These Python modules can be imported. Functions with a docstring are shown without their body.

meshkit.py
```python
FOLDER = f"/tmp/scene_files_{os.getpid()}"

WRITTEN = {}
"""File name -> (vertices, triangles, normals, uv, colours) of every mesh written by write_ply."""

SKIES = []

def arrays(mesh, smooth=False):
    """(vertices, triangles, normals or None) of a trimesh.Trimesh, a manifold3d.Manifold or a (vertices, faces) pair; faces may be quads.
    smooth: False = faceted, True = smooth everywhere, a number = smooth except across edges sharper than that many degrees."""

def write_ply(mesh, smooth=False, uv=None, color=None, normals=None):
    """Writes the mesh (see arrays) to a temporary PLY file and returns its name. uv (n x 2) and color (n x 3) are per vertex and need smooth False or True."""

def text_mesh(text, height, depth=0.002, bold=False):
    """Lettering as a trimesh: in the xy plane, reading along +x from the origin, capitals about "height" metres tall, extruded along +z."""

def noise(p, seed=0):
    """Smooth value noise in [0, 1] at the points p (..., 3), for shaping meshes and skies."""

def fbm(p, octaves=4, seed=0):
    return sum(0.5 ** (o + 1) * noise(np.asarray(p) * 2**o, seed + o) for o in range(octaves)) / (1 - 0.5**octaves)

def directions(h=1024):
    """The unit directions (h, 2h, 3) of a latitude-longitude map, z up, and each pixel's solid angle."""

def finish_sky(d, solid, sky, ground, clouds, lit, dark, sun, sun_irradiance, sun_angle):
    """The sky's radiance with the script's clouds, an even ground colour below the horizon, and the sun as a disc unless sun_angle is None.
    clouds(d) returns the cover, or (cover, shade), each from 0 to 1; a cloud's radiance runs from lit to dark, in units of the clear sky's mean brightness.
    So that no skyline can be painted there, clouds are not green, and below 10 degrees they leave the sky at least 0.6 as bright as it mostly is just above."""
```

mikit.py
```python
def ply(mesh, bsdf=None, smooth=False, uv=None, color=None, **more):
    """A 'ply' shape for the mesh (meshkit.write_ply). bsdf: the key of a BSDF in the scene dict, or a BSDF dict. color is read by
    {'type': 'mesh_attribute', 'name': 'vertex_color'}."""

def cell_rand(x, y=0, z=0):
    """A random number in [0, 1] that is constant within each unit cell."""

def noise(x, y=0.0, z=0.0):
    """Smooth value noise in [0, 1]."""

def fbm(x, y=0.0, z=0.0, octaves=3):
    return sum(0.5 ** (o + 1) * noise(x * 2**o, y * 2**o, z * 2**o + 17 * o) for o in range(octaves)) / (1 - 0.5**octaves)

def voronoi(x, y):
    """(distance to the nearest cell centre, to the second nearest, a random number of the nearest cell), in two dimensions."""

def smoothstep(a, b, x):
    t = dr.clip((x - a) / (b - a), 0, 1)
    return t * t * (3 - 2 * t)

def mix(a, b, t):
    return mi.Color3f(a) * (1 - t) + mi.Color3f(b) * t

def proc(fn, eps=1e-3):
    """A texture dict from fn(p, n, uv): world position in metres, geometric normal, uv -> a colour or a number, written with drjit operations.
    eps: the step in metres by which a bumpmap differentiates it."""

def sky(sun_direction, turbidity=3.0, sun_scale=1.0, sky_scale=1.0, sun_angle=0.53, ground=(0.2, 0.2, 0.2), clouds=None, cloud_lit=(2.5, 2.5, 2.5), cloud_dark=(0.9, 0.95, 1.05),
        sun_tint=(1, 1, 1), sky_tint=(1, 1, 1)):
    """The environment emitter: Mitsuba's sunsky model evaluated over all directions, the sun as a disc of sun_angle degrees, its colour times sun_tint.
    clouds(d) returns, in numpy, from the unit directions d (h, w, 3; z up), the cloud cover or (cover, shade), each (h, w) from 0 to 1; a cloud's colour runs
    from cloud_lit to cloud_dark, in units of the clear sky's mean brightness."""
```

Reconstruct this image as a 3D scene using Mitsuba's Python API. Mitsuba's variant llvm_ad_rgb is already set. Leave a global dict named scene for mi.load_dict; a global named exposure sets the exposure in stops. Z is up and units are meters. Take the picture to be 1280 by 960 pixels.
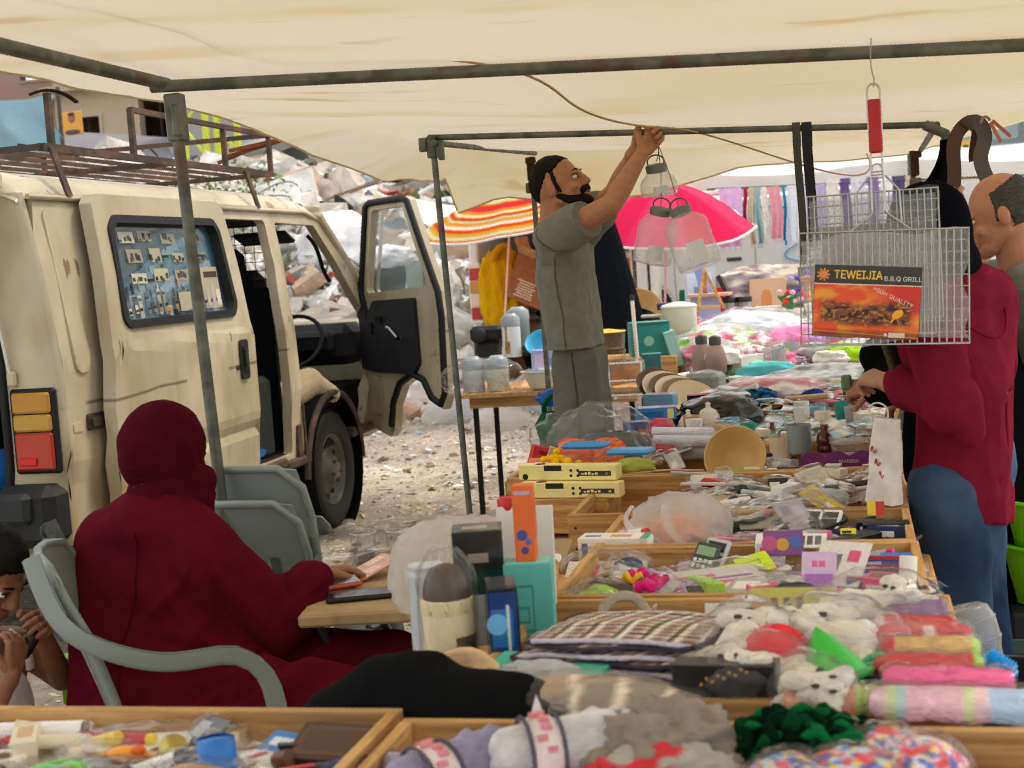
import math, numpy as np, trimesh, manifold3d as m3, mitsuba as mi, mikit, meshkit, drjit as dr
from shapely.geometry import Polygon, LineString, Point, box as sbox
from shapely.ops import unary_union
import trimesh.transformations as tf

T = mi.ScalarTransform4f
scene, labels = {}, {}
exposure = 2.66
EYE = np.array([0, 0, 1.45])
FWD = np.array([-0.2342446, 0.96871432, -0.08198802])
UP = np.array([0.04671708, 0.09545327, 0.99433706])
scene['camera'] = {'type': 'thinlens', 'fov': 39.636, 'fov_axis': 'x', 'aperture_radius': 0.0042, 'focus_distance': 4.4,
                   'near_clip': 0.05, 'far_clip': 900.0, 'to_world': T().look_at(origin=EYE.tolist(), target=(EYE + FWD).tolist(), up=UP.tolist())}
def cloud(d):
    return 0.93 + 0 * d[..., 0], np.clip(meshkit.fbm(d * [3, 3, 6], 4, 5) * 0.9 - 0.1, 0, 1)
scene['sky'] = mikit.sky([0.45, 0.35, 0.85], turbidity=4, sun_scale=0.28, sun_angle=14, clouds=cloud, cloud_lit=(2.3, 2.3, 2.3), cloud_dark=(1.5, 1.52, 1.56))

# ---------------------------------------------------------------- helpers
rng = np.random.default_rng(11)
def C(h):
    if not isinstance(h, str): return np.asarray(h, float)
    h = h.lstrip('#'); h = ''.join(2 * q for q in h) if len(h) == 3 else h; s = np.array([int(h[i:i+2], 16) / 255 for i in (0, 2, 4)])
    return np.where(s < .04045, s / 12.92, ((s + .055) / 1.055) ** 2.4)
def R(rx=0, ry=0, rz=0):
    return tf.euler_matrix(math.radians(rx), math.radians(ry), math.radians(rz), 'sxyz')
def M(loc=(0, 0, 0), rz=0, rx=0, ry=0, s=1):
    m = R(rx, ry, rz); m[:3, :3] = m[:3, :3] @ np.diag(np.broadcast_to(s, 3)); m[:3, 3] = loc; return m
def lookm(p0, p1):
    z = np.subtract(p1, p0).astype(float); L = np.linalg.norm(z); z /= L
    x = np.cross([0, 0, 1] if abs(z[2]) < .9 else [1, 0, 0], z); x /= np.linalg.norm(x)
    m = np.eye(4); m[:3, 0] = x; m[:3, 1] = np.cross(z, x); m[:3, 2] = z; m[:3, 3] = p0; return m, L
_s = np.array([[x, y, z] for x in (-1, 1) for y in (-1, 1) for z in (-1, 1)], float)
def _chv(h, ch):
    out = []
    for s in _s:
        for k in range(3):
            p = s * (h - ch); p[k] = s[k] * h[k]; out.append(p)
    return np.array(out)
_ct = trimesh.convex.convex_hull(_chv(np.ones(3), np.full(3, .2)), qhull_options='QbB Pp Qt')
_d = np.linalg.norm(_ct.vertices[:, None] - _chv(np.ones(3), np.full(3, .2))[None], axis=2).argmin(1)
_CF = _d[_ct.faces]
_BF = np.array([[0, 1, 3], [0, 3, 2], [4, 6, 7], [4, 7, 5], [0, 4, 5], [0, 5, 1], [2, 3, 7], [2, 7, 6], [0, 2, 6], [0, 6, 4], [1, 5, 7], [1, 7, 3]])
_ICO = {k: trimesh.creation.icosphere(k) for k in (1, 2, 3, 4)}

class MB:
    """collects pieces with their colours; put() makes one mesh of them"""
    def __init__(s, m=None): s.V, s.F, s.K, s.n = [], [], [], 0; s.m = np.eye(4) if m is None else m
    def raw(s, v, f, c, smooth=False):
        v = np.asarray(v, float); f = np.asarray(f, int); c = C(c)
        if f.shape[1] == 4: f = np.vstack([f[:, [0, 1, 2]], f[:, [0, 2, 3]]])
        if not smooth:
            if c.ndim == 2: c = c[f].reshape(-1, 3)
            v = v[f].reshape(-1, 3); f = np.arange(len(v)).reshape(-1, 3)
        v = v @ s.m[:3, :3].T + s.m[:3, 3]
        if np.linalg.det(s.m[:3, :3]) < 0: f = f[:, ::-1]
        s.V.append(v); s.F.append(f + s.n); s.K.append(np.broadcast_to(c, v.shape)); s.n += len(v); return s
    def box(s, c, size, col, rz=0, rx=0, ry=0, ch=0, jit=0):
        h = np.asarray(size, float) / 2
        if ch: v, f = _chv(h, np.minimum(ch, h * .9)), _CF
        else: v, f = _s * h, _BF
        m = M(c, rz, rx, ry); return s.raw(v @ m[:3, :3].T + m[:3, 3], f, col)
    def bar(s, p0, p1, w, t, col, ch=0, roll=0):
        m, L = lookm(p0, p1); a = MB(s.m @ m @ R(0, 0, roll)); a.box((0, 0, L / 2), (w, t, L), col, ch=ch); return s.join(a)
    def join(s, a):
        for v, f, k in zip(a.V, a.F, a.K): s.V.append(v); s.F.append(f - f.min() + s.n); s.K.append(k); s.n += len(v)
        return s
    def path(s, pts, r, col, n=8, closed=False, sq=None, caps=True):
        p = np.asarray(pts, float); N = len(p); r = np.broadcast_to(np.asarray(r, float), (N,))
        t = (np.roll(p, -1, 0) - np.roll(p, 1, 0)) if closed else np.gradient(p, axis=0)
        t /= np.linalg.norm(t, axis=1, keepdims=True) + 1e-12
        a = np.cross(t[0], [0, 0, 1] if abs(t[0][2]) < .9 else [1, 0, 0]); A = []
        for k in range(N):
            a = a - t[k] * (a @ t[k]); a = a / (np.linalg.norm(a) + 1e-12); A.append(a)
        A = np.array(A); B = np.cross(t, A); an = np.arange(n) * 2 * math.pi / n
        ca, sa = np.cos(an), np.sin(an)
        if sq is not None: sa = sa * sq
        v = p[:, None] + r[:, None, None] * (ca[None, :, None] * A[:, None] + sa[None, :, None] * B[:, None])
        i, j = np.meshgrid(np.arange(N if closed else N - 1), np.arange(n), indexing='ij'); i2 = (i + 1) % N
        q = np.stack([i * n + j, i * n + (j + 1) % n, i2 * n + (j + 1) % n, i2 * n + j], -1).reshape(-1, 4)
        s.raw(v.reshape(-1, 3), q, col, True)
        if caps and not closed:
            for k, o in ((0, 1), (N - 1, -1)):
                vv = np.vstack([v[k], p[k][None]]); jj = np.arange(n)
                s.raw(vv, np.stack([jj, (jj + 1) % n, jj * 0 + n], 1)[:, ::o], col, True)
        return s
    def rod(s, p0, p1, r, col, n=10): return s.path([p0, p1], r, col, n)
    def lathe(s, prof, col, m=None, n=24, smooth=True, a0=0, a1=360):
        p = np.asarray(prof, float); full = a1 - a0 >= 360; k = n if full else n + 1
        an = np.radians(a0 + (a1 - a0) * np.arange(k) / n)
        v = np.stack([p[:, None, 0] * np.cos(an), p[:, None, 0] * np.sin(an), np.broadcast_to(p[:, None, 1], (len(p), k))], -1)
        i, j = np.meshgrid(np.arange(len(p) - 1), np.arange(n), indexing='ij'); j2 = (j + 1) % k
        f = np.stack([i * k + j, i * k + j2, (i + 1) * k + j2, (i + 1) * k + j], -1).reshape(-1, 4)
        v = v.reshape(-1, 3)
        if m is not None: v = v @ m[:3, :3].T + m[:3, 3]
        c = C(col)
        if c.ndim == 2: c = np.repeat(c, k, 0)
        # split at sharp profile corners so that edges stay crisp
        return s.raw(v, f, c, smooth)
    def ell(s, c, r, col, m=None, sub=2):
        v = _ICO[sub].vertices * np.broadcast_to(r, 3)
        if m is not None: v = v @ m[:3, :3].T
        return s.raw(v + np.asarray(c, float), _ICO[sub].faces, col, True)
    def grid(s, P, col, smooth=True):
        P = np.asarray(P, float); n, m = P.shape[:2]; i, j = np.meshgrid(np.arange(n - 1), np.arange(m - 1), indexing='ij')
        c = C(col); c = c.reshape(-1, 3) if c.ndim == 3 else c
        return s.raw(P.reshape(-1, 3), np.stack([i * m + j, (i + 1) * m + j, (i + 1) * m + j + 1, i * m + j + 1], -1).reshape(-1, 4), c, smooth)
    def hull(s, pts, col, smooth=False):
        h = trimesh.convex.convex_hull(np.asarray(pts, float)); return s.raw(h.vertices, h.faces, col, smooth)
    def prism(s, poly, h, col, m=None, size=None, warp=None, smooth=False):
        """poly (shapely, holes allowed) extruded by h along local z"""
        for g in getattr(poly, 'geoms', [poly]):
            t = trimesh.creation.extrude_polygon(g, h, engine='earcut')
            v, f = t.vertices, t.faces
            if size: v, f = trimesh.remesh.subdivide_to_size(v, f, size)
            if warp: v = warp(v)
            if m is not None: v = v @ m[:3, :3].T + m[:3, 3]
            s.raw(v, f, col, smooth)
        return s
    def tm(s, t, col, smooth=True, m=None):
        v, f, _ = meshkit.arrays(t)
        if m is not None: v = v @ m[:3, :3].T + m[:3, 3]
        return s.raw(v, f, col, smooth)
    def text(s, txt, h, col, m, depth=.001, bold=False):
        t = meshkit.text_mesh(txt, h, depth, bold); return s.tm(t, col, False, m)
    def vfc(s): return np.vstack(s.V), np.vstack(s.F), np.vstack(s.K)
    def jit(s, amt, sc=3., seed=0):
        for k in range(len(s.V)): s.K[k] = np.clip(s.K[k] * (1 + amt * 2 * (meshkit.fbm(s.V[k] * sc, 3, seed) - .5))[:, None], 0, 1)
        return s

_used = {}; SHIFT = np.zeros(3)
def numbered(k):
    n = _used.get(k, -1) + 1; _used[k] = n
    return k if n == 0 else f'{k}_{n:03d}'
def put(key, mb, bsdf='matte'):
    # the flat colour of each piece rides in its uv pair, so that all meshes of a material stay one mesh for the renderer
    v, f, c = mb.vfc(); v = v + SHIFT; n = meshkit.arrays((v, f), True)[2]; g = np.round(np.clip(c, 0, 1) ** (1 / 2.2) * 255)
    if (g[f[:, 0]] != g[f[:, 1]]).any() or (g[f[:, 0]] != g[f[:, 2]]).any():
        g = np.repeat(np.round(g[f].mean(1)), 3, 0); v, n = v[f].reshape(-1, 3), n[f].reshape(-1, 3); f = np.arange(len(v)).reshape(-1, 3)
    uv = np.stack([g[:, 0] * 256 + g[:, 1], g[:, 2]], 1)
    scene[key] = {'type': 'ply', 'filename': meshkit.write_ply((v, f), False, uv, None, n), 'face_normals': False, 'bsdf': {'type': 'ref', 'id': bsdf}}; return key
_seen = {}
def tag(key, label, cat, group=None, kind=None):
    d = {'label': label}
    if cat: d['category'] = cat
    if group: d['group'] = group
    if kind: d['kind'] = kind
    labels[key] = d
def thing(name, label, cat, group=None):
    k = numbered(name); tag(k, label, cat, group); return k
def part(par, name, mb, bsdf='matte', label=None, kind=None):
    k = numbered(par + '__' + name); put(k, mb, bsdf)
    if label or kind: labels[k] = {a: b for a, b in (('label', label), ('kind', kind)) if b}
    return k
def solo(name, mb, bsdf, label, cat, group=None, kind=None):
    k = numbered(name); put(k, mb, bsdf); tag(k, label, cat, group, kind); return k
def setting(name, mb, bsdf):
    k = numbered(name); put(k, mb, bsdf); labels[k] = {'kind': 'structure'}; return k
def interp(x, xs, ys): return np.interp(x, xs, ys)
def curve(pts, n=24):
    """smooth line through points"""
    from scipy.interpolate import CubicSpline
    p = np.asarray(pts, float); t = np.r_[0, np.cumsum(np.linalg.norm(np.diff(p, axis=0), axis=1))]
    return CubicSpline(t, p)(np.linspace(0, t[-1], n))
def ridge(p, oct=4, seed=0):
    return sum(.5 ** o * (1 - np.abs(2 * meshkit.noise(p * 2 ** o, seed + o) - 1)) for o in range(oct)) / (2 - .5 ** (oct - 1))
def blob(parts, res=.02, smooth=12, lamb=.5):
    """one continuous body: hulls of spheres (bones) and ellipsoids, joined, refined and smoothed"""
    ms = []
    for b in parts:
        if b[0] == 'e':
            m = np.eye(4) if len(b) < 4 else b[3]; m = m.copy(); m[:3, :3] = m[:3, :3] @ np.diag(np.broadcast_to(b[2], 3)); m[:3, 3] = b[1]
            ms.append(m3.Manifold.sphere(1, 28).transform(m[:3]))
        else:
            pts = b[0::2]; rad = b[1::2]
            ms.append(m3.Manifold.batch_hull([m3.Manifold.sphere(r, 20).translate(list(map(float, p))) for p, r in zip(pts, rad)]))
    u = m3.Manifold.batch_boolean(ms, m3.OpType.Add).refine_to_length(res)
    q = u.to_mesh(); t = trimesh.Trimesh(q.vert_properties[:, :3], q.tri_verts, process=True)
    trimesh.smoothing.filter_taubin(t, lamb=lamb, nu=.53 if lamb >= .5 else .34, iterations=smooth)
    return t

# ---------------------------------------------------------------- materials
N, FB, SS, MX = mikit.noise, mikit.fbm, mikit.smoothstep, mikit.mix
def f_col(p, n, uv):
    u = dr.floor(uv.x + .5); a = dr.floor(u / 256 + 1e-4); q = lambda t: dr.power(dr.clip(t / 255, 1e-4, 1), 2.2)
    return mi.Color3f(q(a), q(u - a * 256), q(dr.floor(uv.y + .5)))
VC = mikit.proc(f_col)
def two(b): return {'type': 'twosided', 'bsdf': b}
def pr(col=VC, rough=.6, **k): return {'type': 'principled', 'base_color': col, 'roughness': rough, **k}
def rgb(h): return {'type': 'rgb', 'value': [float(x) for x in C(h)]}
def bump(b, fn, scale, eps=1e-3): return {'type': 'bumpmap', 'arbitrary': mikit.proc(fn, eps), 'scale': scale, 'bsdf': b}
N, FB, SS, MX = mikit.noise, mikit.fbm, mikit.smoothstep, mikit.mix
def c3(h): return tuple(float(x) for x in C(h))
def vary(fr, lo, hi, oct=3):
    return mikit.proc(lambda p, n, uv: f_col(p, n, uv) * (lo + (hi - lo) * FB(p.x * fr, p.y * fr, p.z * fr, oct)))
scene['matte'] = two(pr(vary(30, .72, 1.24), rough=.9, specular=.12))
scene['plastic'] = two(pr(rough=.38, specular=.5))
scene['gloss'] = two(pr(rough=.16, specular=.6))
scene['metal'] = two(pr(rough=.32, metallic=1.0))
def b_cloth(p, n, uv): return FB(p.x * 26, p.y * 26, p.z * 26, 3) + .16 * N(p.x * 900, p.y * 900, p.z * 900)
scene['cloth'] = two(bump(pr(vary(40, .84, 1.14), rough=.95, specular=.04), b_cloth, .006))
scene['knit'] = two(bump(pr(vary(120, .82, 1.16, 2), rough=.95, specular=.05), lambda p, n, uv: N(p.x * 260, p.y * 260, p.z * 260), .004))
def b_skin(p, n, uv): return N(p.x * 500, p.y * 500, p.z * 500) + .5 * FB(p.x * 90, p.y * 90, p.z * 90, 2)
scene['skin'] = two(bump(pr(vary(50, .82, 1.16), rough=.5, specular=.35), b_skin, .0006))
scene['hair'] = two(bump(pr(vary(160, .4, 1.5, 2), rough=.65, specular=.15), lambda p, n, uv: N(p.x * 420, p.y * 420, p.z * 90), .003))
scene['stone'] = two(bump(pr(vary(5, .45, 1.4, 4), rough=.95, specular=.1), lambda p, n, uv: FB(p.x * 9, p.y * 9, p.z * 9, 4), .03, 4e-3))
scene['clear'] = {'type': 'thindielectric', 'int_ior': 1.5}
scene['cloudy'] = {'type': 'blendbsdf', 'weight': .22, 'a': {'type': 'thindielectric', 'int_ior': 1.4}, 'b': two(pr(rough=.3))}
scene['film'] = {'type': 'blendbsdf', 'weight': .045, 'a': {'type': 'thindielectric', 'int_ior': 1.33},
                 'b': two(pr(rough=.3))}
scene['milky'] = {'type': 'principledthin', 'base_color': VC, 'roughness': .35, 'diff_trans': 1.2, 'spec_trans': .58, 'eta': 1.4}
scene['tint_glass'] = {'type': 'blendbsdf', 'weight': .12, 'a': {'type': 'thindielectric', 'int_ior': 1.5}, 'b': two(pr(rough=.4))}
# ---------------------------------------------------------------- ground
def ground_z(x, y):
    s = lambda a, b, t: (lambda u: u * u * (3 - 2 * u))(np.clip((t - a) / (b - a), 0, 1))
    return .5 * s(10, 16, y) * s(-4.6, -2.6, x) + .04 * (meshkit.fbm(np.stack([x * .5, y * .5, 0 * x], -1), 3, 3) - .5)
def f_ground(p, n, uv):
    a = FB(p.x * 1.1, p.y * 1.1, 0.0, 4); b = FB(p.x * 14, p.y * 14, 3.0, 3); c = N(p.x * 70, p.y * 70, 1.0)
    k = MX(c3('#8c8577'), c3('#c4bbab'), SS(.3, .7, a)); k = MX(k, c3('#a1968a'), SS(.45, .75, b) * .6)
    k = MX(k, c3('#6b6053'), SS(.72, .85, c) * .7); return MX(k, c3('#dcd4c4'), SS(.78, .9, N(p.x * 45, p.y * 45, 9.0)) * .7)
scene['gravel'] = two(bump({'type': 'diffuse', 'reflectance': mikit.proc(f_ground)}, lambda p, n, uv: FB(p.x * 30, p.y * 30, 0.0, 3), .02, 3e-3))
def make_ground():
    xs = np.r_[-300, -120, -60, -30, np.linspace(-16, 10, 105), 20, 50, 120, 300]; ys = np.r_[-60, -10, np.linspace(-2, 26, 113), 40, 80, 200, 500]
    X, Y = np.meshgrid(xs, ys, indexing='ij'); a = MB(); a.grid(np.stack([X, Y, ground_z(X, Y)], -1)[:, ::1], '#aaaaaa'); setting('ground', a, 'gravel')
    a = MB(); r = np.random.default_rng(3)
    cols = [C(h) for h in ('#cfc5b2', '#a3957f', '#8b8072', '#e2dccf', '#b9a184', '#77695a', '#d8d2c8')]
    for k in range(3200):
        y = 3.2 + 11.5 * r.random() ** .8; x = r.uniform(-2.9, -.9) if y < 7 else r.uniform(-4.4, -1.6)
        s = r.uniform(.004, .013) if r.random() < .93 else r.uniform(.015, .04)
        v = _ICO[1].vertices * [s, s * r.uniform(.6, 1), s * r.uniform(.4, .8)] * (1 + .25 * r.standard_normal((42, 1)))
        m = R(0, 0, r.uniform(0, 360)); a.raw(v @ m[:3, :3].T + [x, y, ground_z(np.array(x), np.array(y)) + s * .25], _ICO[1].faces, cols[r.integers(7)], False)
    solo('gravel_stones', a, 'stone', 'loose pale pebbles and grit scattered over the dusty ground', 'gravel', kind='stuff')
    a = MB()
    for k in range(240):                           # litter: scraps of paper, leaves and plastic
        y = 6 + 8 * r.random(); x = r.uniform(-4.3, -1.8); s = r.uniform(.012, .04)
        P = np.stack([*np.meshgrid([-s, 0, s], [-s * .6, s * .6], indexing='ij'), np.zeros((3, 2))], -1); P[..., 2] = r.uniform(0, s * .6, (3, 2))
        m = R(0, 0, r.uniform(0, 360)); a.grid(P @ m[:3, :3].T + [x, y, ground_z(np.array(x), np.array(y)) + .012], ['#f2efe8', '#8c6b45', '#6f5236', '#dfe7ee', '#8fb0c8', '#4e4034'][r.integers(6)], False)
    solo('ground_litter', a, 'matte', 'small scraps of paper, plastic and dry leaves on the ground', 'litter', kind='stuff')
make_ground()

# ---------------------------------------------------------------- canopy of cream tarpaulin on steel poles
def f_tarp(p, n, uv):
    a = FB(p.x * 1.6 + 3, p.y * 5.2, p.z * 3, 4); b = FB(p.x * 3 + 9, p.y * 14, 4.0, 4); e = FB(p.x * .7, p.y * 1.3, 7.0, 3)
    k = MX(c3('#dad4c0'), c3('#d5ccac'), SS(.35, .7, e)); k = MX(k, c3('#cdb27a'), SS(.58, .8, a) * .4)
    return MX(k, c3('#bd935a'), SS(.68, .80, b) * SS(.5, .65, a) * .55)
def b_tarp(p, n, uv): return FB(p.x * 2.2, p.y * 7, p.z * 6, 4) + .05 * N(p.x * 700, p.y * 700, p.z * 700)
scene['tarp'] = {'type': 'principledthin', 'base_color': mikit.proc(f_tarp), 'roughness': .8, 'diff_trans': .78, 'eta': 1.3}
def f_steel(p, n, uv):
    a = FB(p.x * 20, p.y * 20, p.z * 20, 4); return MX(MX(c3('#4d524b'), c3('#6d7067'), SS(.3, .7, a)), c3('#5c4230'), SS(.62, .75, FB(p.x * 9, p.y * 9, p.z * 9 + 4, 4)) * .8)
scene['steel'] = two(pr(mikit.proc(f_steel), .5, metallic=.35, specular=.5))
def beam2_z(x): return 1.94 - (x + 1.455) * .062
def beam1_z(x): return 1.965 - (x + 1.66) * .044
def canopy():
    k = thing('market_canopy', 'stained cream tarpaulin canopy stretched over the stall on grey steel pipes', 'canopy')
    nx, ny = 120, 170; us = np.linspace(0, 1, nx); vs = np.linspace(0, 1, ny); P = np.zeros((nx, ny, 3))
    ykey = [0, .16, .46, .70, .92, 1.]; yv = [-.2, 1.7, 3.4, 5.06, 6.75, 6.98]
    for j, v in enumerate(vs):
        y = np.interp(v, ykey, yv)
        x = np.interp(us, [0, .06, .93, 1], [-1.93, -1.68, .52, .74])
        z1, z2, z3 = beam1_z(x), beam2_z(x), 2.0 - (x + 1.44) * .07
        z0 = z1 + .02
        z = np.where(y < 3.4, z0 + (z1 - z0) * (y + .2) / 3.6 + .02 * np.sin((y + .2) / 1.8 * 3.14159) ** 2, np.where(y < 5.06, z1 + (z2 - z1) * (y - 3.4) / 1.66, z2 + (z3 - z2) * (y - 5.06) / 1.69)) + .022
        for ya, yb, am in ((3.4, 5.06, .035), (5.06, 6.75, .06)):
            if ya < y < yb: z = z - am * np.sin((y - ya) / (yb - ya) * math.pi) * (.4 + .6 * np.sin(np.clip((x + 1.68) / 2.2, 0, 1) * math.pi))
        if y > 6.75: z = z3 + .02 - (y - 6.75) * np.interp(x, [-1.7, -1.3, -.9, -.5, .3, .6], [1.0, 1.2, 1.0, .45, .2, -.2])
        # hanging left side and the lifted right hem
        left = np.clip((-1.68 - x) / .25, 0, 1); z = z - left * np.interp(y, [0, 3, 4.2, 4.6, 5.1, 5.9, 6.6, 7], [.0, .0, -.03, -.015, .05, .12, .15, .06]) - left * .02
        right = np.clip((x - .52) / .22, 0, 1); z = z + right * np.interp(y, [0, 3, 5, 6.2, 7], [.03, .02, .05, .08, .08])
        P[:, j] = np.stack([x, np.full(nx, y) + .10 * left * np.sin(y * 2.1), z], -1)
    w = meshkit.fbm(P * [1.2, 2.6, 1], 4, 2) - .5
    P[..., 2] += .05 * w * np.clip(np.minimum(abs(P[..., 1] - 3.4), abs(P[..., 1] - 5.06)) * 4, .1, 1)
    P[..., 2] += .035 * (ridge(P * [1.6, 3.5, 3], 4, 5) - .5) * np.clip((P[..., 1] - 5.1) * 2, 0, 1)
    a = MB(); a.grid(P, '#e6dcbd'); part(k, 'tarpaulin', a, 'tarp')
    a = MB(); a.path(P[-1, ::3] + [.004, 0, 0], .012, '#3d3830', 6, sq=.4); a.path(P[0, ::3], .005, '#d8cba4', 6); part(k, 'hem', a, 'matte', 'dark taped hem along the right edge of the tarpaulin')
    a = MB(); a.path(P[::3, -1], .006, '#d0bf92', 6); part(k, 'hem', a, 'matte')
    S = 'steel'; o = '#555'
    def pipe(n, p0, p1, r, lab=None): a = MB(); a.rod(p0, p1, r, o, 14); part(k, n, a, S, lab)
    z = beam1_z
    pipe('beam', (-1.70, 3.36, z(-1.7)), (.78, 3.5, z(.78)), .0155, 'front cross pipe that the barbecue grills hang from')
    pipe('beam', (-1.667, -.1, 1.97), (-1.667, 3.38, 1.972), .0165)
    pipe('beam', (-1.475, 5.06, beam2_z(-1.475)), (.30, 5.06, beam2_z(.3)), .0115, 'rear cross pipe that the man ties bottles to')
    pipe('beam', (-1.44, 5.0, 1.915), (-1.44, 6.75, 1.985), .011); pipe('beam', (.31, 5.06, 1.83), (.34, 6.75, 1.85), .012)
    pipe('pole', (-1.648, 3.37, 1.94), (-1.60, 3.42, ground_z(np.array(-1.6), np.array(3.4))), .0155)
    pipe('pole', (-1.457, 5.05, 1.93), (-1.40, 5.05, -.02), .0115)
    pipe('pole', (-1.46, 6.74, 1.97), (-1.44, 6.74, -.02), .013); pipe('pole', (.30, 6.75, 1.85), (.32, 6.75, -.02), .013)
    a = MB(); a.path(curve([(.27, 5.06, beam2_z(.27)), (.325, 5.06, 1.822), (.338, 5.06, 1.79), (.34, 5.06, 1.4), (.34, 5.06, -.02)], 24), .018, o, 12); part(k, 'pole', a, S)
    def sleeve(c, sz, rx=0, ry=0): a = MB(); a.box(c, sz, o, rx=rx, ry=ry, ch=.004); part(k, 'clamp', a, S)
    sleeve((-1.645, 3.372, 1.885), (.044, .042, .12), ry=-1.5); sleeve((-1.632, 3.36, 1.875), (.02, .05, .08))
    sleeve((-1.46, 5.048, 1.905), (.034, .034, .08)); sleeve((-1.49, 5.04, 1.915), (.03, .03, .05)); sleeve((-1.425, 5.04, 1.89), (.02, .03, .07))
    for x in (-1.46, .31):
        a = MB(); zt = 1.97 if x < 0 else 1.85
        a.box((x, 6.72, zt - .06), (.035, .03, .11), '#3a2c20', ch=.004); a.box((x + .005, 6.70, zt - .02), (.05, .02, .03), '#453526', ch=.004); a.box((x, 6.71, zt - .15), (.055, .03, .05), '#6a6355', ch=.006)
        part(k, 'clamp', a, 'matte')
    a = MB(); a.path(curve([(-1.32, 3.3, 2.02), (-.95, 3.36, 1.965), (-.82, 3.42, 1.94), (-.72, 3.9, 1.885), (-.62, 4.5, 1.865), (-.50, 5.03, 1.875), (-.2, 5.6, 1.78), (.1, 6.6, 1.845)], 60), .0035, '#b09468', 6); part(k, 'rope', a, 'matte')
    a = MB(); a.path(curve([(-1.32, 3.3, 2.02), (-1.4, 2.6, 2.02), (-1.5, 1.5, 2.0), (-1.6, .2, 2.0)], 24), .0035, '#b09468', 6); part(k, 'rope', a, 'matte')
    return k
canopy()

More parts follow.
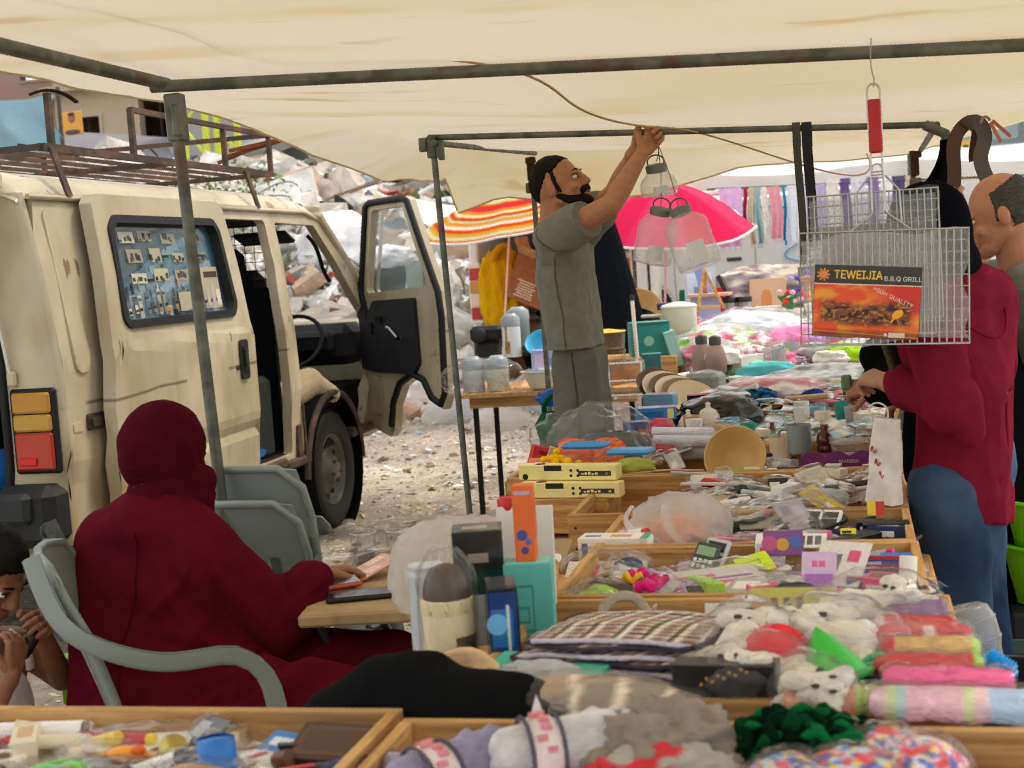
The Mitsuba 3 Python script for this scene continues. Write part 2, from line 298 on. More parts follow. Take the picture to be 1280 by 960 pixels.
# ---------------------------------------------------------------- the old van
def f_van(p, n, uv):
    a = FB(p.x * 1.7, p.y * 1.7, p.z * 1.7, 4); b = FB(p.x * 7, p.y * 7, p.z * 3, 4)
    k = MX(c3('#aba286'), c3('#c1b89d'), SS(.3, .7, a))
    k = MX(k, c3('#8f7c55'), SS(.45, .8, b) * .45 + .6 * SS(1.15, .35, p.z) * SS(.25, .6, b))
    r = FB(p.x * 13 + 5, p.y * 13, p.z * 3.2, 4); k = MX(k, c3('#6b3a1c'), SS(.72, .76, r) * .75); k = MX(k, c3('#9a7f56'), SS(.5, .9, FB(p.x * 14, p.y * 14, p.z * 2.5, 3)) * .25)
    line = SS(.012, .0, dr.abs(p.z - 1.04 - (p.y - 5.2) * .028 + .01 * N(p.y * 6, 2.0, 1.0))) * SS(.42, .6, N(p.y * 9, p.z * 3, 4.0)); k = MX(k, c3('#5b4a34'), line * .8)
    return k
scene['van_paint'] = two(bump(pr(mikit.proc(f_van), .36, specular=.45), lambda p, n, uv: FB(p.x * 3, p.y * 3, p.z * 3, 3), .012, 6e-3))
scene['rust_steel'] = two(pr(mikit.proc(lambda p, n, uv: MX(c3('#3b332c'), c3('#5c4232'), SS(.4, .7, FB(p.x * 12, p.y * 12, p.z * 12, 4)))), .8))
scene['dark_trim'] = two(bump(pr(rough=.6, specular=.35), lambda p, n, uv: N(p.x * 300, p.y * 300, p.z * 300), .0008))
SX = -2.95
def sidex(z): return np.interp(z, [.3, .5, .72, .76, .80, 1.22, 1.25, 1.55, 1.84, 2.0], [-.05, -.03, -.015, -.035, 0, .0, -.012, -.045, -.10, -.13])
def side_warp(base, thick, sgn=1):
    # local: x=y_world, y=z_world, z=thickness -> van side with its tumblehome
    def w(v):
        y, z, t = v[:, 0], v[:, 1], v[:, 2]; return np.stack([base + sgn * (sidex(z) - thick + t), y, z], -1)
    return w
def rr(x0, y0, x1, y1, r=.05): return sbox(x0 + r, y0 + r, x1 - r, y1 - r).buffer(r, quad_segs=5)
def ring(poly, w): return poly.buffer(w, join_style=1, quad_segs=4).difference(poly)
def van():
    k = thing('old_van', 'old cream panel van with rusty roof rack, its side and front doors standing open', 'van')
    V = 'van_paint'; K = '#16181a'; cr = '#cfc197'
    arch = Point(7.76, .34).buffer(.46, quad_segs=14)
    rarch = Point(5.62, .34).buffer(.43, quad_segs=14)
    side = Polygon([(4.90, .46), (4.90, 1.70), (4.96, 1.86), (7.80, 1.86), (8.02, 1.78), (8.66, 1.22), (8.86, 1.05), (8.95, .8), (8.96, .46)]).difference(arch).difference(rarch)
    sl = Polygon([(5.55, .52), (5.55, 1.79), (7.17, 1.79), (7.12, 1.2), (7.16, .52)]).buffer(-.03).buffer(.03)
    fd = Polygon([(7.33, .50), (7.26, 1.2), (7.30, 1.78), (7.88, 1.77), (8.44, 1.22), (8.46, .84), (8.30, .5)]).buffer(-.03).buffer(.03)
    near = side.difference(sl).difference(fd)
    a = MB(); a.prism(near, .05, cr, size=.16, warp=side_warp(SX, .05)); part(k, 'side_panel', a, V)
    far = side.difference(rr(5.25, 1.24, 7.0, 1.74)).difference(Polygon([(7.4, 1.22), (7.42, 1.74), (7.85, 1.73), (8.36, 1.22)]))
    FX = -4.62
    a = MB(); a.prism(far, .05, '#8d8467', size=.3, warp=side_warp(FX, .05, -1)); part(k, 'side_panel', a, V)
    for nm, q in (('window_glass', sbox(5.25, 1.24, 7.0, 1.74)), ('window_glass', Polygon([(7.4, 1.22), (7.42, 1.74), (7.85, 1.73), (8.36, 1.22)]))):
        a = MB(); a.prism(q, .004, '#9db8b4', warp=side_warp(FX, .03, -1)); part(k, nm, a, 'tint_glass')
    # far side inner trim seen through the front opening
    a = MB(); a.prism(Polygon([(7.1, .45), (7.1, 1.19), (8.6, 1.19), (8.7, .45)]), .03, K, warp=side_warp(FX + .07, .03, -1))
    a.box((FX + .12, 7.85, 1.02), (.06, .30, .12), '#0c0d0e', ch=.01); a.box((FX + .13, 7.8, 1.14), (.08, .7, .03), '#3d4444', ch=.01)
    r = np.random.default_rng(5)
    for q in range(11): a.box((FX + .105, 7.62 + .03 * (q % 4) + r.uniform(-.01, .01), .86 - .032 * (q // 4) * 1.2), (.012, .027, .026), '#c9b98c')
    part(k, 'door_trim', a, 'dark_trim', 'black far door trim with a torn cream patch')
    # roof with rounded edges
    ys = np.r_[4.86, 4.90, 4.98, 5.1, np.linspace(5.4, 7.4, 6), 7.6, 7.78, 7.9, 7.99]
    prof = [(-.01, 1.845), (-.015, 1.87), (-.06, 1.925), (-.2, 1.962), (-.55, 1.985)]; c0 = (SX + FX) / 2; hw = (SX - FX) / 2
    P = []
    for y in ys:
        dz = np.interp(y, [4.86, 4.9, 4.98, 5.1, 7.6, 7.9, 7.99], [-.10, -.035, -.008, 0, 0, -.03, -.07]); 
        row = [(SX - .10 + px, y, z + dz * (z - 1.80) / .16) for px, z in prof]
        row += [(c0, y, 1.99 + dz)] + [(2 * c0 - x, y, z) for x, _, z in row[::-1]]; P.append(row)
    a = MB(); a.grid(P, cr); part(k, 'roof', a, V)
    a = MB(); a.path([(SX - .085, 4.9, 1.843), (SX - .085, 7.75, 1.843), (SX - .095, 8.0, 1.80)], .012, '#9c8f6b', 6); a.box((SX - .09, 6.55, 1.85), (.03, 1.1, .018), '#4a4238'); part(k, 'roof_gutter', a, V)
    # windscreen pillar, glass and front
    a = MB()
    for s in (0, 1):
        x = (SX - .10, FX + .10)[s]; x2 = (SX - .02, FX + .02)[s]
        a.bar((x, 7.96, 1.84), (x2, 8.72, 1.20), .07, .05, cr, ch=.012)
    a.box((c0, 8.93, .85), (1.62, .06, .66), cr, ch=.03); a.box((c0, 8.0, 1.86), (1.5, .06, .06), cr, ch=.01); part(k, 'front_panel', a, V)
    a = MB(); a.grid([[(FX + .12, 7.97, 1.83), (SX - .12, 7.97, 1.83)], [(FX + .05, 8.7, 1.20), (SX - .05, 8.7, 1.20)]], '#a8c4bf'); part(k, 'windscreen', a, 'tint_glass')
    # rear: corner pillar, tail lamp, bumper, open hatch
    a = MB(); zs = np.linspace(.46, 1.86, 15)
    P = [[(SX + sidex(z) - dx, 4.90 - dy, z) for dx, dy in ((0, 0), (.012, .022), (.04, .032), (.10, .034), (.20, .034), (.23, .034), (.235, 0), (.235, -.05))] for z in zs]
    a.grid(P, cr); part(k, 'rear_pillar', a, V); a = MB()
    a.grid([[(FX - sidex(z) + dx, 4.90 - dy, z) for dx, dy in ((0, 0), (.04, .032), (.2, .034), (.2, 0))] for z in zs][::-1], cr); part(k, 'rear_pillar', a, V)
    a = MB(); zs = np.linspace(.50, 1.80, 14); a.path([(SX - .245 + sidex(z) * .7 - .035 * max(0, (1.0 - z)) ** 2, 4.865, z) for z in zs], .018, '#101112', 8)
    part(k, 'door_seal', a, 'dark_trim', 'black rubber seal round the rear opening')
    a = MB(); lz0, lz1 = .79, 1.10; x0, x1 = SX - .205, SX - .03
    a.box(((x0 + x1) / 2, 4.862, (lz0 + lz1) / 2), (x1 - x0 + .02, .03, lz1 - lz0 + .02), '#141414', ch=.01); tl = part(k, 'tail_lamp', a, 'dark_trim')
    for za, zb, h in ((.795, .94, '#a8301f'), (.945, 1.01, '#b08a35'), (1.015, 1.095, '#b07c2a')):
        a = MB(); a.box(((x0 + x1) / 2, 4.842, (za + zb) / 2), (x1 - x0 - .012, .02, zb - za), h, ch=.008); part(tl, 'lens', a, 'gloss')
    a = MB(); a.box((x0 + .06, 4.828, .83), (.075, .01, .03), '#c2131c', ch=.003); part(tl, 'reflector', a, 'gloss')
    a = MB(); a.box((SX - .15, 4.84, .62), (.26, .17, .24), '#1b1c1e', ch=.04); a.box((SX - .17, 4.75, .66), (.14, .06, .12), '#26282a', ch=.02); a.box((SX - .9, 4.80, .58), (1.3, .14, .18), '#1b1c1e', ch=.03); part(k, 'bumper', a, 'dark_trim', 'scuffed black rear bumper with a torn end')
    a = MB(); a.rod((SX - .20, 4.85, 1.15), (SX - .235, 4.83, 1.5), .006, '#c9c9c4'); a.rod((SX - .235, 4.83, 1.48), (SX - .27, 4.80, 1.82), .011, '#2a2a2a'); a.box((SX - .195, 4.85, 1.15), (.04, .02, .06), '#b5aa88', ch=.008); part(k, 'hatch_strut', a, 'plastic')
    a = MB(); P = [[(x, 4.86 - u * .55, 1.93 - u * .06 + .05 * math.sin(u * 3)) for x in (FX + .12, c0, SX - .16)] for u in np.linspace(0, 1, 8)]
    Q = [[(x, y, z - .05) for x, y, z in row] for row in P]; a.grid(P, cr); a.grid(Q[::-1], '#2a2822'); a.grid([P[-1], Q[-1]], cr); a.grid([[r_[-1] for r_ in P], [r_[-1] for r_ in Q]], cr); part(k, 'rear_hatch', a, V, 'raised rear hatch door')
    # interior
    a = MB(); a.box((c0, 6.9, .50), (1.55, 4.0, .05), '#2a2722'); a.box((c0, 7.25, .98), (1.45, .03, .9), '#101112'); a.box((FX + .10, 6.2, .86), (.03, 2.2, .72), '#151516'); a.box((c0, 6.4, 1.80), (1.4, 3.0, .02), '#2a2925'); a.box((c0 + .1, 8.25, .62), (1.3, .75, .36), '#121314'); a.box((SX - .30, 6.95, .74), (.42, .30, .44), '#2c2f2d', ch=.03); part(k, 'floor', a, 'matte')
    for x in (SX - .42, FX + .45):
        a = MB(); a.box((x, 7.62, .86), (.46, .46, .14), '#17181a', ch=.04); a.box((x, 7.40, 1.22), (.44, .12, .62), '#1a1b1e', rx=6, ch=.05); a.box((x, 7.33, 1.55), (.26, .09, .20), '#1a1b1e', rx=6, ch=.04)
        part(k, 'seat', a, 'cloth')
    a = MB()
    for x in np.arange(FX + .1, SX - .1, .055): a.rod((x, 7.25, 1.40), (x, 7.25, 1.82), .0022, '#0b0b0b', 4)
    for z in np.arange(1.42, 1.83, .05): a.rod((FX + .08, 7.25, z), (SX - .1, 7.25, z), .0022, '#0b0b0b', 4)
    part(k, 'wire_partition', a, 'matte')
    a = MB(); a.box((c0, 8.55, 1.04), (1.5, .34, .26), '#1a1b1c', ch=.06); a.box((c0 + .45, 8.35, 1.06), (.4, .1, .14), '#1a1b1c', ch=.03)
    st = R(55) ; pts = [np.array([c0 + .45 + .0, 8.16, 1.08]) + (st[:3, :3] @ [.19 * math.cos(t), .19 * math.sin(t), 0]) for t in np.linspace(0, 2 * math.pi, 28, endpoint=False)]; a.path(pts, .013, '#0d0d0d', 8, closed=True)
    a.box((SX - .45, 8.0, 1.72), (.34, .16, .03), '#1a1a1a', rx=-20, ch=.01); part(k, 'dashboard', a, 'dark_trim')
    a = MB(); a.path(curve([(SX - .20, 8.06, 1.72), (SX - .17, 8.10, 1.66), (SX - .165, 8.17, 1.55), (SX - .165, 8.24, 1.47), (SX - .16, 8.28, 1.44)], 16), .013, '#141414', 8); part(k, 'grab_handle', a, 'dark_trim')
    a = MB(); a.box((SX - .34, 6.35, 1.66), (.16, .06, .07), '#0e0e0e', ch=.02); part(k, 'mirror', a, 'dark_trim')
    # raised wheel arch lip, step panel
    a = MB(); t = np.linspace(math.radians(2), math.radians(178), 26); a.path([(SX - .012 + .01 * math.sin(x), 7.76 + .455 * math.cos(x), .34 + .455 * math.sin(x)) for x in t], .02, '#2a241e', 8); part(k, 'wheel_arch', a, 'rust_steel'); a = MB()
    a.path([(SX - .02, 5.62 + .425 * math.cos(x), .34 + .425 * math.sin(x)) for x in t], .016, '#2a241e', 8); part(k, 'wheel_arch', a, 'rust_steel')
    for cy in (7.76, 5.62): a = MB(); a.lathe([(.40, -.05), (.44, -.0), (.44, .34), (.02, .34)], '#0d0d0c', M((SX - .04, cy, .36)) @ R(0, -90, 0), 28); part(k, 'arch_liner', a, 'matte')
    for cy, cx in ((7.76, SX - .03), (5.62, SX - .05), (7.76, FX + .05), (5.62, FX + .05)):
        s = 1 if cx > -3.5 else -1; m = M((cx, cy, .345)) @ R(0, 90 * s, 0); a = MB()
        a.lathe([(.205, -.16), (.30, -.175), (.335, -.15), (.345, -.09), (.345, -.03), (.335, .0), (.30, .018), (.25, .012), (.215, 0), (.205, -.02)], '#1c1b1a', m, 44)
        for q in range(60):
            an = q * 2 * math.pi / 60; c = m[:3, :3] @ [.343 * math.cos(an), .343 * math.sin(an), -.075] + m[:3, 3]; mm = MB(m @ M((.344 * math.cos(an), .344 * math.sin(an), -.045), rz=math.degrees(an))); mm.box((0, 0, 0), (.012, .02, .05), '#161514'); mm.box((0, .012, -.06), (.012, .02, .05), '#161514'); a.join(mm)
        w = part(k, 'wheel', a, 'dark_trim')
        a = MB(); a.lathe([(.212, -.05), (.212, -.005), (.198, .0), (.185, -.04), (.15, -.055), (.11, -.03), (.085, -.012), (.075, .012), (.055, .02), (0, .022)], '#57534c', m, 40)
        for q in range(12):
            an = q * math.pi / 6; mm = MB(m @ M((.160 * math.cos(an), .160 * math.sin(an), -.046), rz=math.degrees(an))); mm.lathe([(.016, 0), (.016, .004), (0, .004)], '#15130f', None, 10); a.join(mm)
        for q in range(5):
            an = q * math.pi * .4; mm = MB(m @ M((.062 * math.cos(an), .062 * math.sin(an), .016))); mm.lathe([(.011, 0), (.011, .014), (0, .016)], '#3c3832', None, 6); a.join(mm)
        part(w, 'rim', a, 'plastic')
    # sliding door, slid back along the side
    DX = SX + .095
    dpoly = Polygon([(5.13, .53), (5.10, 1.0), (5.14, 1.25), (5.22, 1.82), (5.27, 1.86), (6.42, 1.86), (6.46, 1.83), (6.50, 1.2), (6.50, .53)]).buffer(-.02).buffer(.02)
    win = Polygon([(5.26, 1.31), (5.30, 1.72), (5.36, 1.77), (6.30, 1.77), (6.34, 1.72), (6.36, 1.36), (6.31, 1.31)]).buffer(-.05).buffer(.05, quad_segs=6)
    a = MB(); a.prism(dpoly.difference(win), .055, cr, size=.12, warp=side_warp(DX, .055)); d = part(k, 'sliding_door', a, V, 'cream sliding side door with a picture covered window')
    a = MB(); a.prism(ring(win.buffer(-.028), .034), .07, '#15181a', warp=side_warp(DX, .058)); part(d, 'window_seal', a, 'dark_trim')
    a = MB(); a.prism(win.buffer(-.01), .004, '#8fb0b8', warp=side_warp(DX, .03)); part(d, 'window_glass', a, 'gloss' if 0 else 'clear')
    # pictures stuck behind the glass: bottles and labels on blue
    a = MB(); W = side_warp(DX, .040); r = np.random.default_rng(8)
    def stick(x0, z0, x1, z1, col, t):
        j = r.uniform(-.012, .012, 2) if t > .006 else (0, 0); x0, x1, z0, z1, col = x0 + j[0], x1 + j[0] * r.uniform(.2, 1.6), z0 + j[1] * .6, z1 + j[1] * 1.4, C(col) * r.uniform(.4, .8); a.prism(sbox(x0, z0, x1, z1), .002, col, warp=lambda v: W(v + [0, 0, t]))
    a.prism(win.buffer(-.012), .002, '#26363f', warp=W)
    for q in range(46):
        u = q / 45; x = 5.29 + u * 1.04; h0 = 1.33 + max(0, .16 * math.sin(u * 2.4)); h1 = min(1.75, 1.40 + .36 * u ** .6)
        stick(x, 1.325, x + .025, h1, np.array([.06, .20, .30]) * (.6 + .9 * math.sin(u * 3.14)) + .02, .003)
    for q in range(24):
        u = q / 23; t0 = 3.0 - u * 1.55; stick(6.36 + .98 * math.cos(t0) - .012, 1.20 + .5 * math.sin(t0) - .018, 6.36 + .98 * math.cos(t0) + .045, 1.20 + .5 * math.sin(t0) + .02, '#7fa3b0', .005) if 5.3 < 6.36 + .98 * math.cos(t0) < 6.28 and 1.33 < 1.20 + .5 * math.sin(t0) < 1.72 else None
    for row, (zz, xs) in enumerate(((1.66, (5.42, 5.60, 5.80, 6.06)), (1.57, (5.46, 5.66, 5.86, 6.08)), (1.49, (5.46, 5.66, 5.86, 6.12)))):
        for x in xs:
            w_ = r.uniform(.10, .14); stick(x, zz, x + w_, zz + r.uniform(.035, .055), ['#c9c3a4', '#d9d3b8', '#b9b08c'][r.integers(3)], .007)
            for q in range(4): stick(x + .012 + .028 * q, zz + .01, x + .03 + .028 * q, zz + .03, ['#2b2a26', '#4a4535', '#3a5360'][r.integers(3)], .009)
    for q in range(15):
        x = 5.38 + q * .052 + r.uniform(-.008, .008); h = r.uniform(.05, .13); c_ = ['#1b2226', '#cfd4cc', '#2d4a5c', '#bfc6bd', '#7c1f1a', '#5f86a0'][r.integers(6)]
        stick(x, 1.345, x + .03, 1.345 + h, c_, .008); stick(x + .009, 1.345 + h, x + .021, 1.345 + h + .04, c_, .008)
        stick(x + .003, 1.36, x + .027, 1.36 + h * .4, ['#d9d6c2', '#c7a94d', '#8a9ba0'][r.integers(3)], .010)
    stick(5.84, 1.35, 5.98, 1.43, '#d5cfae', .012); stick(6.10, 1.36, 6.28, 1.56, '#cfc8aa', .011); stick(6.12, 1.50, 6.25, 1.53, '#463c33', .013)
    for q in range(3): stick(6.115 + q * .055, 1.37, 6.155 + q * .055, 1.45, '#e8e3cf', .013)
    a.text('BEIRA', .026, '#2e2620', M((DX + sidex(1.5) - .018, 6.12, 1.565)) @ np.array([[0, 0, 1, 0], [1, 0, 0, 0], [0, 1, 0, 0], [0, 0, 0, 1.]]), .001, True) if 0 else None
    part(d, 'window_pictures', a, 'plastic', 'faded pictures of bottles and food labels behind the window')
    a = MB(); a.prism(rr(6.30, 1.00, 6.385, 1.19, .02), .02, '#1a1b1c', warp=side_warp(DX, .006)); a.prism(rr(6.318, 1.03, 6.367, 1.165, .015), .012, '#060606', warp=side_warp(DX, -.006))
    a.prism(rr(6.325, 1.06, 6.345, 1.15, .008), .02, '#2b2c2e', warp=side_warp(DX, -.010)); part(d, 'door_handle', a, 'plastic', 'black recessed door handle')
    a = MB(); a.prism(Point(6.27, 1.06).buffer(.012), .008, '#5a5a55', warp=side_warp(DX, .0)); part(d, 'lock', a, 'metal')
    a = MB(); a.prism(rr(5.03, .92, 5.60, .985, .012), .03, '#24221f', warp=side_warp(SX, .015)); a.prism(rr(5.04, .935, 5.10, .97, .008), .01, '#6d6752', warp=side_warp(SX, -.018)); a.bar((SX + .05, 5.16, .955), (SX + .05, 5.55, .955), .05, .012, '#332f2a'); part(k, 'door_rail', a, 'rust_steel', 'dark sliding door rail')
    a = MB(); a.prism(rr(4.985, 1.15, 5.09, 1.80, .04), .012, cr, warp=side_warp(SX, .003)); a.prism(rr(4.93, .925, 5.0, .96, .004), .004, '#8a6a45', warp=side_warp(SX, -.001)); part(k, 'quarter_panel', a, V)
    a = MB(); a.box((SX - .02, 7.22, 1.12), (.02, .03, .07), '#3c352b'); part(k, 'door_latch', a, 'rust_steel'); a = MB(); a.box((SX - .018, 7.24, .58), (.018, .06, .18), '#6b452a', ch=.004); a.box((SX - .006, 7.30, .62), (.012, .014, .3), '#7a4722'); part(k, 'rust_patch', a, 'rust_steel')
    # roof rack
    a = MB(); Z = 2.05; x0, x1 = SX - .14, FX + .14; rk = lambda p, q, w=.024: a.bar(p, q, w, w, '#3b332c')
    rk((x0, 5.12, Z), (x0, 7.45, Z), .03); rk((x1, 5.12, Z), (x1, 7.45, Z), .03)
    for y in (5.12, 6.3, 7.45): rk((x0, y, Z), (x1, y, Z))
    rack = part(k, 'roof_rack', a, 'rust_steel', 'rusty steel roof rack')
    for x in np.linspace(x1 + .12, x0 - .1, 9): a = MB(); a.bar((x, 5.12, Z + .012), (x, 7.45, Z + .012), .008, .018, '#6d665c'); part(rack, 'slat', a, 'rust_steel')
    a = MB(); 
    for x in (x0, x1):
        for y in (5.2, 5.88, 6.85, 7.44): rk((x, y, Z), (x, y, Z + .22))
        rk((x, 5.88, Z + .215), (x, 7.46, Z + .215)); rk((x, 5.88, Z + .10), (x, 7.0, Z + .10), .016) if x == x1 else None
    rk((x1, 5.2, Z + .1), (x1, 5.88, Z + .1), .02); rk((x1, 7.44, Z + .215), (x0, 7.44, Z + .215)); part(rack, 'guard_rail', a, 'rust_steel')
    for y in (5.16, 7.05):
        for x, s in ((x0 + .02, 1), (x1 - .02, -1)): a = MB(); a.bar((x, y, Z), (x + .045 * s, y + .03, 1.85), .035, .012, '#4a3020'); part(rack, 'bracket', a, 'rust_steel')
    a = MB(); a.path(curve([(x0 - .04, 5.14, Z + .21), (x0, 5.2, Z + .23), (x0 + .02, 5.3, Z + .222), (x0, 5.42, Z + .205)], 14), .013, '#2b2825', 6, sq=.5); part(rack, 'rag', a, 'cloth')
    for q, (dx, dy) in enumerate(((-.02, .02), (.03, .05), (.05, -.02))): a = MB(); a.bar((x0 - .25 + dx, 7.35, Z + .08 + .03 * q), (x0 + dx, 7.5 + dy, Z + .19), .03, .02, '#7d4a2e'); part(rack, 'wood_offcut', a, 'matte')
    # open front door, hinged at the windscreen pillar
    ang = math.radians(47); hx = np.array([SX - .01, 8.5]); ds = np.array([math.sin(ang), -math.cos(ang)]); dn = np.array([ds[1], -ds[0]])   # dn: to the inner side
    def W2(off):
        def w(v):
            s, z, t = v[:, 0], v[:, 1], v[:, 2] + off
            return np.stack([hx[0] + ds[0] * s + dn[0] * t, hx[1] + ds[1] * s + dn[1] * t, z], -1)
        return w
    outl = Polygon([(0, .52), (0, 1.18), (.19, 1.88), (.24, 1.905), (.66, 1.905), (.71, 1.88), (.84, 1.62), (.99, 1.34), (1.02, 1.2), (1.0, .74), (.94, .66), (.83, .70), (.75, .80), (.62, .835), (.48, .78), (.38, .66), (.34, .50), (.28, .46)])
    gl = Polygon([(.10, 1.345), (.25, 1.85), (.63, 1.85), (.86, 1.375)]).buffer(-.03).buffer(.03)
    a = MB(); a.prism(outl.difference(gl), .05, cr, warp=W2(0)); d = part(k, 'front_door', a, V, 'open front door with black inner trim')
    a = MB(); a.prism(ring(gl, .012), .02, '#cfc9b4', warp=W2(-.045)); part(d, 'window_frame', a, V)
    a = MB(); pts = [(.01, 1.2), (.19, 1.875), (.24, 1.895), (.66, 1.895), (.705, 1.87), (.84, 1.61), (.985, 1.34), (1.005, 1.2), (.985, .76), (.93, .69), (.83, .725), (.75, .825), (.62, .86), (.46, .8), (.36, .67), (.32, .53)]
    def c2(p_, off): p_ = np.asarray(p_, float); return W2(off)(np.column_stack([p_[:, 0], p_[:, 1], np.zeros(len(p_))]))
    a.path(c2(pts, .058), .021, '#0f1011', 8); part(d, 'door_seal', a, 'dark_trim')
    a = MB(); a.prism(gl, .004, '#a9c2bd', warp=W2(.02)); part(d, 'window_glass', a, 'tint_glass')
    a = MB(); tr = Polygon([(.02, .88), (.03, 1.2), (.14, 1.22), (.22, 1.30), (.72, 1.31), (.73, .92), (.66, .86), (.2, .86)]).buffer(-.02).buffer(.02); a.prism(tr, .025, '#191b1d', warp=W2(.051)); part(d, 'door_trim', a, 'dark_trim', 'black vinyl door trim')
    a = MB(); a.path(c2([(.40, 1.14), (.43, 1.135), (.52, 1.08), (.57, 1.075)], .09), .009, '#cfcfc9', 8); a.path(c2([(.555, 1.075), (.57, 1.075)], .105), .012, '#16181a', 8); part(d, 'window_crank', a, 'metal')
    a = MB(); a.path(c2([(.30, 1.165), (.30, 1.205)], .085), .022, '#0a0a0a', 8); a.prism(rr(.16, 1.10, .20, 1.17, .01), .012, '#0a0a0a', warp=W2(.078)); part(d, 'door_handle', a, 'dark_trim')
    a = MB(); a.prism(rr(.06, .60, .22, .83, .03), .006, '#b4ae9b', warp=W2(.052)); part(d, 'inner_panel', a, V); a = MB(); a.prism(rr(.83, .98, .9, 1.01, .005), .006, '#2a2620', warp=W2(.052)); part(d, 'latch', a, V)
    a = MB(); mm = W2(-.22)(np.array([[.31, 1.43, 0]]))[0]; mk = np.eye(4); mk[:2, 0] = ds; mk[:2, 1] = dn; mk[:3, 3] = mm
    b = MB(mk); b.box((0, .0, 0), (.23, .07, .19), '#4d514d', ch=.03); b.box((0, .037, 0), (.2, .006, .16), '#9fb3b5', ch=.003); b.bar((-.1, .1, -.1), (-.08, .0, -.06), .02, .02, '#181818'); part(d, 'wing_mirror', b, 'plastic')
    a = MB(); a.prism(Polygon([(.02, 1.19), (.02, 1.42), (.05, 1.42), (.13, 1.19)]), .03, '#121314', warp=W2(.05)); part(d, 'mirror_mount', a, 'dark_trim')
    # flap of rusty underside by the door and sill
    a = MB(); a.box((SX - .06, 8.32, .52), (.12, .5, .06), '#2a2520', ch=.01); part(k, 'sill', a, 'rust_steel'); a = MB(); a.box((SX - .05, 7.2, .47), (.1, .34, .05), '#5c4632', ch=.01); a.box((SX - .14, 6.3, .49), (.26, 1.5, .05), '#3a2e22', ch=.01); part(k, 'sill', a, 'rust_steel')
    return k
van()
def van_load():
    a = MB(); P = np.zeros((12, 12, 3)); u, v = np.meshgrid(np.linspace(0, 1, 12), np.linspace(0, 1, 12), indexing='ij')
    P = np.stack([SX - .36 + .30 * u, 6.60 + .30 * v, .55 + .14 * np.sin(u * 3.1) * (1 - .5 * v) + .03 * meshkit.noise(np.stack([u * 5, v * 5, 0 * u], -1))], -1); a.grid(P, '#1c4f86'); a.grid(P - [0, 0, .06], '#143d6b'); a.box((SX - .2, 6.72, .56), (.26, .24, .06), '#1c4f86', ch=.02)
    solo('folded_blue_sheet', a, 'cloth', 'folded blue plastic sheet lying on the open side step of the van', 'sheet')
    a = MB(); a.tm(blob([((SX - .2, 7.5, .8), .1, (SX - .12, 7.7, .86), .09), ((SX - .12, 7.7, .86), .08, (SX - .03, 7.82, .78), .05)], .03, 6), '#c3ad8c'); solo('rag_bundle', a, 'cloth', 'beige rag lying on the front seat edge above the wheel', 'cloth')
    a = MB(); a.box((SX - .5, 6.7, 1.0), (.5, .35, .28), '#2b2420', ch=.02); solo('cardboard_box', a, 'matte', 'dark box standing inside the van behind the seats', 'box')
    a = MB(); a.box((SX - .62, 5.05, 1.3), (.5, .3, .38), '#3a2517', ch=.01); solo('cardboard_box', a, 'matte', 'brown box inside the open back of the van', 'box')
    a = MB(); a.tm(blob([((SX - .45, 5.0, .66), .1, (SX - .35, 4.98, .78), .09)], .03, 6), '#1d4f86'); solo('blue_bag', a, 'cloth', 'blue cloth bag in the open back of the van above the bumper', 'bag')
van_load()
# ---------------------------------------------------------------- rubble heap
def heap_z(x, y):
    s = lambda a, b, t: (lambda u: u * u * (3 - 2 * u))(np.clip((t - a) / (b - a), 0, 1))
    foot = 13.2 + np.interp(x, [-26, -14, -8, -4.2, -3, -1], [.5, 0, 0, .4, 3, 8])
    rise = np.interp(x, [-26, -16, -9, -6, -4, -2.5], [4.0, 3.6, 3.25, 2.9, 2.3, 1.2])
    h = rise * np.clip((y - foot) / 8.5, 0, 1) ** .8 * (1 - .25 * s(24, 34, y))
    return h + .35 * (meshkit.fbm(np.stack([x * .9, y * .9, 0 * x], -1), 4, 7) - .5) * np.clip((y - foot) / 2, 0, 1)
def block(r, s, flat=None):
    k = r.random(); sh = np.array([1, r.uniform(.6, 1), r.uniform(.35, .8)]) if k < .6 else np.array([1, r.uniform(.7, 1), r.uniform(.14, .3)])
    p = _s * sh * s * .5 * (1 + r.uniform(-.35, .3, (8, 3))); p = np.vstack([p, .52 * s * sh * r.uniform(-1, 1, (9, 3))])
    h = trimesh.convex.convex_hull(p); m = R(r.uniform(-35, 35), r.uniform(-35, 35), r.uniform(0, 360)); return h.vertices @ m[:3, :3].T, h.faces
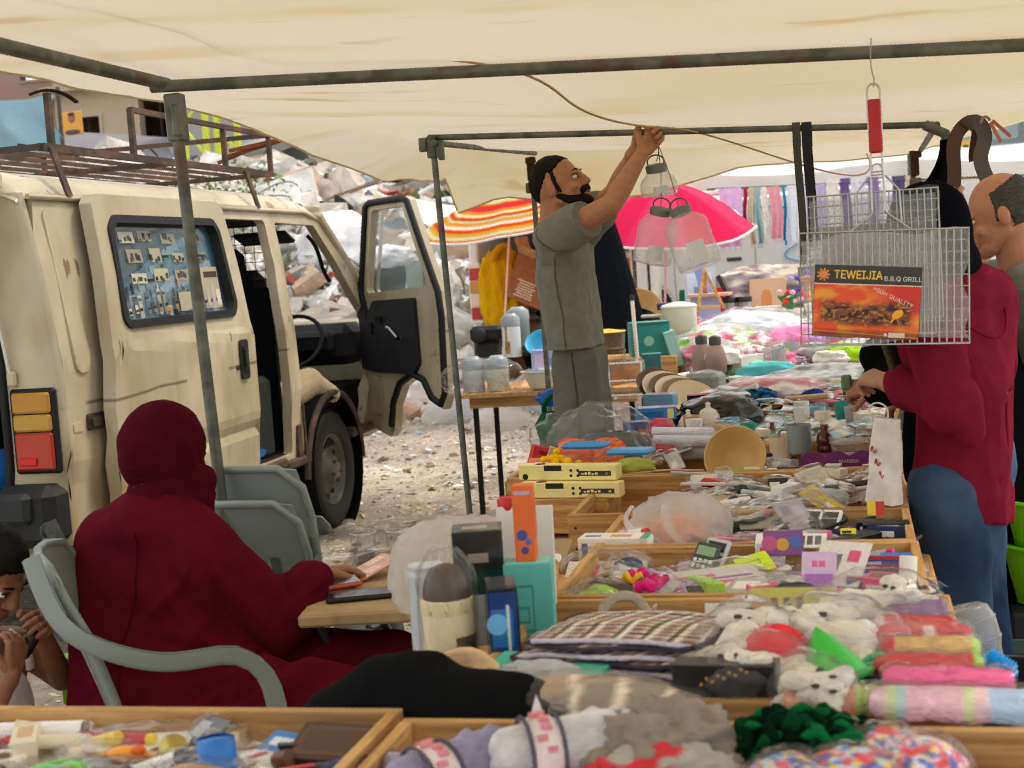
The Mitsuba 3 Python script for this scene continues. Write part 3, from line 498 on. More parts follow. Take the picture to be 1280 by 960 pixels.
def rubble():
    k = thing('rubble_heap', 'tall grey and white heap of broken concrete and rubbish behind the van', 'rubble heap')
    xs = np.linspace(-27, 0, 110); ys = np.linspace(12.6, 40, 90); X, Y = np.meshgrid(xs, ys, indexing='ij'); a = MB(); Z = heap_z(X, Y) - .06 + np.where(Y < 13.2, -.2, 0)
    a.grid(np.stack([X, Y, Z], -1), '#7d776e'); part(k, 'base', a, 'stone')
    r = np.random.default_rng(21); cols = ['#dedcd7', '#c9c6c0', '#cfccc6', '#efeeea', '#b8b2a8', '#d8cfc0', '#a29d97', '#e2dacd', '#d0cbc3', '#b89d86']
    items = []
    for q in range(6200):
        y = 13.0 + 10.5 * r.random() ** 1.1; x = r.uniform(-9.5 - (y - 13) * .55, -3.0 - .0 * y); 
        if heap_z(np.array(x), np.array(y)) < .05 and r.random() < .55: continue
        s = float(np.clip(r.lognormal(-1.95, .66), .05, .75)); items.append((s / y * (1.6 if y < 21 else 1), x, y, s))
    for q in range(700):
        y = 21 + 12 * r.random(); x = r.uniform(-24, -7); s = float(np.clip(r.lognormal(-1.0, .5), .2, 1.2)); items.append((s / y, x, y, s))
    items.sort(reverse=True); big = MB()
    for q, (w, x, y, s) in enumerate(items):
        v, f = block(r, s); z = float(heap_z(np.array(x), np.array(y))) + s * .12; a = MB() if q < 298 else big
        c = C(cols[r.integers(len(cols))]) * r.uniform(.8, 1.05); a.raw(v + [x, y, z], f, np.clip(c, 0, 1), False)
        if q < 298: part(k, 'stone', a, 'stone')
    part(k, 'stones', big, 'stone', kind='stuff')
    a = MB()
    for q in range(420):
        y = 13.4 + 9 * r.random(); x = r.uniform(-9, -3.4); z = float(heap_z(np.array(x), np.array(y))) + r.uniform(.05, .22); w_ = r.uniform(.05, .2); Pq = np.array([[(w_ * i + r.uniform(-.03, .03), w_ * .8 * j + r.uniform(-.03, .03), r.uniform(-.06, .08)) for j in (-1, 0, 1)] for i in (-1, 0, 1)]); m = R(r.uniform(-50, 50), r.uniform(-50, 50), r.uniform(0, 360))
        a.grid(Pq @ m[:3, :3].T + [x, y, z], ['#f4f4f2', '#eef0f2', '#dfe3e6', '#8fa6b8', '#3d3f44', '#a0714b', '#c9b79a', '#6f7f5a', '#b5564a'][r.integers(9)], False)
    part(k, 'litter', a, 'matte', kind='stuff')
    # rubbish on the heap
    a = MB()
    for q in range(26):
        y = 14 + 8 * r.random(); x = r.uniform(-8.5, -3.6); z = float(heap_z(np.array(x), np.array(y))) + .12; L = r.uniform(.5, 1.5); an = r.uniform(0, 6.3)
        a.bar((x, y, z), (x + L * math.cos(an), y + L * math.sin(an) * .6, z + r.uniform(-.1, .35)), r.uniform(.03, .09), .03, ['#6d5a48', '#8b7a63', '#4c443c', '#7d7468'][r.integers(4)])
    for q in range(16):
        y = 15 + 6 * r.random(); x = r.uniform(-8, -4.2); z = float(heap_z(np.array(x), np.array(y))); pts = curve([(x, y, z), (x + r.uniform(-.3, .3), y, z + r.uniform(.2, .5)), (x + r.uniform(-.6, .6), y - .2, z + r.uniform(.1, .4))], 10); a.path(pts, .009, '#5c4535', 5)
    part(k, 'timber', a, 'matte', kind='stuff')
    def rag(name, px, sz, col, mat, lab, cat, seed, flat=.5):
        v = _ICO[3].vertices; d = ridge(v * 1.6 + seed * 3.1, 4, seed); a = MB(); a.raw(v * (.55 + .75 * d[:, None]) * np.array(sz) / 2 + px, _ICO[3].faces, col, True); solo(name, a, mat, lab, cat)
    def on(x, y, dz=.1): return (x, y, float(heap_z(np.array(x), np.array(y))) + dz)
    rag('plastic_sack', on(-6.45, 17.5, .25), (1.0, .7, .8), '#f1f2f3', 'cloth', 'large white plastic sack high on the rubble above the cab roof', 'sack', 1)
    rag('plastic_sack', on(-4.75, 16.0, .35), (.55, .5, .7), '#d7d6cf', 'cloth', 'pale knotted sack on the rubble seen through the open door window', 'sack', 2)
    rag('plastic_sack', on(-4.55, 15.0, .2), (.9, .7, .5), '#c6c4bb', 'cloth', 'grey white sack lying in front of the knotted sack on the rubble', 'sack', 3)
    rag('plastic_sheet', on(-5.35, 16.4, .2), (.9, .6, .45), '#33373f', 'cloth', 'dark crumpled sheet on the rubble left of the open door', 'sheet', 4)
    rag('plastic_sheet', on(-5.45, 16.6, .45), (.6, .5, .3), '#eceef2', 'cloth', 'white crumpled sheet above the dark one on the rubble', 'sheet', 5)
    rag('plastic_sheet', on(-3.75, 15.4, .3), (1.2, .6, .25), '#4c5c74', 'cloth', 'blue grey sheet sliding down the rubble beside the second van', 'sheet', 6)
    rag('orange_rag', on(-4.95, 15.0, .25), (.4, .3, .3), '#e29a2e', 'cloth', 'orange rag on the rubble by the brown board', 'rag', 7)
    rag('blue_rag', on(-4.62, 14.7, .2), (.35, .25, .2), '#3f86d6', 'cloth', 'blue rag on the rubble in the door window', 'rag', 8)
    a = MB(); x, y, z = on(-5.3, 15.2, .2); a.box((x, y, z), (.9, .05, .3), '#8a5c3d', ry=12, rz=10); solo('brown_board', a, 'matte', 'brown board on the rubble beside the windscreen pillar', 'board')
    a = MB(); x, y, z = on(-3.7, 14.8, .35); a.box((x, y, z), (.5, .3, .28), '#a6764c', ry=-14, rz=20); solo('crushed_carton', a, 'matte', 'crushed brown carton on the rubble under the striped umbrella', 'carton')
    for q, (x, y, s) in enumerate(((-3.55, 12.5, .62), (-3.2, 12.3, .66), (-2.9, 12.5, .7), (-2.55, 12.3, .6), (-2.95, 11.7, .5))):
        v = _ICO[3].vertices; d = ridge(v * 1.5 + q * 2.3, 4, 30 + q); a = MB(); a.raw(v * (.6 + .6 * d[:, None]) * np.array([s, s * .8, s * .62]) / 2 + [x, y, s * .22], _ICO[3].faces, ['#f0f0ee', '#e8eaee', '#f3f3f3', '#dfe5e6', '#ecebe6'][q], True)
        solo('rubbish_bag', a, 'milky', ['leftmost white rubbish bag on the ground before the second van', 'second white rubbish bag from the left before the second van', 'third white rubbish bag from the left before the second van', 'rightmost white rubbish bag before the second van', 'small white rubbish bag nearest the stall on the ground'][q], 'bag', 'white rubbish bags on the ground')
    a = MB(); r = np.random.default_rng(4); c = on(-8.3, 18.5, .0)
    for q in range(700):
        p = np.array(c) + r.standard_normal(3) * [.35, .3, .3] + [0, 0, .35]; s = .06; m = R(*r.uniform(0, 360, 3)); a.raw(np.array([[0, 0, 0], [s, .3 * s, 0], [s * 1.6, 0, .02], [s, -.3 * s, 0]]) @ m[:3, :3].T + p, [[0, 1, 2], [0, 2, 3]], ['#5d7d35', '#7d9b4a', '#3f5b25'][r.integers(3)])
    b = thing('wild_shrub', 'small green weed growing in the rubble seen through the windscreen', 'shrub'); part(b, 'leaves', a, 'matte', kind='stuff'); a = MB(); a.path([c, np.array(c) + [.05, 0, .5]], .015, '#5b4a35'); part(b, 'stem', a, 'matte')
rubble()

# ---------------------------------------------------------------- ruined buildings behind
scene['concrete'] = two(bump(pr(rough=.95, specular=.2), lambda p, n, uv: FB(p.x * 2.5, p.y * 2.5, p.z * 2.5, 4), .05, 1e-2))
def ruin(name, label, x, y, z0, w, h, d, col, rows, cols, r, broken=True, roof=None, ry=0):
    k = thing(name, label, 'building'); face = sbox(0, 0, w, h); ops = []
    fh = h / rows; cw = w / cols
    for i in range(rows):
        for j in range(cols):
            if r.random() < .82:
                a0 = cw * (j + .2 + .08 * r.random()); b0 = fh * (i + .22); ops.append(sbox(a0, b0, a0 + cw * r.uniform(.4, .6), b0 + fh * r.uniform(.42, .6)))
    top = [(0, -1), (0, h * r.uniform(.9, 1))] + [(w * t, h * (r.uniform(.82, 1.0) if broken else 1)) for t in np.linspace(.08, .92, 9)] + [(w, h), (w, -1)]
    m = M((x, y, z0), ry=ry) @ np.array([[1, 0, 0, 0], [0, 0, -1, 0], [0, 1, 0, 0], [0, 0, 0, 1.]])
    a = MB(); a.prism(Polygon(top).difference(unary_union(ops)), .35, col, m); part(k, 'wall', a, 'concrete')
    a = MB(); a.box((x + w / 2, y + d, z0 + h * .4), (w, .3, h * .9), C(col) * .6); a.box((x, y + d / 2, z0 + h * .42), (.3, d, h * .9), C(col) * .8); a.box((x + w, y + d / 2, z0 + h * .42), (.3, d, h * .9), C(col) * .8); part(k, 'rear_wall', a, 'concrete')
    for i in range(rows + 1):
        a = MB(); a.box((x + w / 2, y + d / 2 - .45, z0 + fh * i), (w + .5, d + .7, .2), C(col) * .95, ry=ry + r.uniform(-1, 1) * (2.5 if broken else .2)); part(k, 'floor_slab', a, 'concrete')
    for o in ops:
        bx = o.bounds; a = MB(); a.prism(ring(o.buffer(-.02), .09), .08, C(col) * 1.05 if max(C(col)) < .9 else C(col), m @ M((0, 0, .33))); 
        if r.random() < .5: a.prism(sbox((bx[0] + bx[2]) / 2 - .03, bx[1], (bx[0] + bx[2]) / 2 + .03, bx[3]), .05, '#33302c', m @ M((0, 0, .1)))
        part(k, 'window', a, 'concrete')
    return k
def background():
    r = np.random.default_rng(17)
    ruin('damaged_building', 'grey concrete ruin with dark openings above the rubble', -15.2, 31, 1.5, 7.2, 5.0, 5, '#a3a09c', 2, 4, r)
    ruin('damaged_building', 'beige damaged block of flats seen through the roof rack', -24.5, 42, 2.5, 9.5, 8.5, 6, '#b7a78f', 3, 4, r, ry=0)
    ruin('damaged_building', 'brownish pink building at the far left above the van roof', -32.5, 44, 2.5, 7.5, 8.5, 6, '#9f857b', 3, 3, r, False)
    ruin('damaged_building', 'pale leaning ruin between the roof rack posts', -14.2, 38, 2.0, 5.0, 5.8, 5, '#c4b8a2', 2, 3, r, True, ry=3)
    for q, (x, y, z, w, d, rx, ry, c, lab) in enumerate(((-16.6, 31, 4.75, 4.2, 3, 14, 8, '#77757a', 'dark tilted roof slab above the rubble behind the roof rack'), (-13.2, 29.5, 4.3, 4, 3, 16, -14, '#8f8d8c', 'fallen grey slab leaning against the concrete ruin'), (-22.5, 31, 3.7, 4.5, 3, 10, 16, '#88868a', 'tilted slab at the left end of the rubble'))):
        a = MB(); a.box((x, y, z), (w, d, .28), c, rx=rx, ry=ry); b = thing('fallen_slab', lab, 'slab'); part(b, 'slab', a, 'concrete'); a = MB(); 
        for t in np.linspace(-.4, .4, 7): a.path(curve([(x + w * t, y - d / 2, z - .3), (x + w * t + r.uniform(-.2, .2), y - d / 2 - .4, z - .1), (x + w * t, y - d / 2 - .7, z - .6)], 8), .02, '#4c3526', 5)
        part(b, 'reinforcing_bar', a, 'matte', kind='stuff')
    a = MB(); P = np.array([[[-19.4 + 1.75 * u + .1 * math.sin(v * 7), 30 + .15 * math.sin(u * 8 + v * 4), 4.75 + 1.35 * v] for v in np.linspace(0, 1, 14)] for u in np.linspace(0, 1, 14)]); 
    c = MB(); a.grid(P, '#8fb3bf'); c.grid(P[:, ::-1] + [0, .03, 0], '#8fb3bf'); k = thing('blue_banner', 'faded light blue banner hung on the ruins at the far left', 'banner'); part(k, 'cloth', a.join(c), 'cloth')
    a = MB(); a.rod((-19.5, 30.1, 2.5), (-19.5, 30.1, 6.3), .05, '#5a5552'); a.rod((-17.6, 30.1, 2.5), (-17.6, 30.1, 6.3), .05, '#5a5552'); part(k, 'post', a, 'matte')
    a = MB(); x, z, y = -16.95, 5.36, 29.5; a.box((x, y, z), (.48, .06, .52), '#d99a35', ch=.01); k = thing('portrait_poster', 'orange and yellow poster with a small portrait, behind the roof rack', 'poster'); part(k, 'board', a, 'plastic')
    a = MB(); a.ell((x, y - .035, z + .12), (.09, .012, .12), '#8a5c48'); a.ell((x, y - .035, z - .2), (.2, .01, .06), '#4b3a3a'); a.ell((x, y - .04, z + .2), (.085, .012, .05), '#2b1d18'); part(k, 'portrait', a, 'plastic'); a = MB(); a.bar((x, y + .05, 2.5), (x, y + .05, 4.8), .08, .08, '#4b4540'); part(k, 'post', a, 'matte')
    # lime green lattice mast
    k = thing('lattice_mast', 'lime green steel lattice boom standing behind the roof rack', 'crane'); L = '#c3d02f'
    for x0, w in ((-12.55, .45), (-11.86, .42)):
        for dx in (0, w):
            for dy in (0,): a = MB(); a.bar((x0 + dx - .08, 26 + dy, .5), (x0 + dx + .06, 26 + dy, 6.6), .10, .10, L); part(k, 'upright', a, 'plastic')
        for i in range(7):
            z = 2.2 + i * .6; s = i % 2
            for dy in (0,): a = MB(); a.bar((x0 + w * s, 26 + dy, z), (x0 + w * (1 - s), 26 + dy, z + .6), .06, .05, L); part(k, 'brace', a, 'plastic')
    # right hand modern building and yellow sign
    k = thing('office_building', 'pale grey modern building with a glazed balcony behind the white stall roof', 'building'); x, y = 2.0, 34
    a = MB(); a.box((x + 8, y + 4, 6.5), (16, 8, 13), '#c8ccd0'); part(k, 'wall', a, 'concrete')
    for i in range(4): a = MB(); a.box((x + 8, y - .5, 3.2 + 2.4 * i), (16.4, 1.2, .35), '#d9dcde'); part(k, 'balcony', a, 'concrete')
    for i in range(3):
        for q in range(9): a = MB(); a.box((x + .9 + q * 1.75, y - 1.0, 4.0 + 2.4 * i), (1.6, .04, 1.0), '#8fa09f'); a.box((x + .9 + q * 1.75, y - 1.02, 4.55 + 2.4 * i), (1.75, .07, .07), '#6f787b'); a.box((x + .05 + q * 1.75, y - 1.02, 4.0 + 2.4 * i), (.06, .07, 1.1), '#6f787b'); part(k, 'railing_panel', a, 'plastic')
    k = thing('shop_sign', 'yellow sign with black characters above the white stall roof', 'sign'); x, y, z = 1.05, 18.5, 2.42
    a = MB(); a.box((x + .25, y, z - .05), (.62, .06, .5), '#d9a52c', rx=0); part(k, 'board', a, 'plastic'); a = MB(); [a.box((x + .08 + .11 * q, y - .034, z + .04), (.035 + .02 * (q % 2), .012, .2 - .05 * (q % 3)), '#1a1815') for q in range(4)]; a.box((x + .25, y - .034, z - .18), (.62, .012, .03), '#1a1815'); part(k, 'lettering', a, 'plastic')
    a = MB(); a.rod((x + .25, y + .05, 0), (x + .25, y + .05, z - .2), .03, '#3c3a38'); part(k, 'post', a, 'matte')
background()

# ---------------------------------------------------------------- stalls, vans and umbrellas behind
def umbrella(label, top, rad, drop, tilt, colf, foot, polecol, ribs=8, scal=.06, rt=.010):
    k = thing('market_umbrella', label, 'umbrella'); m = M(top, rx=tilt[0], ry=tilt[1]); n = ribs * 6; nr = 60; P = np.zeros((nr, n + 1, 3)); K = np.zeros((nr, n + 1, 3))
    for i, t in enumerate(np.linspace(0.01, 1, nr)):
        for j in range(n + 1):
            an = 2 * math.pi * j / n; u = (j % 6) / 6; sag = 4 * u * (1 - u)
            rr_ = rad * t * (1 - .07 * sag * t); P[i, j] = (rr_ * math.cos(an), rr_ * math.sin(an), -drop * (t ** 1.6) - .03 * sag * t * rad); K[i, j] = C(colf(t, an))
    v = P.reshape(-1, 3) @ m[:3, :3].T + m[:3, 3]; a = MB(); a.grid(v.reshape(P.shape), K); part(k, 'cover', a, 'umbrella_cloth')
    a = MB(); a.path(v.reshape(P.shape)[-1, :-1], .012, '#ece8e2', 5, closed=True); part(k, 'hem', a, 'cloth')
    for q in range(ribs): a = MB(); a.path(v.reshape(P.shape)[1::6, q * 6] - [0, 0, .012], .006, '#c9c7c2', 5); part(k, 'rib', a, 'metal')
    a = MB(); a.rod(np.array(top) + [0, 0, .04], foot, rt, polecol); part(k, 'pole', a, 'plastic')
scene['umbrella_cloth'] = {'type': 'principledthin', 'base_color': VC, 'roughness': .7, 'diff_trans': .8}
def stripes(t, an):
    s = ['#e8532c', '#f3ead6', '#d9472f', '#e98b2a', '#cfe0b8', '#e6601f', '#f0e2b2', '#c8d8a8', '#ea7f27', '#df3b3a', '#e23a4a', '#e98f2c', '#f2e3b4', '#d9551f', '#cbd9ac', '#ea9a3a', '#f3ead8', '#e2531f', '#e0a63c', '#dcdcae', '#e46a24']
    return s[min(len(s) - 1, int(t * len(s)))]
def second_row():
    umbrella('orange, red and pale green striped umbrella in front of the second van', (-3.06, 13.2, 2.20), .98, .27, (13, -6), stripes, (-3.30, 13.2, .3), '#e9c4b4')
    umbrella('bright pink red umbrella with white hem behind the standing man', (-1.47, 12.1, 2.06), .76, .36, (15, 5), lambda t, an: '#ef2f60' if int((an + .3) / .785) % 2 else '#f4507c', (-1.58, 12.1, .4), '#e6b9b4')
    # second van seen from behind, hatch open
    k = thing('open_van', 'white van parked with its rear end open, full of sacks and cartons', 'van'); y = 14.2; g = .12; w = '#dcdbd6'
    x0, x1 = -3.80, -2.0
    a = MB(); zs = np.linspace(g + .35, 2.35, 8)
    a.box((x0 + .05, y + 2, 1.42), (.1, 4, 2.0), w, ch=.02); part(k, 'side_panel', a, 'plastic'); a = MB(); a.box((x1 - .05, y + 2, 1.42), (.1, 4, 2.0), w, ch=.02); part(k, 'side_panel', a, 'plastic')
    a = MB(); a.box(((x0 + x1) / 2, y + 2, 2.42), (1.8, 4.0, .1), w, ch=.04); part(k, 'roof', a, 'plastic')
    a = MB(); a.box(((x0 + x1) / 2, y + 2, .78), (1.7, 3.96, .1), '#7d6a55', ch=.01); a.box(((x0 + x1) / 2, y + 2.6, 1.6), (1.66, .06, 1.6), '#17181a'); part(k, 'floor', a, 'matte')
    a = MB(); a.box(((x0 + x1) / 2, y - .06, .64), (1.76, .16, .2), '#2a2b2d', ch=.03); part(k, 'bumper', a, 'dark_trim')
    for x, cs in ((x0 + .06, ('#b02026', '#c08a3a', '#d9c9b8', '#a01c22')), (x1 - .1, ('#b86a2a', '#c07a35', '#c9802f', '#a8541c'))):
        a = MB(); a.box((x, y - .02, 1.2), (.13, .06, .62), w, ch=.01); t = part(k, 'tail_lamp', a, 'plastic')
        for q, c in enumerate(cs): a = MB(); a.box((x, y - .05, 1.40 - .135 * q), (.11, .03, .125), c, ch=.006); part(t, 'lens', a, 'gloss')
    for q, cx in enumerate((x0 + .12, x1 - .12)):
        for cy in (y + .8, y + 3.1): a = MB(); m = M((cx, cy, g + .32)) @ R(0, 90, 0); a.lathe([(.18, -.1), (.3, -.1), (.32, -.06), (.32, .06), (.3, .1), (.18, .1), (.16, .05), (0, .05)], '#1b1b1b', m, 26); part(k, 'wheel', a, 'dark_trim')
    a = MB(); a.box((x1 + .03, y - .36, 1.5), (.05, .7, 1.6), w, rz=-4, ch=.02); a.box((x1 - .0, y - .36, 1.35), (.03, .6, .9), '#cfcabd', rz=-4, ch=.01); a.box((x1 + .06, y - .18, 1.05), (.05, .07, .9), '#151515', ch=.01); part(k, 'rear_door', a, 'plastic')
    a = MB(); v = _ICO[4].vertices; d = ridge(v * [2.4, 2.4, 1.1] + 4, 4, 3); P = v * (.62 + .6 * d[:, None]) * [.23, .2, .46]; P[:, 2] = np.maximum(P[:, 2], -.34); a.raw(P + [-3.42, 14.05, 1.18], _ICO[4].faces, '#c79a12', True); a.path(curve([(-3.47, 13.95, 1.46), (-3.45, 13.9, 1.58), (-3.38, 13.98, 1.66)], 8), .04, '#c79a12'); solo('yellow_sack', a, 'cloth', 'bulging yellow sack standing in the open rear of the second van', 'sack')
    k = thing('cardboard_carton', 'tilted brown cardboard carton with printed lines in the second van', 'carton'); mk = M((-3.02, 13.95, 1.28), ry=24, rz=-8); a = MB(mk); a.box((0, 0, 0), (.50, .36, .46), '#9a6443'); part(k, 'body', a, 'matte')
    a = MB(mk); a.grid([[(-.25, -.18, .23), (-.25, .18, .23)], [(-.30, -.30, .36), (-.30, .06, .38)]], '#c39a6f', False); a.grid([[(.25, -.18, .23), (.25, .18, .23)], [(.40, -.2, .30), (.40, .16, .30)]], '#c39a6f', False); a.grid([[(-.25, -.18, .231), (.25, -.18, .231)], [(-.2, -.34, .33), (.28, -.34, .33)]], '#b98c62', False); part(k, 'flap', a, 'matte')
    a = MB(mk)
    for q in range(7): a.box((-.06 + .004 * (q % 3), -.183, -.02 - .026 * q), (.20 - .03 * (q % 2), .004, .011), '#e0cdb8')
    a.box((.12, -.183, .1), (.06, .004, .07), '#3a2a20'); part(k, 'print', a, 'matte')
    k = thing('plastic_crate', 'dark purple plastic crate at the back of the second van', 'crate'); a = MB()
    for z in np.linspace(1.35, 1.85, 9): a.box((-2.95, 14.55, z), (.7, .02, .025), '#2c1f3a')
    for x in np.linspace(-3.28, -2.62, 10): a.box((x, 14.56, 1.6), (.02, .02, .5), '#2c1f3a')
    a.box((-2.95, 14.75, 1.6), (.7, .36, .5), '#1a1224'); part(k, 'basket', a, 'plastic')
    # black cloth draped beside the man
    a = MB(); P = np.zeros((30, 26, 3))
    for i, u in enumerate(np.linspace(0, 1, 30)):
        for j, v in enumerate(np.linspace(0, 1, 26)):
            an = math.pi * (v * 1.25 - .1); ra = (.07 + .15 * u ** .8); P[i, j] = (-1.46 + .10 * u - ra * math.cos(an), 8.6 - ra * .8 * math.sin(an) + .012 * math.sin(v * 40) * u, 1.74 - 1.05 * u)
    a.grid(P, '#14171c'); solo('black_cloth', a, 'cloth', 'long black cloth hanging behind the standing man', 'cloth')
    # white roofed clothes stall
    k = thing('white_stall_canopy', 'long white stall canopy with clothes hanging along its front', 'canopy'); a = MB(); X = np.linspace(-2.0, 4.2, 60); P = np.zeros((60, 16, 3))
    for j, v in enumerate(np.linspace(0, 1, 16)):
        P[:, j] = np.stack([X, np.full(60, 12.95 + 2.6 * v), 2.12 + .20 * math.sin(min(v * 2.4, 1) * 1.57) + .025 * np.sin(X * 3.1 + v * 2) - .04 * X * .6], -1)
    P[..., 2] += .06 * (meshkit.fbm(P * [2, 2, 1], 3, 3) - .5); F = np.zeros((60, 8, 3))
    for j, v in enumerate(np.linspace(0, 1, 8)): F[:, j] = P[:, 0] + np.stack([0 * X, .03 * np.sin(X * 14) * v, -.16 * v - .03 * np.sin(X * 5) * v], -1)
    a.grid(P, '#f0f0ef'); a.grid(F, '#e9e7e1'); part(k, 'cover', a, 'umbrella_cloth')
    a = MB(); pts = curve([(-1.75, 12.9, 1.62), (-1.6, 12.86, 1.80), (-1.35, 12.84, 1.93), (-1.1, 12.86, 1.99)], 18); a.path(pts, np.linspace(.07, .03, 18) * (1 + .3 * np.sin(np.arange(18) * 1.9)), '#e4e1d8', 9); a.grid([[(-2.0, 12.95, 2.08 - .5 * v + .02 * math.sin(u * 9)) if u == 0 else (-2.0 + .75 * u, 12.95 - .05 * math.sin(u * 12), 2.08 - (.48 - .3 * u) * v) for v in np.linspace(0, 1, 6)] for u in np.linspace(0, 1, 14)], '#e6e3d9'); part(k, 'gathered_cloth', a, 'cloth')
    for x in (-1.9, .55, 3.6): a = MB(); a.rod((x, 12.9, .3), (x, 12.9, 2.2), .018, '#9a9a94'); part(k, 'post', a, 'steel')
    a = MB(); a.rod((-1.2, 12.85, 2.02), (3.6, 12.85, 1.86), .01, '#55524c'); part(k, 'rail', a, 'steel')
    names = [('towel', '#d9c2ee', .20, .52, 'wide lilac'), ('scarf', '#b03a58', .035, .30, 'narrow crimson'), ('towel', '#d8cdb0', .05, .5, 'cream fringed'), ('scarf', '#9fc3c4', .05, .5, 'pale teal'), ('scarf', '#efeae4', .05, .42, 'white twisted'), ('towel', '#e6a6ae', .10, .46, 'pink printed'), ('scarf', '#2fa8d6', .025, .48, 'narrow bright blue'), ('towel', '#e3e8ee', .13, .50, 'very pale blue'), ('towel', '#cdc8ee', .10, .47, 'soft violet'), ('towel', '#bfb3d6', .09, .5, 'greyish violet'), ('shirt', '#e8e4da', .10, .45, 'off white'), ('shirt', '#6d5b8d', .08, .5, 'dark violet'), ('shirt', '#d8d8e4', .12, .5, 'bluish white'), ('shirt', '#8d7aa6', .09, .46, 'mauve'), ('shirt', '#efeef2', .10, .5, 'bright white'), ('shirt', '#5a5470', .1, .46, 'slate'), ('shirt', '#c9b7a0', .1, .5, 'sand coloured')]
    x = -1.10
    for q, (nm, c, w, h, lab) in enumerate(names):
        a = MB(); U = np.linspace(0, 1, 9); Vv = np.linspace(0, 1, 10); zt = 2.02 - (x + 1.2) * .033
        P = np.array([[(x + w * u + .01 * math.sin(v * 5 + q), 12.83 + .018 * math.sin(u * 12 + q) * (.3 + v), zt - h * v) for v in Vv] for u in U]); a.grid(P, c); a.grid(P[::-1] + [0, .012, 0], c)
        if nm == 'shirt': a.box((x + w / 2, 12.84, zt + .02), (w * 1.2, .03, .04), c)
        for t in range(4): a.box((x + w * (t + .5) / 4, 12.825, zt - h - .02), (.006, .006, .04), C(c) * .9)
        solo('hanging_' + nm, a, 'cloth', f'{lab} {nm} hanging on the rail under the white stall roof', nm, 'clothes on the rail of the white stall'); x += w + .012
    # white pickup with blue graffiti
    k = thing('white_pickup', 'white vehicle with blue spray paint parked behind the clothes', 'vehicle'); y = 15.6; g = .55; w = '#e6ebf0'
    prof = Polygon([(-2.75, g + .32), (-2.78, g + .85), (-2.62, g + .95), (-2.2, g + 1.02), (-1.82, g + 1.42), (-.2, g + 1.48), (1.8, g + 1.48), (1.8, g + .3)]); wh = [Point(-2.2, g + .3).buffer(.36), Point(1.0, g + .3).buffer(.36)]; win = Polygon([(-1.72, g + 1.02), (-1.58, g + 1.33), (-1.10, g + 1.36), (-1.06, g + 1.06)]).buffer(-.03).buffer(.03)
    mm = M((0, y, 0)) @ R(90); a = MB(); a.prism(prof.difference(unary_union(wh + [win])), .06, w, mm); a.box((-.4, y + .8, g + 1.2), (4.0, 1.5, .5), w, ch=.08); part(k, 'body', a, 'plastic')
    a = MB(); a.prism(win, .01, '#5f8a86', mm @ M((0, 0, .02))); a.box((-1.4, y + .06, g + 1.2), (.5, .02, .34), '#203a38'); part(k, 'window', a, 'gloss')
    for cx in (-2.2, 1.0):
        a = MB(); m = M((cx, y - .04, g + .3)) @ R(90); a.lathe([(.19, -.12), (.30, -.12), (.315, -.06), (.315, .03), (.29, .06), (.2, .05)], '#1d1d1c', m, 30); b = part(k, 'wheel', a, 'dark_trim'); a = MB(); a.lathe([(.2, .03), (.17, .02), (.1, .0), (.06, .04), (0, .04)], '#8b8d90', m, 24); part(b, 'rim', a, 'metal')
    a = MB()
    for p0, p1 in (((-1.84, g + .35), (-1.86, g + 1.0)), ((-.98, g + .35), (-.96, g + 1.4))): a.bar((p0[0], y - .062, p0[1]), (p1[0], y - .062, p1[1]), .012, .006, '#6f767c')
    a.box((-1.2, y - .07, g + .82), (.16, .03, .04), '#3a3f44', ch=.008); a.box((-2.0, y - .066, g + .97), (.1, .01, .03), '#8c2f22'); part(k, 'door_trim', a, 'plastic')
    a = MB()
    for pts in ([(-.95, 1.36), (-.6, 1.33), (-.25, 1.2)], [(-.75, 1.20), (-.4, 1.25), (-.55, 1.12), (-.22, 1.08), (-.5, .95), (-.1, .72)]): a.path(curve([(x, y - .066, g + z) for x, z in pts], 26), .035, '#1f9fd6', 6, sq=.12)
    part(k, 'graffiti', a, 'matte', 'bright blue sprayed scrawl')
second_row()
# ---------------------------------------------------------------- stall tables and wooden trays
def wood_fn(ax):
    def f(p, n, uv):
        a, b = (p.x, p.y) if ax == 0 else (p.y, p.x)
        w = N(a * 1.3, b * 3, p.z * 3) * 3; g = FB(a * 4, b * 60 + w, p.z * 60 + w, 3); t = N(a * 16, b * 200, p.z * 200)
        k = MX(c3('#b0804a'), c3('#d3a76c'), SS(.3, .7, g)); k = MX(k, c3('#8f6236'), SS(.6, .8, t) * .35)
        kn = FB(a * 5 + 3, b * 9, p.z * 14, 2); return MX(MX(k, c3('#5b3a20'), SS(.79, .84, kn) * .8), c3('#7b6a55'), SS(.5, .75, FB(a * 2, b * 4, p.z * 3 + 8, 3)) * .35)
    return f
for ax, nm in ((0, 'wood_x'), (1, 'wood_y')):
    scene[nm] = two(bump(pr(mikit.proc(wood_fn(ax)), .62, specular=.3), lambda p, n, uv, ax=ax: N((p.x if ax == 0 else p.y) * 8, (p.y if ax == 0 else p.x) * 160, p.z * 160), .0012))
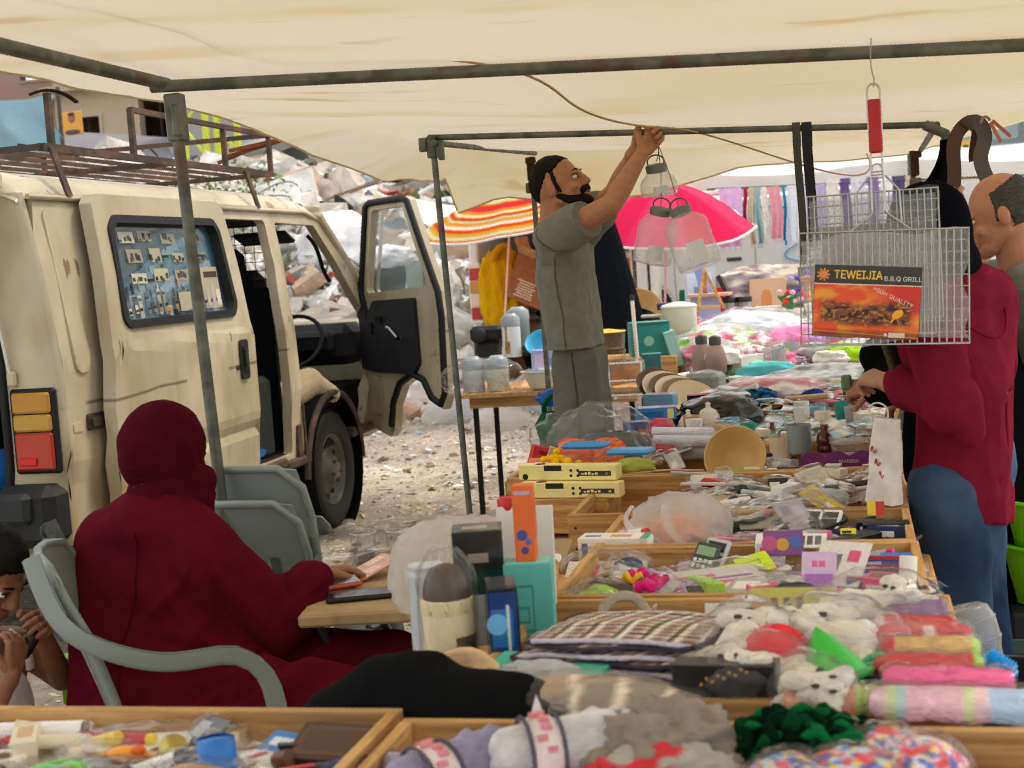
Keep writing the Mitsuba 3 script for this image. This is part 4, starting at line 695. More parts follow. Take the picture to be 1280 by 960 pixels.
def tray(label, x0, x1, y0, y1, zt=.80, h=.12, t=.018, div=(), front=True):
    k = thing('wooden_tray', label, 'tray')
    def board(c, s, m, nm): a = MB(); a.box(c, s, '#b98b55', ch=.0015); part(k, nm, a, m)
    zc = zt - h / 2
    if front: board(((x0 + x1) / 2, y0 + t / 2, zc), (x1 - x0, t, h), 'wood_x', 'side_board')
    board(((x0 + x1) / 2, y1 - t / 2, zc), (x1 - x0, t, h), 'wood_x', 'side_board')
    for x in (x0 + t / 2, x1 - t / 2): board((x, (y0 + y1) / 2, zc + .001), (t, y1 - y0 - 2 * t - .001, h), 'wood_y', 'end_board')
    for x in div: board((x, (y0 + y1) / 2, zc - .012), (.006, y1 - y0 - 2 * t, h - .03), 'wood_y', 'divider')
    board(((x0 + x1) / 2, (y0 + y1) / 2, zt - h + .004), (x1 - x0 - 2 * t, y1 - y0 - 2 * t, .006), 'wood_x', 'floor_board')
    a = MB()
    for x in (x0 + .02, x1 - .02):
        for z in (zt - .035, zt - .09): a.lathe([(.0035, 0), (.0035, .001), (0, .0012)], '#3b332b', M((x, y0, z), rx=90), 8)
    part(k, 'nail', a, 'metal', kind='stuff'); return k
tray('shallow wooden tray of household oddments at the bottom left, nearest the camera', -1.46, -.684, 1.36, 1.99)
tray('wooden tray of gloves and cloths at the bottom edge, right of the corner tray', -.668, .036, 1.36, 1.945)
tray('wooden tray with patterned packets at the bottom right corner', .042, .75, 1.36, 1.93)
tray('wooden tray heaped with soft toys and folded cloths, second row of the stall', -.62, .150, 2.03, 2.665, .80)
tray('wide wooden tray of hair brushes and packets, third row of the stall', -.60, .118, 2.685, 3.155, div=(-.585,))
tray('wooden tray of cosmetics with a small black compartment, fourth row of the stall', -.60, .114, 3.165, 3.56, div=(-.075,))
tray('wooden tray of kitchen tools with the red brush, fifth row of the stall', -.74, .116, 3.57, 4.21)
tray('wooden tray with mugs, bowl and purple carton, sixth row of the stall', -1.06, .12, 4.225, 4.85)
tray('wooden tray of plates and glassware, seventh row of the stall', -.85, .14, 4.87, 5.65)
tray('long wooden tray of plastic wrapped goods, eighth row of the stall', -.60, .2, 5.67, 6.9)
tray('farthest wooden tray of the stall under the pink bag', -.86, .3, 6.92, 8.4)
def trestle_table(label, x0, x1, y0, y1, zt, col='#8d7350', lc='#5a4a38', lw=.04):
    k = thing('trestle_table', label, 'table'); a = MB(); a.box(((x0 + x1) / 2, (y0 + y1) / 2, zt - .013), (x1 - x0, y1 - y0, .024), col, ch=.002); part(k, 'tabletop', a, 'wood_y')
    for y in (y0 + .12, y1 - .12):
        for x in (x0 + .08, x1 - .08): a = MB(); a.bar((x, y, 0 + float(ground_z(np.array(x), np.array(y)))), (x, y, zt - .026), lw, lw, lc); part(k, 'leg', a, 'wood_y' if lw > .03 else 'matte')
        a = MB(); a.box(((x0 + x1) / 2, y, zt - .06), (x1 - x0 - .1, .03, .06), '#6b573f'); part(k, 'rail', a, 'wood_x')
trestle_table('front trestle board that carries the nearest wooden trays', -1.5, .8, 1.3, 2.0, .678)
trestle_table('long trestle board under the second to fourth rows of trays', -.84, .16, 2.02, 3.56, .678)
trestle_table('long trestle board under the fifth and sixth rows of trays', -1.08, .16, 3.57, 4.86, .678)
trestle_table('back trestle board under the farther trays of the stall', -.86, .32, 4.88, 8.4, .678)
trestle_table('side board of canisters and bowls left of the standing man', -2.14, -1.1, 7.5, 8.2, .77, '#6b563e', '#2a2622', .026)

# ---------------------------------------------------------------- builders for the goods
def FACE(size, face):
    w, d, h = size
    return {'f': M((-w / 2, -d / 2, 0)) @ R(90), 't': M((-w / 2, -d / 2, h)), 'r': M((w / 2, -d / 2, 0)) @ R(0, 0, 90) @ R(90), 'l': M((-w / 2, d / 2, 0)) @ R(0, 0, -90) @ R(90)}[face], {'f': (w, h), 't': (w, d), 'r': (d, h), 'l': (d, h)}[face]
def carton(lab, pos, size, col, rz=0, prints=(), name='carton', cat='box', rx=0, ry=0, mat='plastic', group=None, ch=.0015, film=False):
    m = M(pos, rz=rz, rx=rx, ry=ry); k = thing(name, lab, cat, group); a = MB(m); a.box((0, 0, size[2] / 2), size, col, ch=ch); part(k, 'body', a, mat)
    if prints:
        a = MB(m)
        for q, pp in enumerate(prints):
            fm, (fw, fh) = FACE(size, pp[0]); u0, u1, v0, v1, c = pp[1:6]; b = MB(m @ fm)
            if len(pp) > 6 and isinstance(pp[6], str): b.text(pp[6], (v1 - v0) * fh, c, M((u0 * fw, v0 * fh, .0012)), .0008, True)
            elif len(pp) > 6: b.prism(Point((u0 + u1) / 2 * fw, (v0 + v1) / 2 * fh).buffer((v1 - v0) * fh / 2), .0006 + .0001 * (q % 6), c)
            else: b.box(((u0 + u1) / 2 * fw, (v0 + v1) / 2 * fh, 0), ((u1 - u0) * fw, (v1 - v0) * fh, .0012 + .0002 * (q % 8)), c)
            a.join(b)
        part(k, 'print', a, mat)
    if film: a = MB(m); v = _ICO[3].vertices; d = ridge(v * 2 + pos[0] * 9, 3, 3); a.raw(np.sign(v) * np.abs(v) ** .45 * (np.array(size) / 2 * 1.05 + .004) * (.97 + .09 * d[:, None]) + [0, 0, size[2] / 2], _ICO[3].faces, '#f4f6f6', True); part(k, 'film', a, 'film')
    return k
def lump(size, seed, sub=3, lo=.62, amp=.62, freq=1.7, flat=True):
    v = _ICO[sub].vertices; d = ridge(v * freq + seed * 3.7, 4, seed); P = v * (lo + amp * d[:, None]) * np.array(size) / 2
    if flat: P[:, 2] = np.maximum(P[:, 2], -.30 * size[2]) + .30 * size[2]
    return P, _ICO[sub].faces
def crumple(name, lab, cat, pos, size, col, mat='cloth', seed=1, rz=0, group=None, sub=3, colfn=None, **k):
    P, f = lump(size, seed, sub, **k); m = M(pos, rz=rz); a = MB(m); c = col if colfn is None else colfn(P); a.raw(P, f, c, True); return solo(name, a, mat, lab, cat, group)
def sheet_pts(w, l, seed, h=.02, n=14, fr=9., edge=0):
    u, v = np.meshgrid(np.linspace(-.5, .5, n), np.linspace(-.5, .5, n), indexing='ij'); X, Y = u * w, v * l
    Z = h * (ridge(np.stack([X * fr, Y * fr, 0 * X + seed], -1), 3, seed)) + edge * (u ** 2 + v ** 2); Xw = X + .12 * w * (meshkit.noise(np.stack([v * 5, u * 0 + seed, u * 3], -1), seed) - .5); Yw = Y + .12 * l * (meshkit.noise(np.stack([u * 5, v * 3, u * 0 + seed], -1), seed + 9) - .5)
    return np.stack([Xw, Yw, Z], -1)
def packet(lab, pos, w, l, col, rz=0, tilt=0, th=.012, cat='packet', name='packet', group=None, prints=(), seed=1, roll=0, mat='gloss', film=True):
    m = M(pos, rz=rz, rx=tilt, ry=roll); k = thing(name, lab, cat, group); a = MB(m); a.box((0, 0, .002), (w * .9, l * .9, .003), col)
    for u0, u1, v0, v1, c in prints: a.box(((u0 + u1 - 1) / 2 * w * .9, (v0 + v1 - 1) / 2 * l * .9, .0038), ((u1 - u0) * w * .9, (v1 - v0) * l * .9, .0014), c)
    part(k, 'card', a, mat)
    if film:
        P = sheet_pts(w, l, seed, th * .7, 12, 3 / max(w, l) * 2); u, v = np.meshgrid(np.linspace(-1, 1, 12), np.linspace(-1, 1, 12), indexing='ij'); P[..., 2] += .006 + th * (1 - u ** 4) * (1 - v ** 4) * .8
        a = MB(m); a.grid(P, '#eef0f0'); part(k, 'film', a, 'film')
    return k
def tube(lab, p0, p1, r, col, name='tube', cat='tube', group=None, cap=None, mat='plastic', bands=()):
    k = thing(name, lab, cat, group); p0, p1 = np.array(p0, float), np.array(p1, float); a = MB(); a.rod(p0, p1, r, col, 16); part(k, 'body', a, mat)
    if bands:
        a = MB()
        for t0, t1, c in bands: a.rod(p0 + (p1 - p0) * t0, p0 + (p1 - p0) * t1, r * 1.02, c, 16)
        part(k, 'print', a, mat)
    if cap: a = MB(); d = (p1 - p0) / np.linalg.norm(p1 - p0); a.rod(p1 + d * .0005, p1 + d * .014, r * .9, cap, 14); part(k, 'cap', a, mat)
    return k
def turned(name, lab, cat, prof, pos, col, mat='plastic', n=28, group=None, m=None, extra=()):
    k = thing(name, lab, cat, group); mm = M(pos) if m is None else m; a = MB(mm); a.lathe(prof, col, None, n); part(k, 'body', a, mat)
    for nm, fn, mt in extra: a = MB(mm); fn(a); part(k, nm, a, mt)
    return k
PAL = {'white': '#eeeeea', 'cream': '#e6dcbf', 'pale grey': '#c3c6c8', 'black': '#17181b', 'dark blue': '#1f3566', 'bright blue': '#2077c4', 'sky blue': '#8fc3e2', 'teal': '#2f9a90', 'green': '#3b9a46', 'lime green': '#a8d62a', 'yellow': '#efcf2d', 'orange': '#ea7c26', 'red': '#c8232b', 'pink': '#ee7fa6', 'hot pink': '#e8257e', 'purple': '#7a3f96', 'lilac': '#c3a4d8', 'brown': '#6d4429', 'tan': '#c79f73', 'silver': '#b7babd'}
used_l = set()
def clutter(where, x0, x1, y0, y1, z, n, seed, cols, kinds=('packet', 'packet', 'box', 'tube', 'film', 'card', 'strip', 'film'), s=1.0, hmax=.05, group=None, ground=None):
    """odd small goods in a tray, each a thing of its own"""
    r = np.random.default_rng(seed); names = list(cols)
    for q in range(n):
        x, y = r.uniform(x0, x1), r.uniform(y0, y1); kd = kinds[r.integers(len(kinds))]; zz = z + r.uniform(0, hmax)
        px = ('left', 'middle', 'right')[min(2, int(3 * (x - x0) / (x1 - x0)))]; py = ('near', 'far')[min(1, int(2 * (y - y0) / (y1 - y0)))]
        for t in range(60):
            if t > 25: kd = kinds[r.integers(len(kinds))]
            cn = names[r.integers(len(names))]; nm, lab = {'packet': ('packet', f'flat {cn} packet in clear wrap'), 'box': ('small_box', f'small {cn} box'), 'tube': ('tube', f'thin {cn} tube'), 'film': ('plastic_bag', f'crumpled clear bag round something {cn}'), 'card': ('card', f'stiff {cn} card'), 'strip': ('strip', f'long narrow {cn} piece'), 'lump': ('bundle', f'soft {cn} bundle'), 'cup': ('cup', f'small {cn} cup')}[kd]
            L = f'{lab}, {py} {px} of {where}'
            if L not in used_l: break
        used_l.add(L); c = C(PAL[cn]) * r.uniform(.85, 1.0); an = r.uniform(-70, 70); g = group or 'small goods of ' + where
        o = names[r.integers(len(names))]; oc = PAL[o]
        if kd == 'packet': packet(L, (x, y, zz), s * r.uniform(.05, .09), s * r.uniform(.09, .16), c, an, r.uniform(-22, 28), s * .012, group=g, seed=q + seed, roll=r.uniform(-18, 18), prints=[(.1, .9, .7, .9, oc), (.15, .6, .12, .5, '#efece4')] if r.random() < .7 else [(.2, .8, .2, .6, oc)])
        elif kd == 'box': carton(L, (x, y, zz), (s * r.uniform(.05, .11), s * r.uniform(.025, .05), s * r.uniform(.02, .05)), c, an, [('t', .08, .7, .2, .8, oc), ('f', .08, .6, .25, .75, '#ecebe6')], 'small_box', rx=r.uniform(-12, 12), group=g)
        elif kd == 'tube': d = R(0, r.uniform(70, 100), an)[:3, 2] * s * r.uniform(.05, .09); p = np.array([x, y, zz + .012]); tube(L, p - d, p + d, s * r.uniform(.006, .013), c, group=g, cap=oc if r.random() < .6 else None, bands=((.3, .75, '#e8e6df'),) if r.random() < .5 else ())
        elif kd == 'film':
            k = thing(nm, L, 'bag', g); m = M((x, y, zz), rz=an); sz = np.array([r.uniform(.08, .15), r.uniform(.06, .11), r.uniform(.03, .055)]) * s
            P, f = lump(sz * .72, q + seed, 2); a = MB(m); a.raw(P + [0, 0, .003], f, c, False); part(k, 'contents', a, 'matte'); P, f = lump(sz * 1.08, q + seed + 1, 3, amp=.7, freq=2.2); a = MB(m); a.raw(P, f, '#eef1f2', True); part(k, 'film', a, 'film')
        elif kd == 'card': a = MB(M((x, y, zz + .015), rz=an, rx=r.uniform(-35, 40), ry=r.uniform(-15, 15))); w, l = s * r.uniform(.05, .09), s * r.uniform(.07, .12); a.box((0, 0, 0), (w, l, .002), c); a.box((0, l * .25, .0012), (w * .7, l * .25, .001), oc); a.box((0, -l * .2, .0012), (w * .6, l * .2, .001), '#f2f0ea'); solo(nm, a, 'gloss', L, 'card', g)
        elif kd == 'strip': a = MB(M((x, y, zz + .012), rz=an, ry=r.uniform(-10, 10))); a.box((0, 0, 0), (s * r.uniform(.14, .24), s * .016, s * .008), c, ch=.002); solo(nm, a, 'plastic', L, 'strip', g)
        elif kd == 'lump': P, f = lump(np.array([.12, .09, .06]) * s * r.uniform(.7, 1.2), q + seed, 3); a = MB(M((x, y, zz), rz=an)); a.raw(P, f, c, True); solo(nm, a, 'cloth', L, 'bundle', g)
        elif kd == 'cup': turned(nm, L, 'cup', [(0, 0), (.022 * s, 0), (.028 * s, .06 * s), (.025 * s, .058 * s), (.02 * s, .006), (0, .006)], (x, y, zz), c, 'plastic', 18, g)
# ================================================================ goods
# ---- nearest left tray
ZT = .70
turned('tape_roll', 'white roll of tape lying flat in the near left tray', 'tape', [(.018, 0), (.038, 0), (.038, .02), (.018, .02), (.018, 0)], (-1.265, 1.83, .755), '#e9e4da', extra=[('core', lambda a: a.lathe([(.0, .004), (.0178, .004), (.0178, .018), (.012, .018), (.012, .008), (0, .008)], '#9a7a63', None, 24), 'matte')])
tube('white wrapped roll lying along the back of the near left tray', (-1.335, 1.925, .772), (-1.185, 1.945, .772), .02, '#e6e4e4', 'paper_roll', 'roll', None, None, 'gloss', ((0, .04, '#77716d'), (.95, 1.0, '#7d6d60'), (.25, .27, '#bdb8b4')))
a = MB()
for q in range(4): a.path([(-1.40 + (.035 + .004 * q) * math.cos(t), 1.90 + .022 * math.sin(t), .765 + .006 * q) for t in np.linspace(0, 6.28, 24, endpoint=False)], .006, '#d8bd8f', 6, closed=True)
solo('cord_coil', a, 'cloth', 'coil of beige cord in the left end of the near tray', 'cord')
packet('long clear packet of white sticks in the near left tray', (-1.08, 1.91, .765), .17, .075, '#e7e6e2', 12, 6, .02, seed=3, prints=[(.05, .95, .3, .42, '#d0cfca'), (.05, .95, .6, .7, '#d8d6d0')])
packet('dark silver foil packet leaning on the back board of the near left tray', (-.985, 1.945, .775), .075, .06, '#4b4a55', -30, 30, .008, seed=5, prints=[(.1, .5, .2, .8, '#a9a8ad')])
packet('brown foil packet of beads beside the dark silver one', (-.935, 1.91, .765), .06, .08, '#8a6a4d', 25, 18, .012, seed=6, prints=[(.2, .8, .5, .9, '#c9b48c')])
a = MB(); a.path(curve([(-1.19, 1.76, .765), (-1.165, 1.79, .775), (-1.13, 1.80, .775), (-1.10, 1.79, .77)], 14), .011, '#5fd43a', 10, sq=.5); solo('green_clip', a, 'plastic', 'bright green curved plastic clip in the near left tray', 'clip')
a = MB(); a.ell((-1.125, 1.755, .765), .017, '#a6d92c', sub=3); solo('lime_ball', a, 'plastic', 'small lime ball beside the green clip', 'ball')
a = MB(); a.ell((-1.20, 1.745, .76), (.03, .015, .018), '#4b2f86', sub=3); solo('purple_piece', a, 'plastic', 'small dark purple plastic piece left of the green clip', 'toy')
a = MB(); a.ell((-1.065, 1.845, .775), (.034, .014, .012), '#f29a17', sub=3); a.ell((-1.045, 1.84, .783), (.012, .009, .008), '#e2641a', sub=2); a.bar((-1.03, 1.845, .772), (-.998, 1.84, .776), .008, .006, '#f0a81e'); solo('orange_toy', a, 'plastic', 'small orange and yellow plastic toy in the near left tray', 'toy')
turned('blue_cup', 'bright blue plastic cup with white rim in the near left tray', 'cup', [(0, .05), (.026, .05), (.029, 0), (.031, 0), (.031, .012), (.028, .013), (.027, .05), (0, .052)], (-.90, 1.80, .765), '#1f74c9', extra=[('band', lambda a: a.lathe([(.0315, .0), (.0315, .009)], '#e8eef2', None, 28), 'plastic')])
turned('gold_lid', 'small gold jar lid on edge beside the foil packets', 'lid', [(0, .0), (.02, 0), (.021, .004), (.021, .014), (0, .016)], (0, 0, 0), '#b8a45f', 'metal', m=M((-.985, 1.84, .785), rx=65, rz=15))
carton('dark brown flat mirror box leaning in the right corner of the near left tray', (-.76, 1.895, .768), (.125, .085, .016), '#3a2318', -6, [('t', .06, .94, .1, .9, '#5b3926'), ('t', .12, .88, .2, .8, '#4a2d1e')], 'mirror_box', rx=18)
packet('blue and white booklet lying beside the dark brown box', (-.855, 1.90, .765), .07, .09, '#2d78bd', -20, 16, .006, name='booklet', cat='booklet', seed=8, prints=[(0, 1, .0, .35, '#e9edf0'), (.2, .8, .55, .8, '#cfe0ee')], film=False)
packet('white folded paper under the booklet in the near left tray', (-.885, 1.855, .758), .10, .08, '#e9ebee', 15, 8, .006, name='paper', cat='paper', seed=9, film=False)
carton('clear grey lidded container at the very bottom left corner', (-1.29, 1.74, .745), (.16, .06, .04), '#9b9ea0', 4, name='container', cat='container', mat='milky', ch=.008)
clutter('the near left tray', -1.43, -.72, 1.62, 1.92, .735, 52, 5, ['white', 'cream', 'pale grey', 'black', 'tan', 'brown', 'silver', 'red', 'yellow', 'dark blue'], hmax=.03)
carton('yellow edged card at the bottom of the near left tray', (-.80, 1.76, .76), (.10, .06, .008), '#efe06a', -22, [('t', 0, 1, .3, 1, '#e9e8e2')], 'card', 'card', rx=10)
# ---- gloves and cloths tray
def glove_bundle(lab, pos, col, rz, n=4, s=1.0, cuff='#e6c8c4', seed=0):
    k = thing('glove_bundle', lab, 'gloves'); m = M(pos, rz=rz); r = np.random.default_rng(seed); parts = []
    for q in range(n):
        o = np.array([0, r.uniform(-.012, .012), .012 * q]) * s; b = np.array([.06, 0, .012]) * s + o; parts.append((tuple(np.array([-.07, 0, .01]) * s + o), .028 * s, tuple(b), .032 * s))
        for f in range(4):
            y = (-.03 + .02 * f) * s; L = (.055 + .012 * (f in (1, 2))) * s; parts.append((tuple(b + [0, y, 0]), .0105 * s, tuple(b + [L * .6, y * 1.25, .012 * s]), .0105 * s)); parts.append((tuple(b + [L * .6, y * 1.25, .012 * s]), .0105 * s, tuple(b + [L, y * 1.35, .002]), .009 * s))
        parts.append((tuple(b + np.array([-.05, .02, 0]) * s), .011 * s, tuple(b + np.array([.005, .055, .01]) * s), .0095 * s))
    t = blob(parts, .006, 6); v = t.vertices; c = np.where(np.abs(np.sin(v[:, :1] * 260)) > .0, C(col), C(col)); c = c * (.85 + .3 * meshkit.noise(v * 60)[:, None]); a = MB(m); a.raw(v, t.faces, np.clip(c, 0, 1), True); part(k, 'gloves', a, 'knit')
    a = MB(m); h = .014 * n * s; a.path([(-.03 * s, .046 * s * math.cos(t_), h * .7 + (.018 * s + h * .42) * math.sin(t_)) for t_ in np.linspace(0, 6.28, 28, endpoint=False)], .006 * s, '#e9dcdb', 6, closed=True, sq=3.4); part(k, 'paper_band', a, 'matte', 'white paper band with pink print')
    a = MB(m); 
    for t_ in np.linspace(.3, 2.8, 9): a.box((-.03 * s + .006 * math.sin(t_ * 7), .048 * s * math.cos(t_), h * .7 + (.026 * s + h * .42) * math.sin(t_)), (.014, .009, .006), '#d98d93', rx=math.degrees(t_) - 90)
    for x in (-.052, -.008): a.path([(x * s, .048 * s * math.cos(t_), h * .7 + (.024 * s + h * .42) * math.sin(t_)) for t_ in np.linspace(0, 6.28, 28, endpoint=False)], .003, '#5d5866', 5, closed=True)
    part(k, 'print', a, 'matte'); return k
glove_bundle('white bundle of work gloves with pink printed band, middle of the bottom tray', (-.40, 1.80, .770), '#d3d2da', 28, 4, 1.0, seed=1)
glove_bundle('lavender grey bundle of work gloves beside the white bundle', (-.545, 1.765, .76), '#9a97b4', 48, 3, 1.0, seed=2)
glove_bundle('bundle of grey gloves at the left end of the bottom glove tray', (-.612, 1.80, .75), '#a7a3b9', 170, 2, .82, seed=3)
a = MB(); a.hull([(-.462, 1.86, .80), (-.43, 1.86, .80), (-.455, 1.862, .835), (-.437, 1.862, .835), (-.446, 1.862, .862), (-.45, 1.872, .82)], '#e9e7ea'); a.box((-.445, 1.856, .822), (.012, .003, .018), '#d6404f'); solo('hang_tag', a, 'matte', 'white hang tag with a red mark standing above the gloves', 'tag')
crumple('taupe_cloth', 'taupe stretch cloth bunched between gloves and green yarn', 'cloth', (-.268, 1.83, .745), (.20, .17, .13), '#8f877c', 'cloth', 14, 20, sub=4, amp=.85, lo=.5, freq=2.3)
crumple('red_net_bag', 'grey and red wrapped bundle in front of the taupe cloth', 'bundle', (-.262, 1.75, .745), (.19, .12, .10), '#b3343c', 'cloth', 15, 10, colfn=lambda P: np.where((meshkit.noise(P * 22, 4) > .52)[:, None], C('#cf4049'), C('#a8a49c')), sub=4, amp=.8, lo=.5, freq=2.4)
def yarn():
    r = np.random.default_rng(6); k = thing('green_yarn', 'dark green shaggy chenille yarn heaped at the bottom of the stall', 'yarn'); c0 = np.array([-.085, 1.84, .80]); a = MB(); P, f = lump((.17, .12, .09), 3, 3); a.raw(P + c0 - [0, 0, .03], f, '#04140b', True); part(k, 'core', a, 'knit')
    for q in range(120):
        u = r.standard_normal(3); u /= np.linalg.norm(u); u[2] = abs(u[2]) * .9 - .15; p = c0 + u * [.072, .05, .034]; d = np.cross(u, r.standard_normal(3)); d /= np.linalg.norm(d); e = np.cross(u, d); L = r.uniform(.018, .034)
        pts = curve([p - u * .01, p + u * L * .6 + d * .012, p + u * L + e * .014 * r.uniform(-1, 1), p + u * L * .5 - d * .02 - [0, 0, .012]], 14); a = MB(); a.path(pts, np.interp(np.arange(14), [0, 7, 13], [.007, .0085, .004]) * (1 + .12 * np.sin(np.arange(14) * 1.9 + q)), ['#06291a', '#083a22', '#051d12', '#0b4f2c', '#0d6435'][r.integers(5)], 8); part(k, 'loop', a, 'knit')
yarn()
def dotted(P, seed, base, dots):
    d = meshkit.noise(P * 95, seed); e = meshkit.noise(P * 95 + 7, seed + 3); c = np.broadcast_to(C(base), P.shape).copy()
    for lo, hi, h, which in dots: w = d if which == 0 else e; c[(w > lo) & (w < hi)] = C(h)
    return c
for q, (x, y, w, b, lab) in enumerate(((-.02, 1.75, .13, '#c3d6ee', 'pale blue dotted cloth packet under the green yarn'), (.005, 1.845, .12, '#e7d7e8', 'pink and blue dotted cloth packet, middle of the bottom edge'), (.06, 1.80, .12, '#e9e4f0', 'multicoloured dotted cloth packet, beside the bottom right tray'), (-.09, 1.73, .12, '#b9d3ee', 'sky blue cloth packet in front of the green yarn'))):
    k = thing('dotted_packet', lab, 'packet', None); P, f = lump((w, .14, .085), 40 + q, 4, .7, .4, 1.3); m = M((x - .005, y - .01, .762), rz=-10 + 12 * q); a = MB(m); a.raw(P, f, dotted(P * 1.0, q, b, [(.58, 1, '#2f56c0', 0), (.0, .36, '#e85a8e', 0), (.64, 1, '#e2343c', 1), (.0, .30, '#f3cf3f', 1)]), True); part(k, 'cloth', a, 'plastic')
    P, f = lump((w * 1.06, .152, .092), 40 + q, 3, .74, .42, 1.5); a = MB(m); a.raw(P, f, '#f3f5f7', True); part(k, 'film', a, 'film')
clutter('the bottom glove tray', -.64, .0, 1.5, 1.78, .70, 20, 19, ['white', 'pale grey', 'lilac', 'silver', 'pink', 'sky blue'], ('lump', 'film', 'lump'), hmax=.03)
for q in range(6): carton(f'black packet of coloured beads, {["first", "second", "third", "fourth", "fifth", "sixth"][q]} of the pile in the bottom right tray', (.13 + .085 * (q % 3), 1.80 - .05 * (q // 3), .752 + .009 * (q % 3)), (.10, .07, .014), '#2a2726', -12 + 6 * q, [('t', .06, .3, .2, .8, '#d8b65a'), ('t', .36, .6, .2, .8, '#c9c6c0'), ('t', .66, .94, .2, .8, '#c4423c'), ('f', .1, .9, .2, .8, '#b9a46a')], 'bead_packet', 'packet', mat='gloss')
clutter('the bottom right tray', .08, .42, 1.45, 1.78, .70, 14, 29, ['black', 'hot pink', 'red', 'white', 'silver', 'yellow'], hmax=.03)
packet('crimson packet at the left end of the bottom right tray', (.075, 1.76, .74), .06, .12, '#c01646', 8, 12, .01, seed=4)
# ---- second row: plaid cloth, toys, towels
def plaid():
    k = thing('plaid_cloth', 'folded plaid cloth in beige, black and dusty pink in the second row', 'cloth'); m = M((-.365, 2.26, .80), rz=-7); w, l = .29, .20
    for q in range(5):
        n = 52; u, v = np.meshgrid(np.linspace(-.5, .5, n), np.linspace(-.5, .5, n), indexing='ij'); ww, ll = w * (1 - .02 * q), l * (1 - .035 * q)
        Z = .012 * q + .006 * meshkit.fbm(np.stack([u * 4 + q, v * 4, 0 * u], -1), 3, q) + .006 * (np.abs(u * 2) ** 5) * (1 if q % 2 else -1) - .008 * np.clip(-v * 2 - .75, 0, 1)
        X = u * ww + .012 * np.sin(v * 5 + q) - .05 * (v + .5) * .0 + v * .06; Y = v * ll + .006 * np.sin(u * 9 + q * 2)
        f = (u + .5) * 11; g = (v + .5) * 8; c = np.broadcast_to(C('#d6c9b0'), u.shape + (3,)).copy()
        for h, mk in (('#c2a297', (f % 2 < .8)), ('#b6968e', (g % 2 < .7)), ('#7d6a66', ((f % 2 < .8) & (g % 2 < .7))), ('#2e2a2c', ((f % 2 > 1.2) & (f % 2 < 1.42))), ('#2e2a2c', ((g % 2 > 1.2) & (g % 2 < 1.46))), ('#e9e4d8', ((f % 2 > 1.55) & (f % 2 < 1.85)))): c[mk] = C(h)
        P = np.stack([X, Y, Z + .004], -1); a = MB(m); a.grid(P, c); a.grid((P - [0, 0, .005])[::-1], '#8c8397')
        rim = np.vstack([P[0], P[:, -1], P[::-1][0], P[:, 0][::-1]]); a.path(np.vstack([P[:, 0][::-1], P[0], P[:, -1], P[-1][::-1]]) - [0, 0, .003], .0042, '#c9c2d2' if q % 2 == 0 else '#4a4250', 5); part(k, 'fold', a, 'knit')
    a = MB(); a.path(curve([(-.46, 2.48, .80), (-.45, 2.50, .835), (-.41, 2.51, .84), (-.38, 2.49, .815), (-.36, 2.44, .84)], 16), .010, '#b8ac98', 6, sq=.3); part(k, 'strap', a, 'knit')
plaid()
carton('flat mint green box lying under the plaid cloth', (-.50, 2.15, .785), (.20, .17, .03), '#4fb59c', -8, [('t', .18, .24, .15, .5, '#d6e6c8'), ('t', .3, .55, .18, .24, '#d6e6c8'), ('t', .3, .5, .3, .36, '#d6e6c8')], 'gift_box')
def stocking(lab, x, y, rz, c, seed): 
    k = thing('stocking_packet', lab, 'packet'); m = M((x, y, .775), rz=rz); P, f = lump((.26, .11, .06), seed, 4, .72, .32, 1.2); a = MB(m); a.raw(P, f, np.where((np.abs(P[:, :1] % .07) < .016), C('#efe2cc'), C(c)), True); part(k, 'fabric', a, 'plastic'); P, f = lump((.275, .125, .07), seed, 3, .74, .34, 1.6); a = MB(m); a.raw(P, f, '#f2ede6', True); part(k, 'film', a, 'film')
stocking('clear packet of tan and grey straps in front of the mint box', -.44, 2.075, 6, '#b39877', 3); stocking('clear packet of beige elastic loops beside the thermos', -.56, 2.10, 20, '#c9a884', 5); stocking('grey and tan packet left of the black gilt box', -.36, 2.045, -4, '#8f8577', 7)
a = MB()
for q in range(4): a.path(curve([(-.68 + .012 * q, 2.16 - .012 * q, .775), (-.665, 2.19, .80 + .008 * q), (-.62, 2.17, .815 + .006 * q), (-.575 + .01 * q, 2.10, .80), (-.52 + .02 * q, 2.05 - .01 * q, .785)], 18), .009, '#d2b08a', 8)
solo('tan_hose', a, 'cloth', 'tan looped straps lying below the thermos', 'strap')
carton('black box with gold leaf pattern in the middle of the second row', (-.205, 2.075, .785), (.155, .05, .062), '#15171a', -4, [('f', .25 + .055 * q, .31 + .055 * q, .50 + .04 * q + (.1 if q % 2 else 0), .58 + .04 * q + (.1 if q % 2 else 0), '#b7912f', 1) for q in range(9)], 'gilt_box')
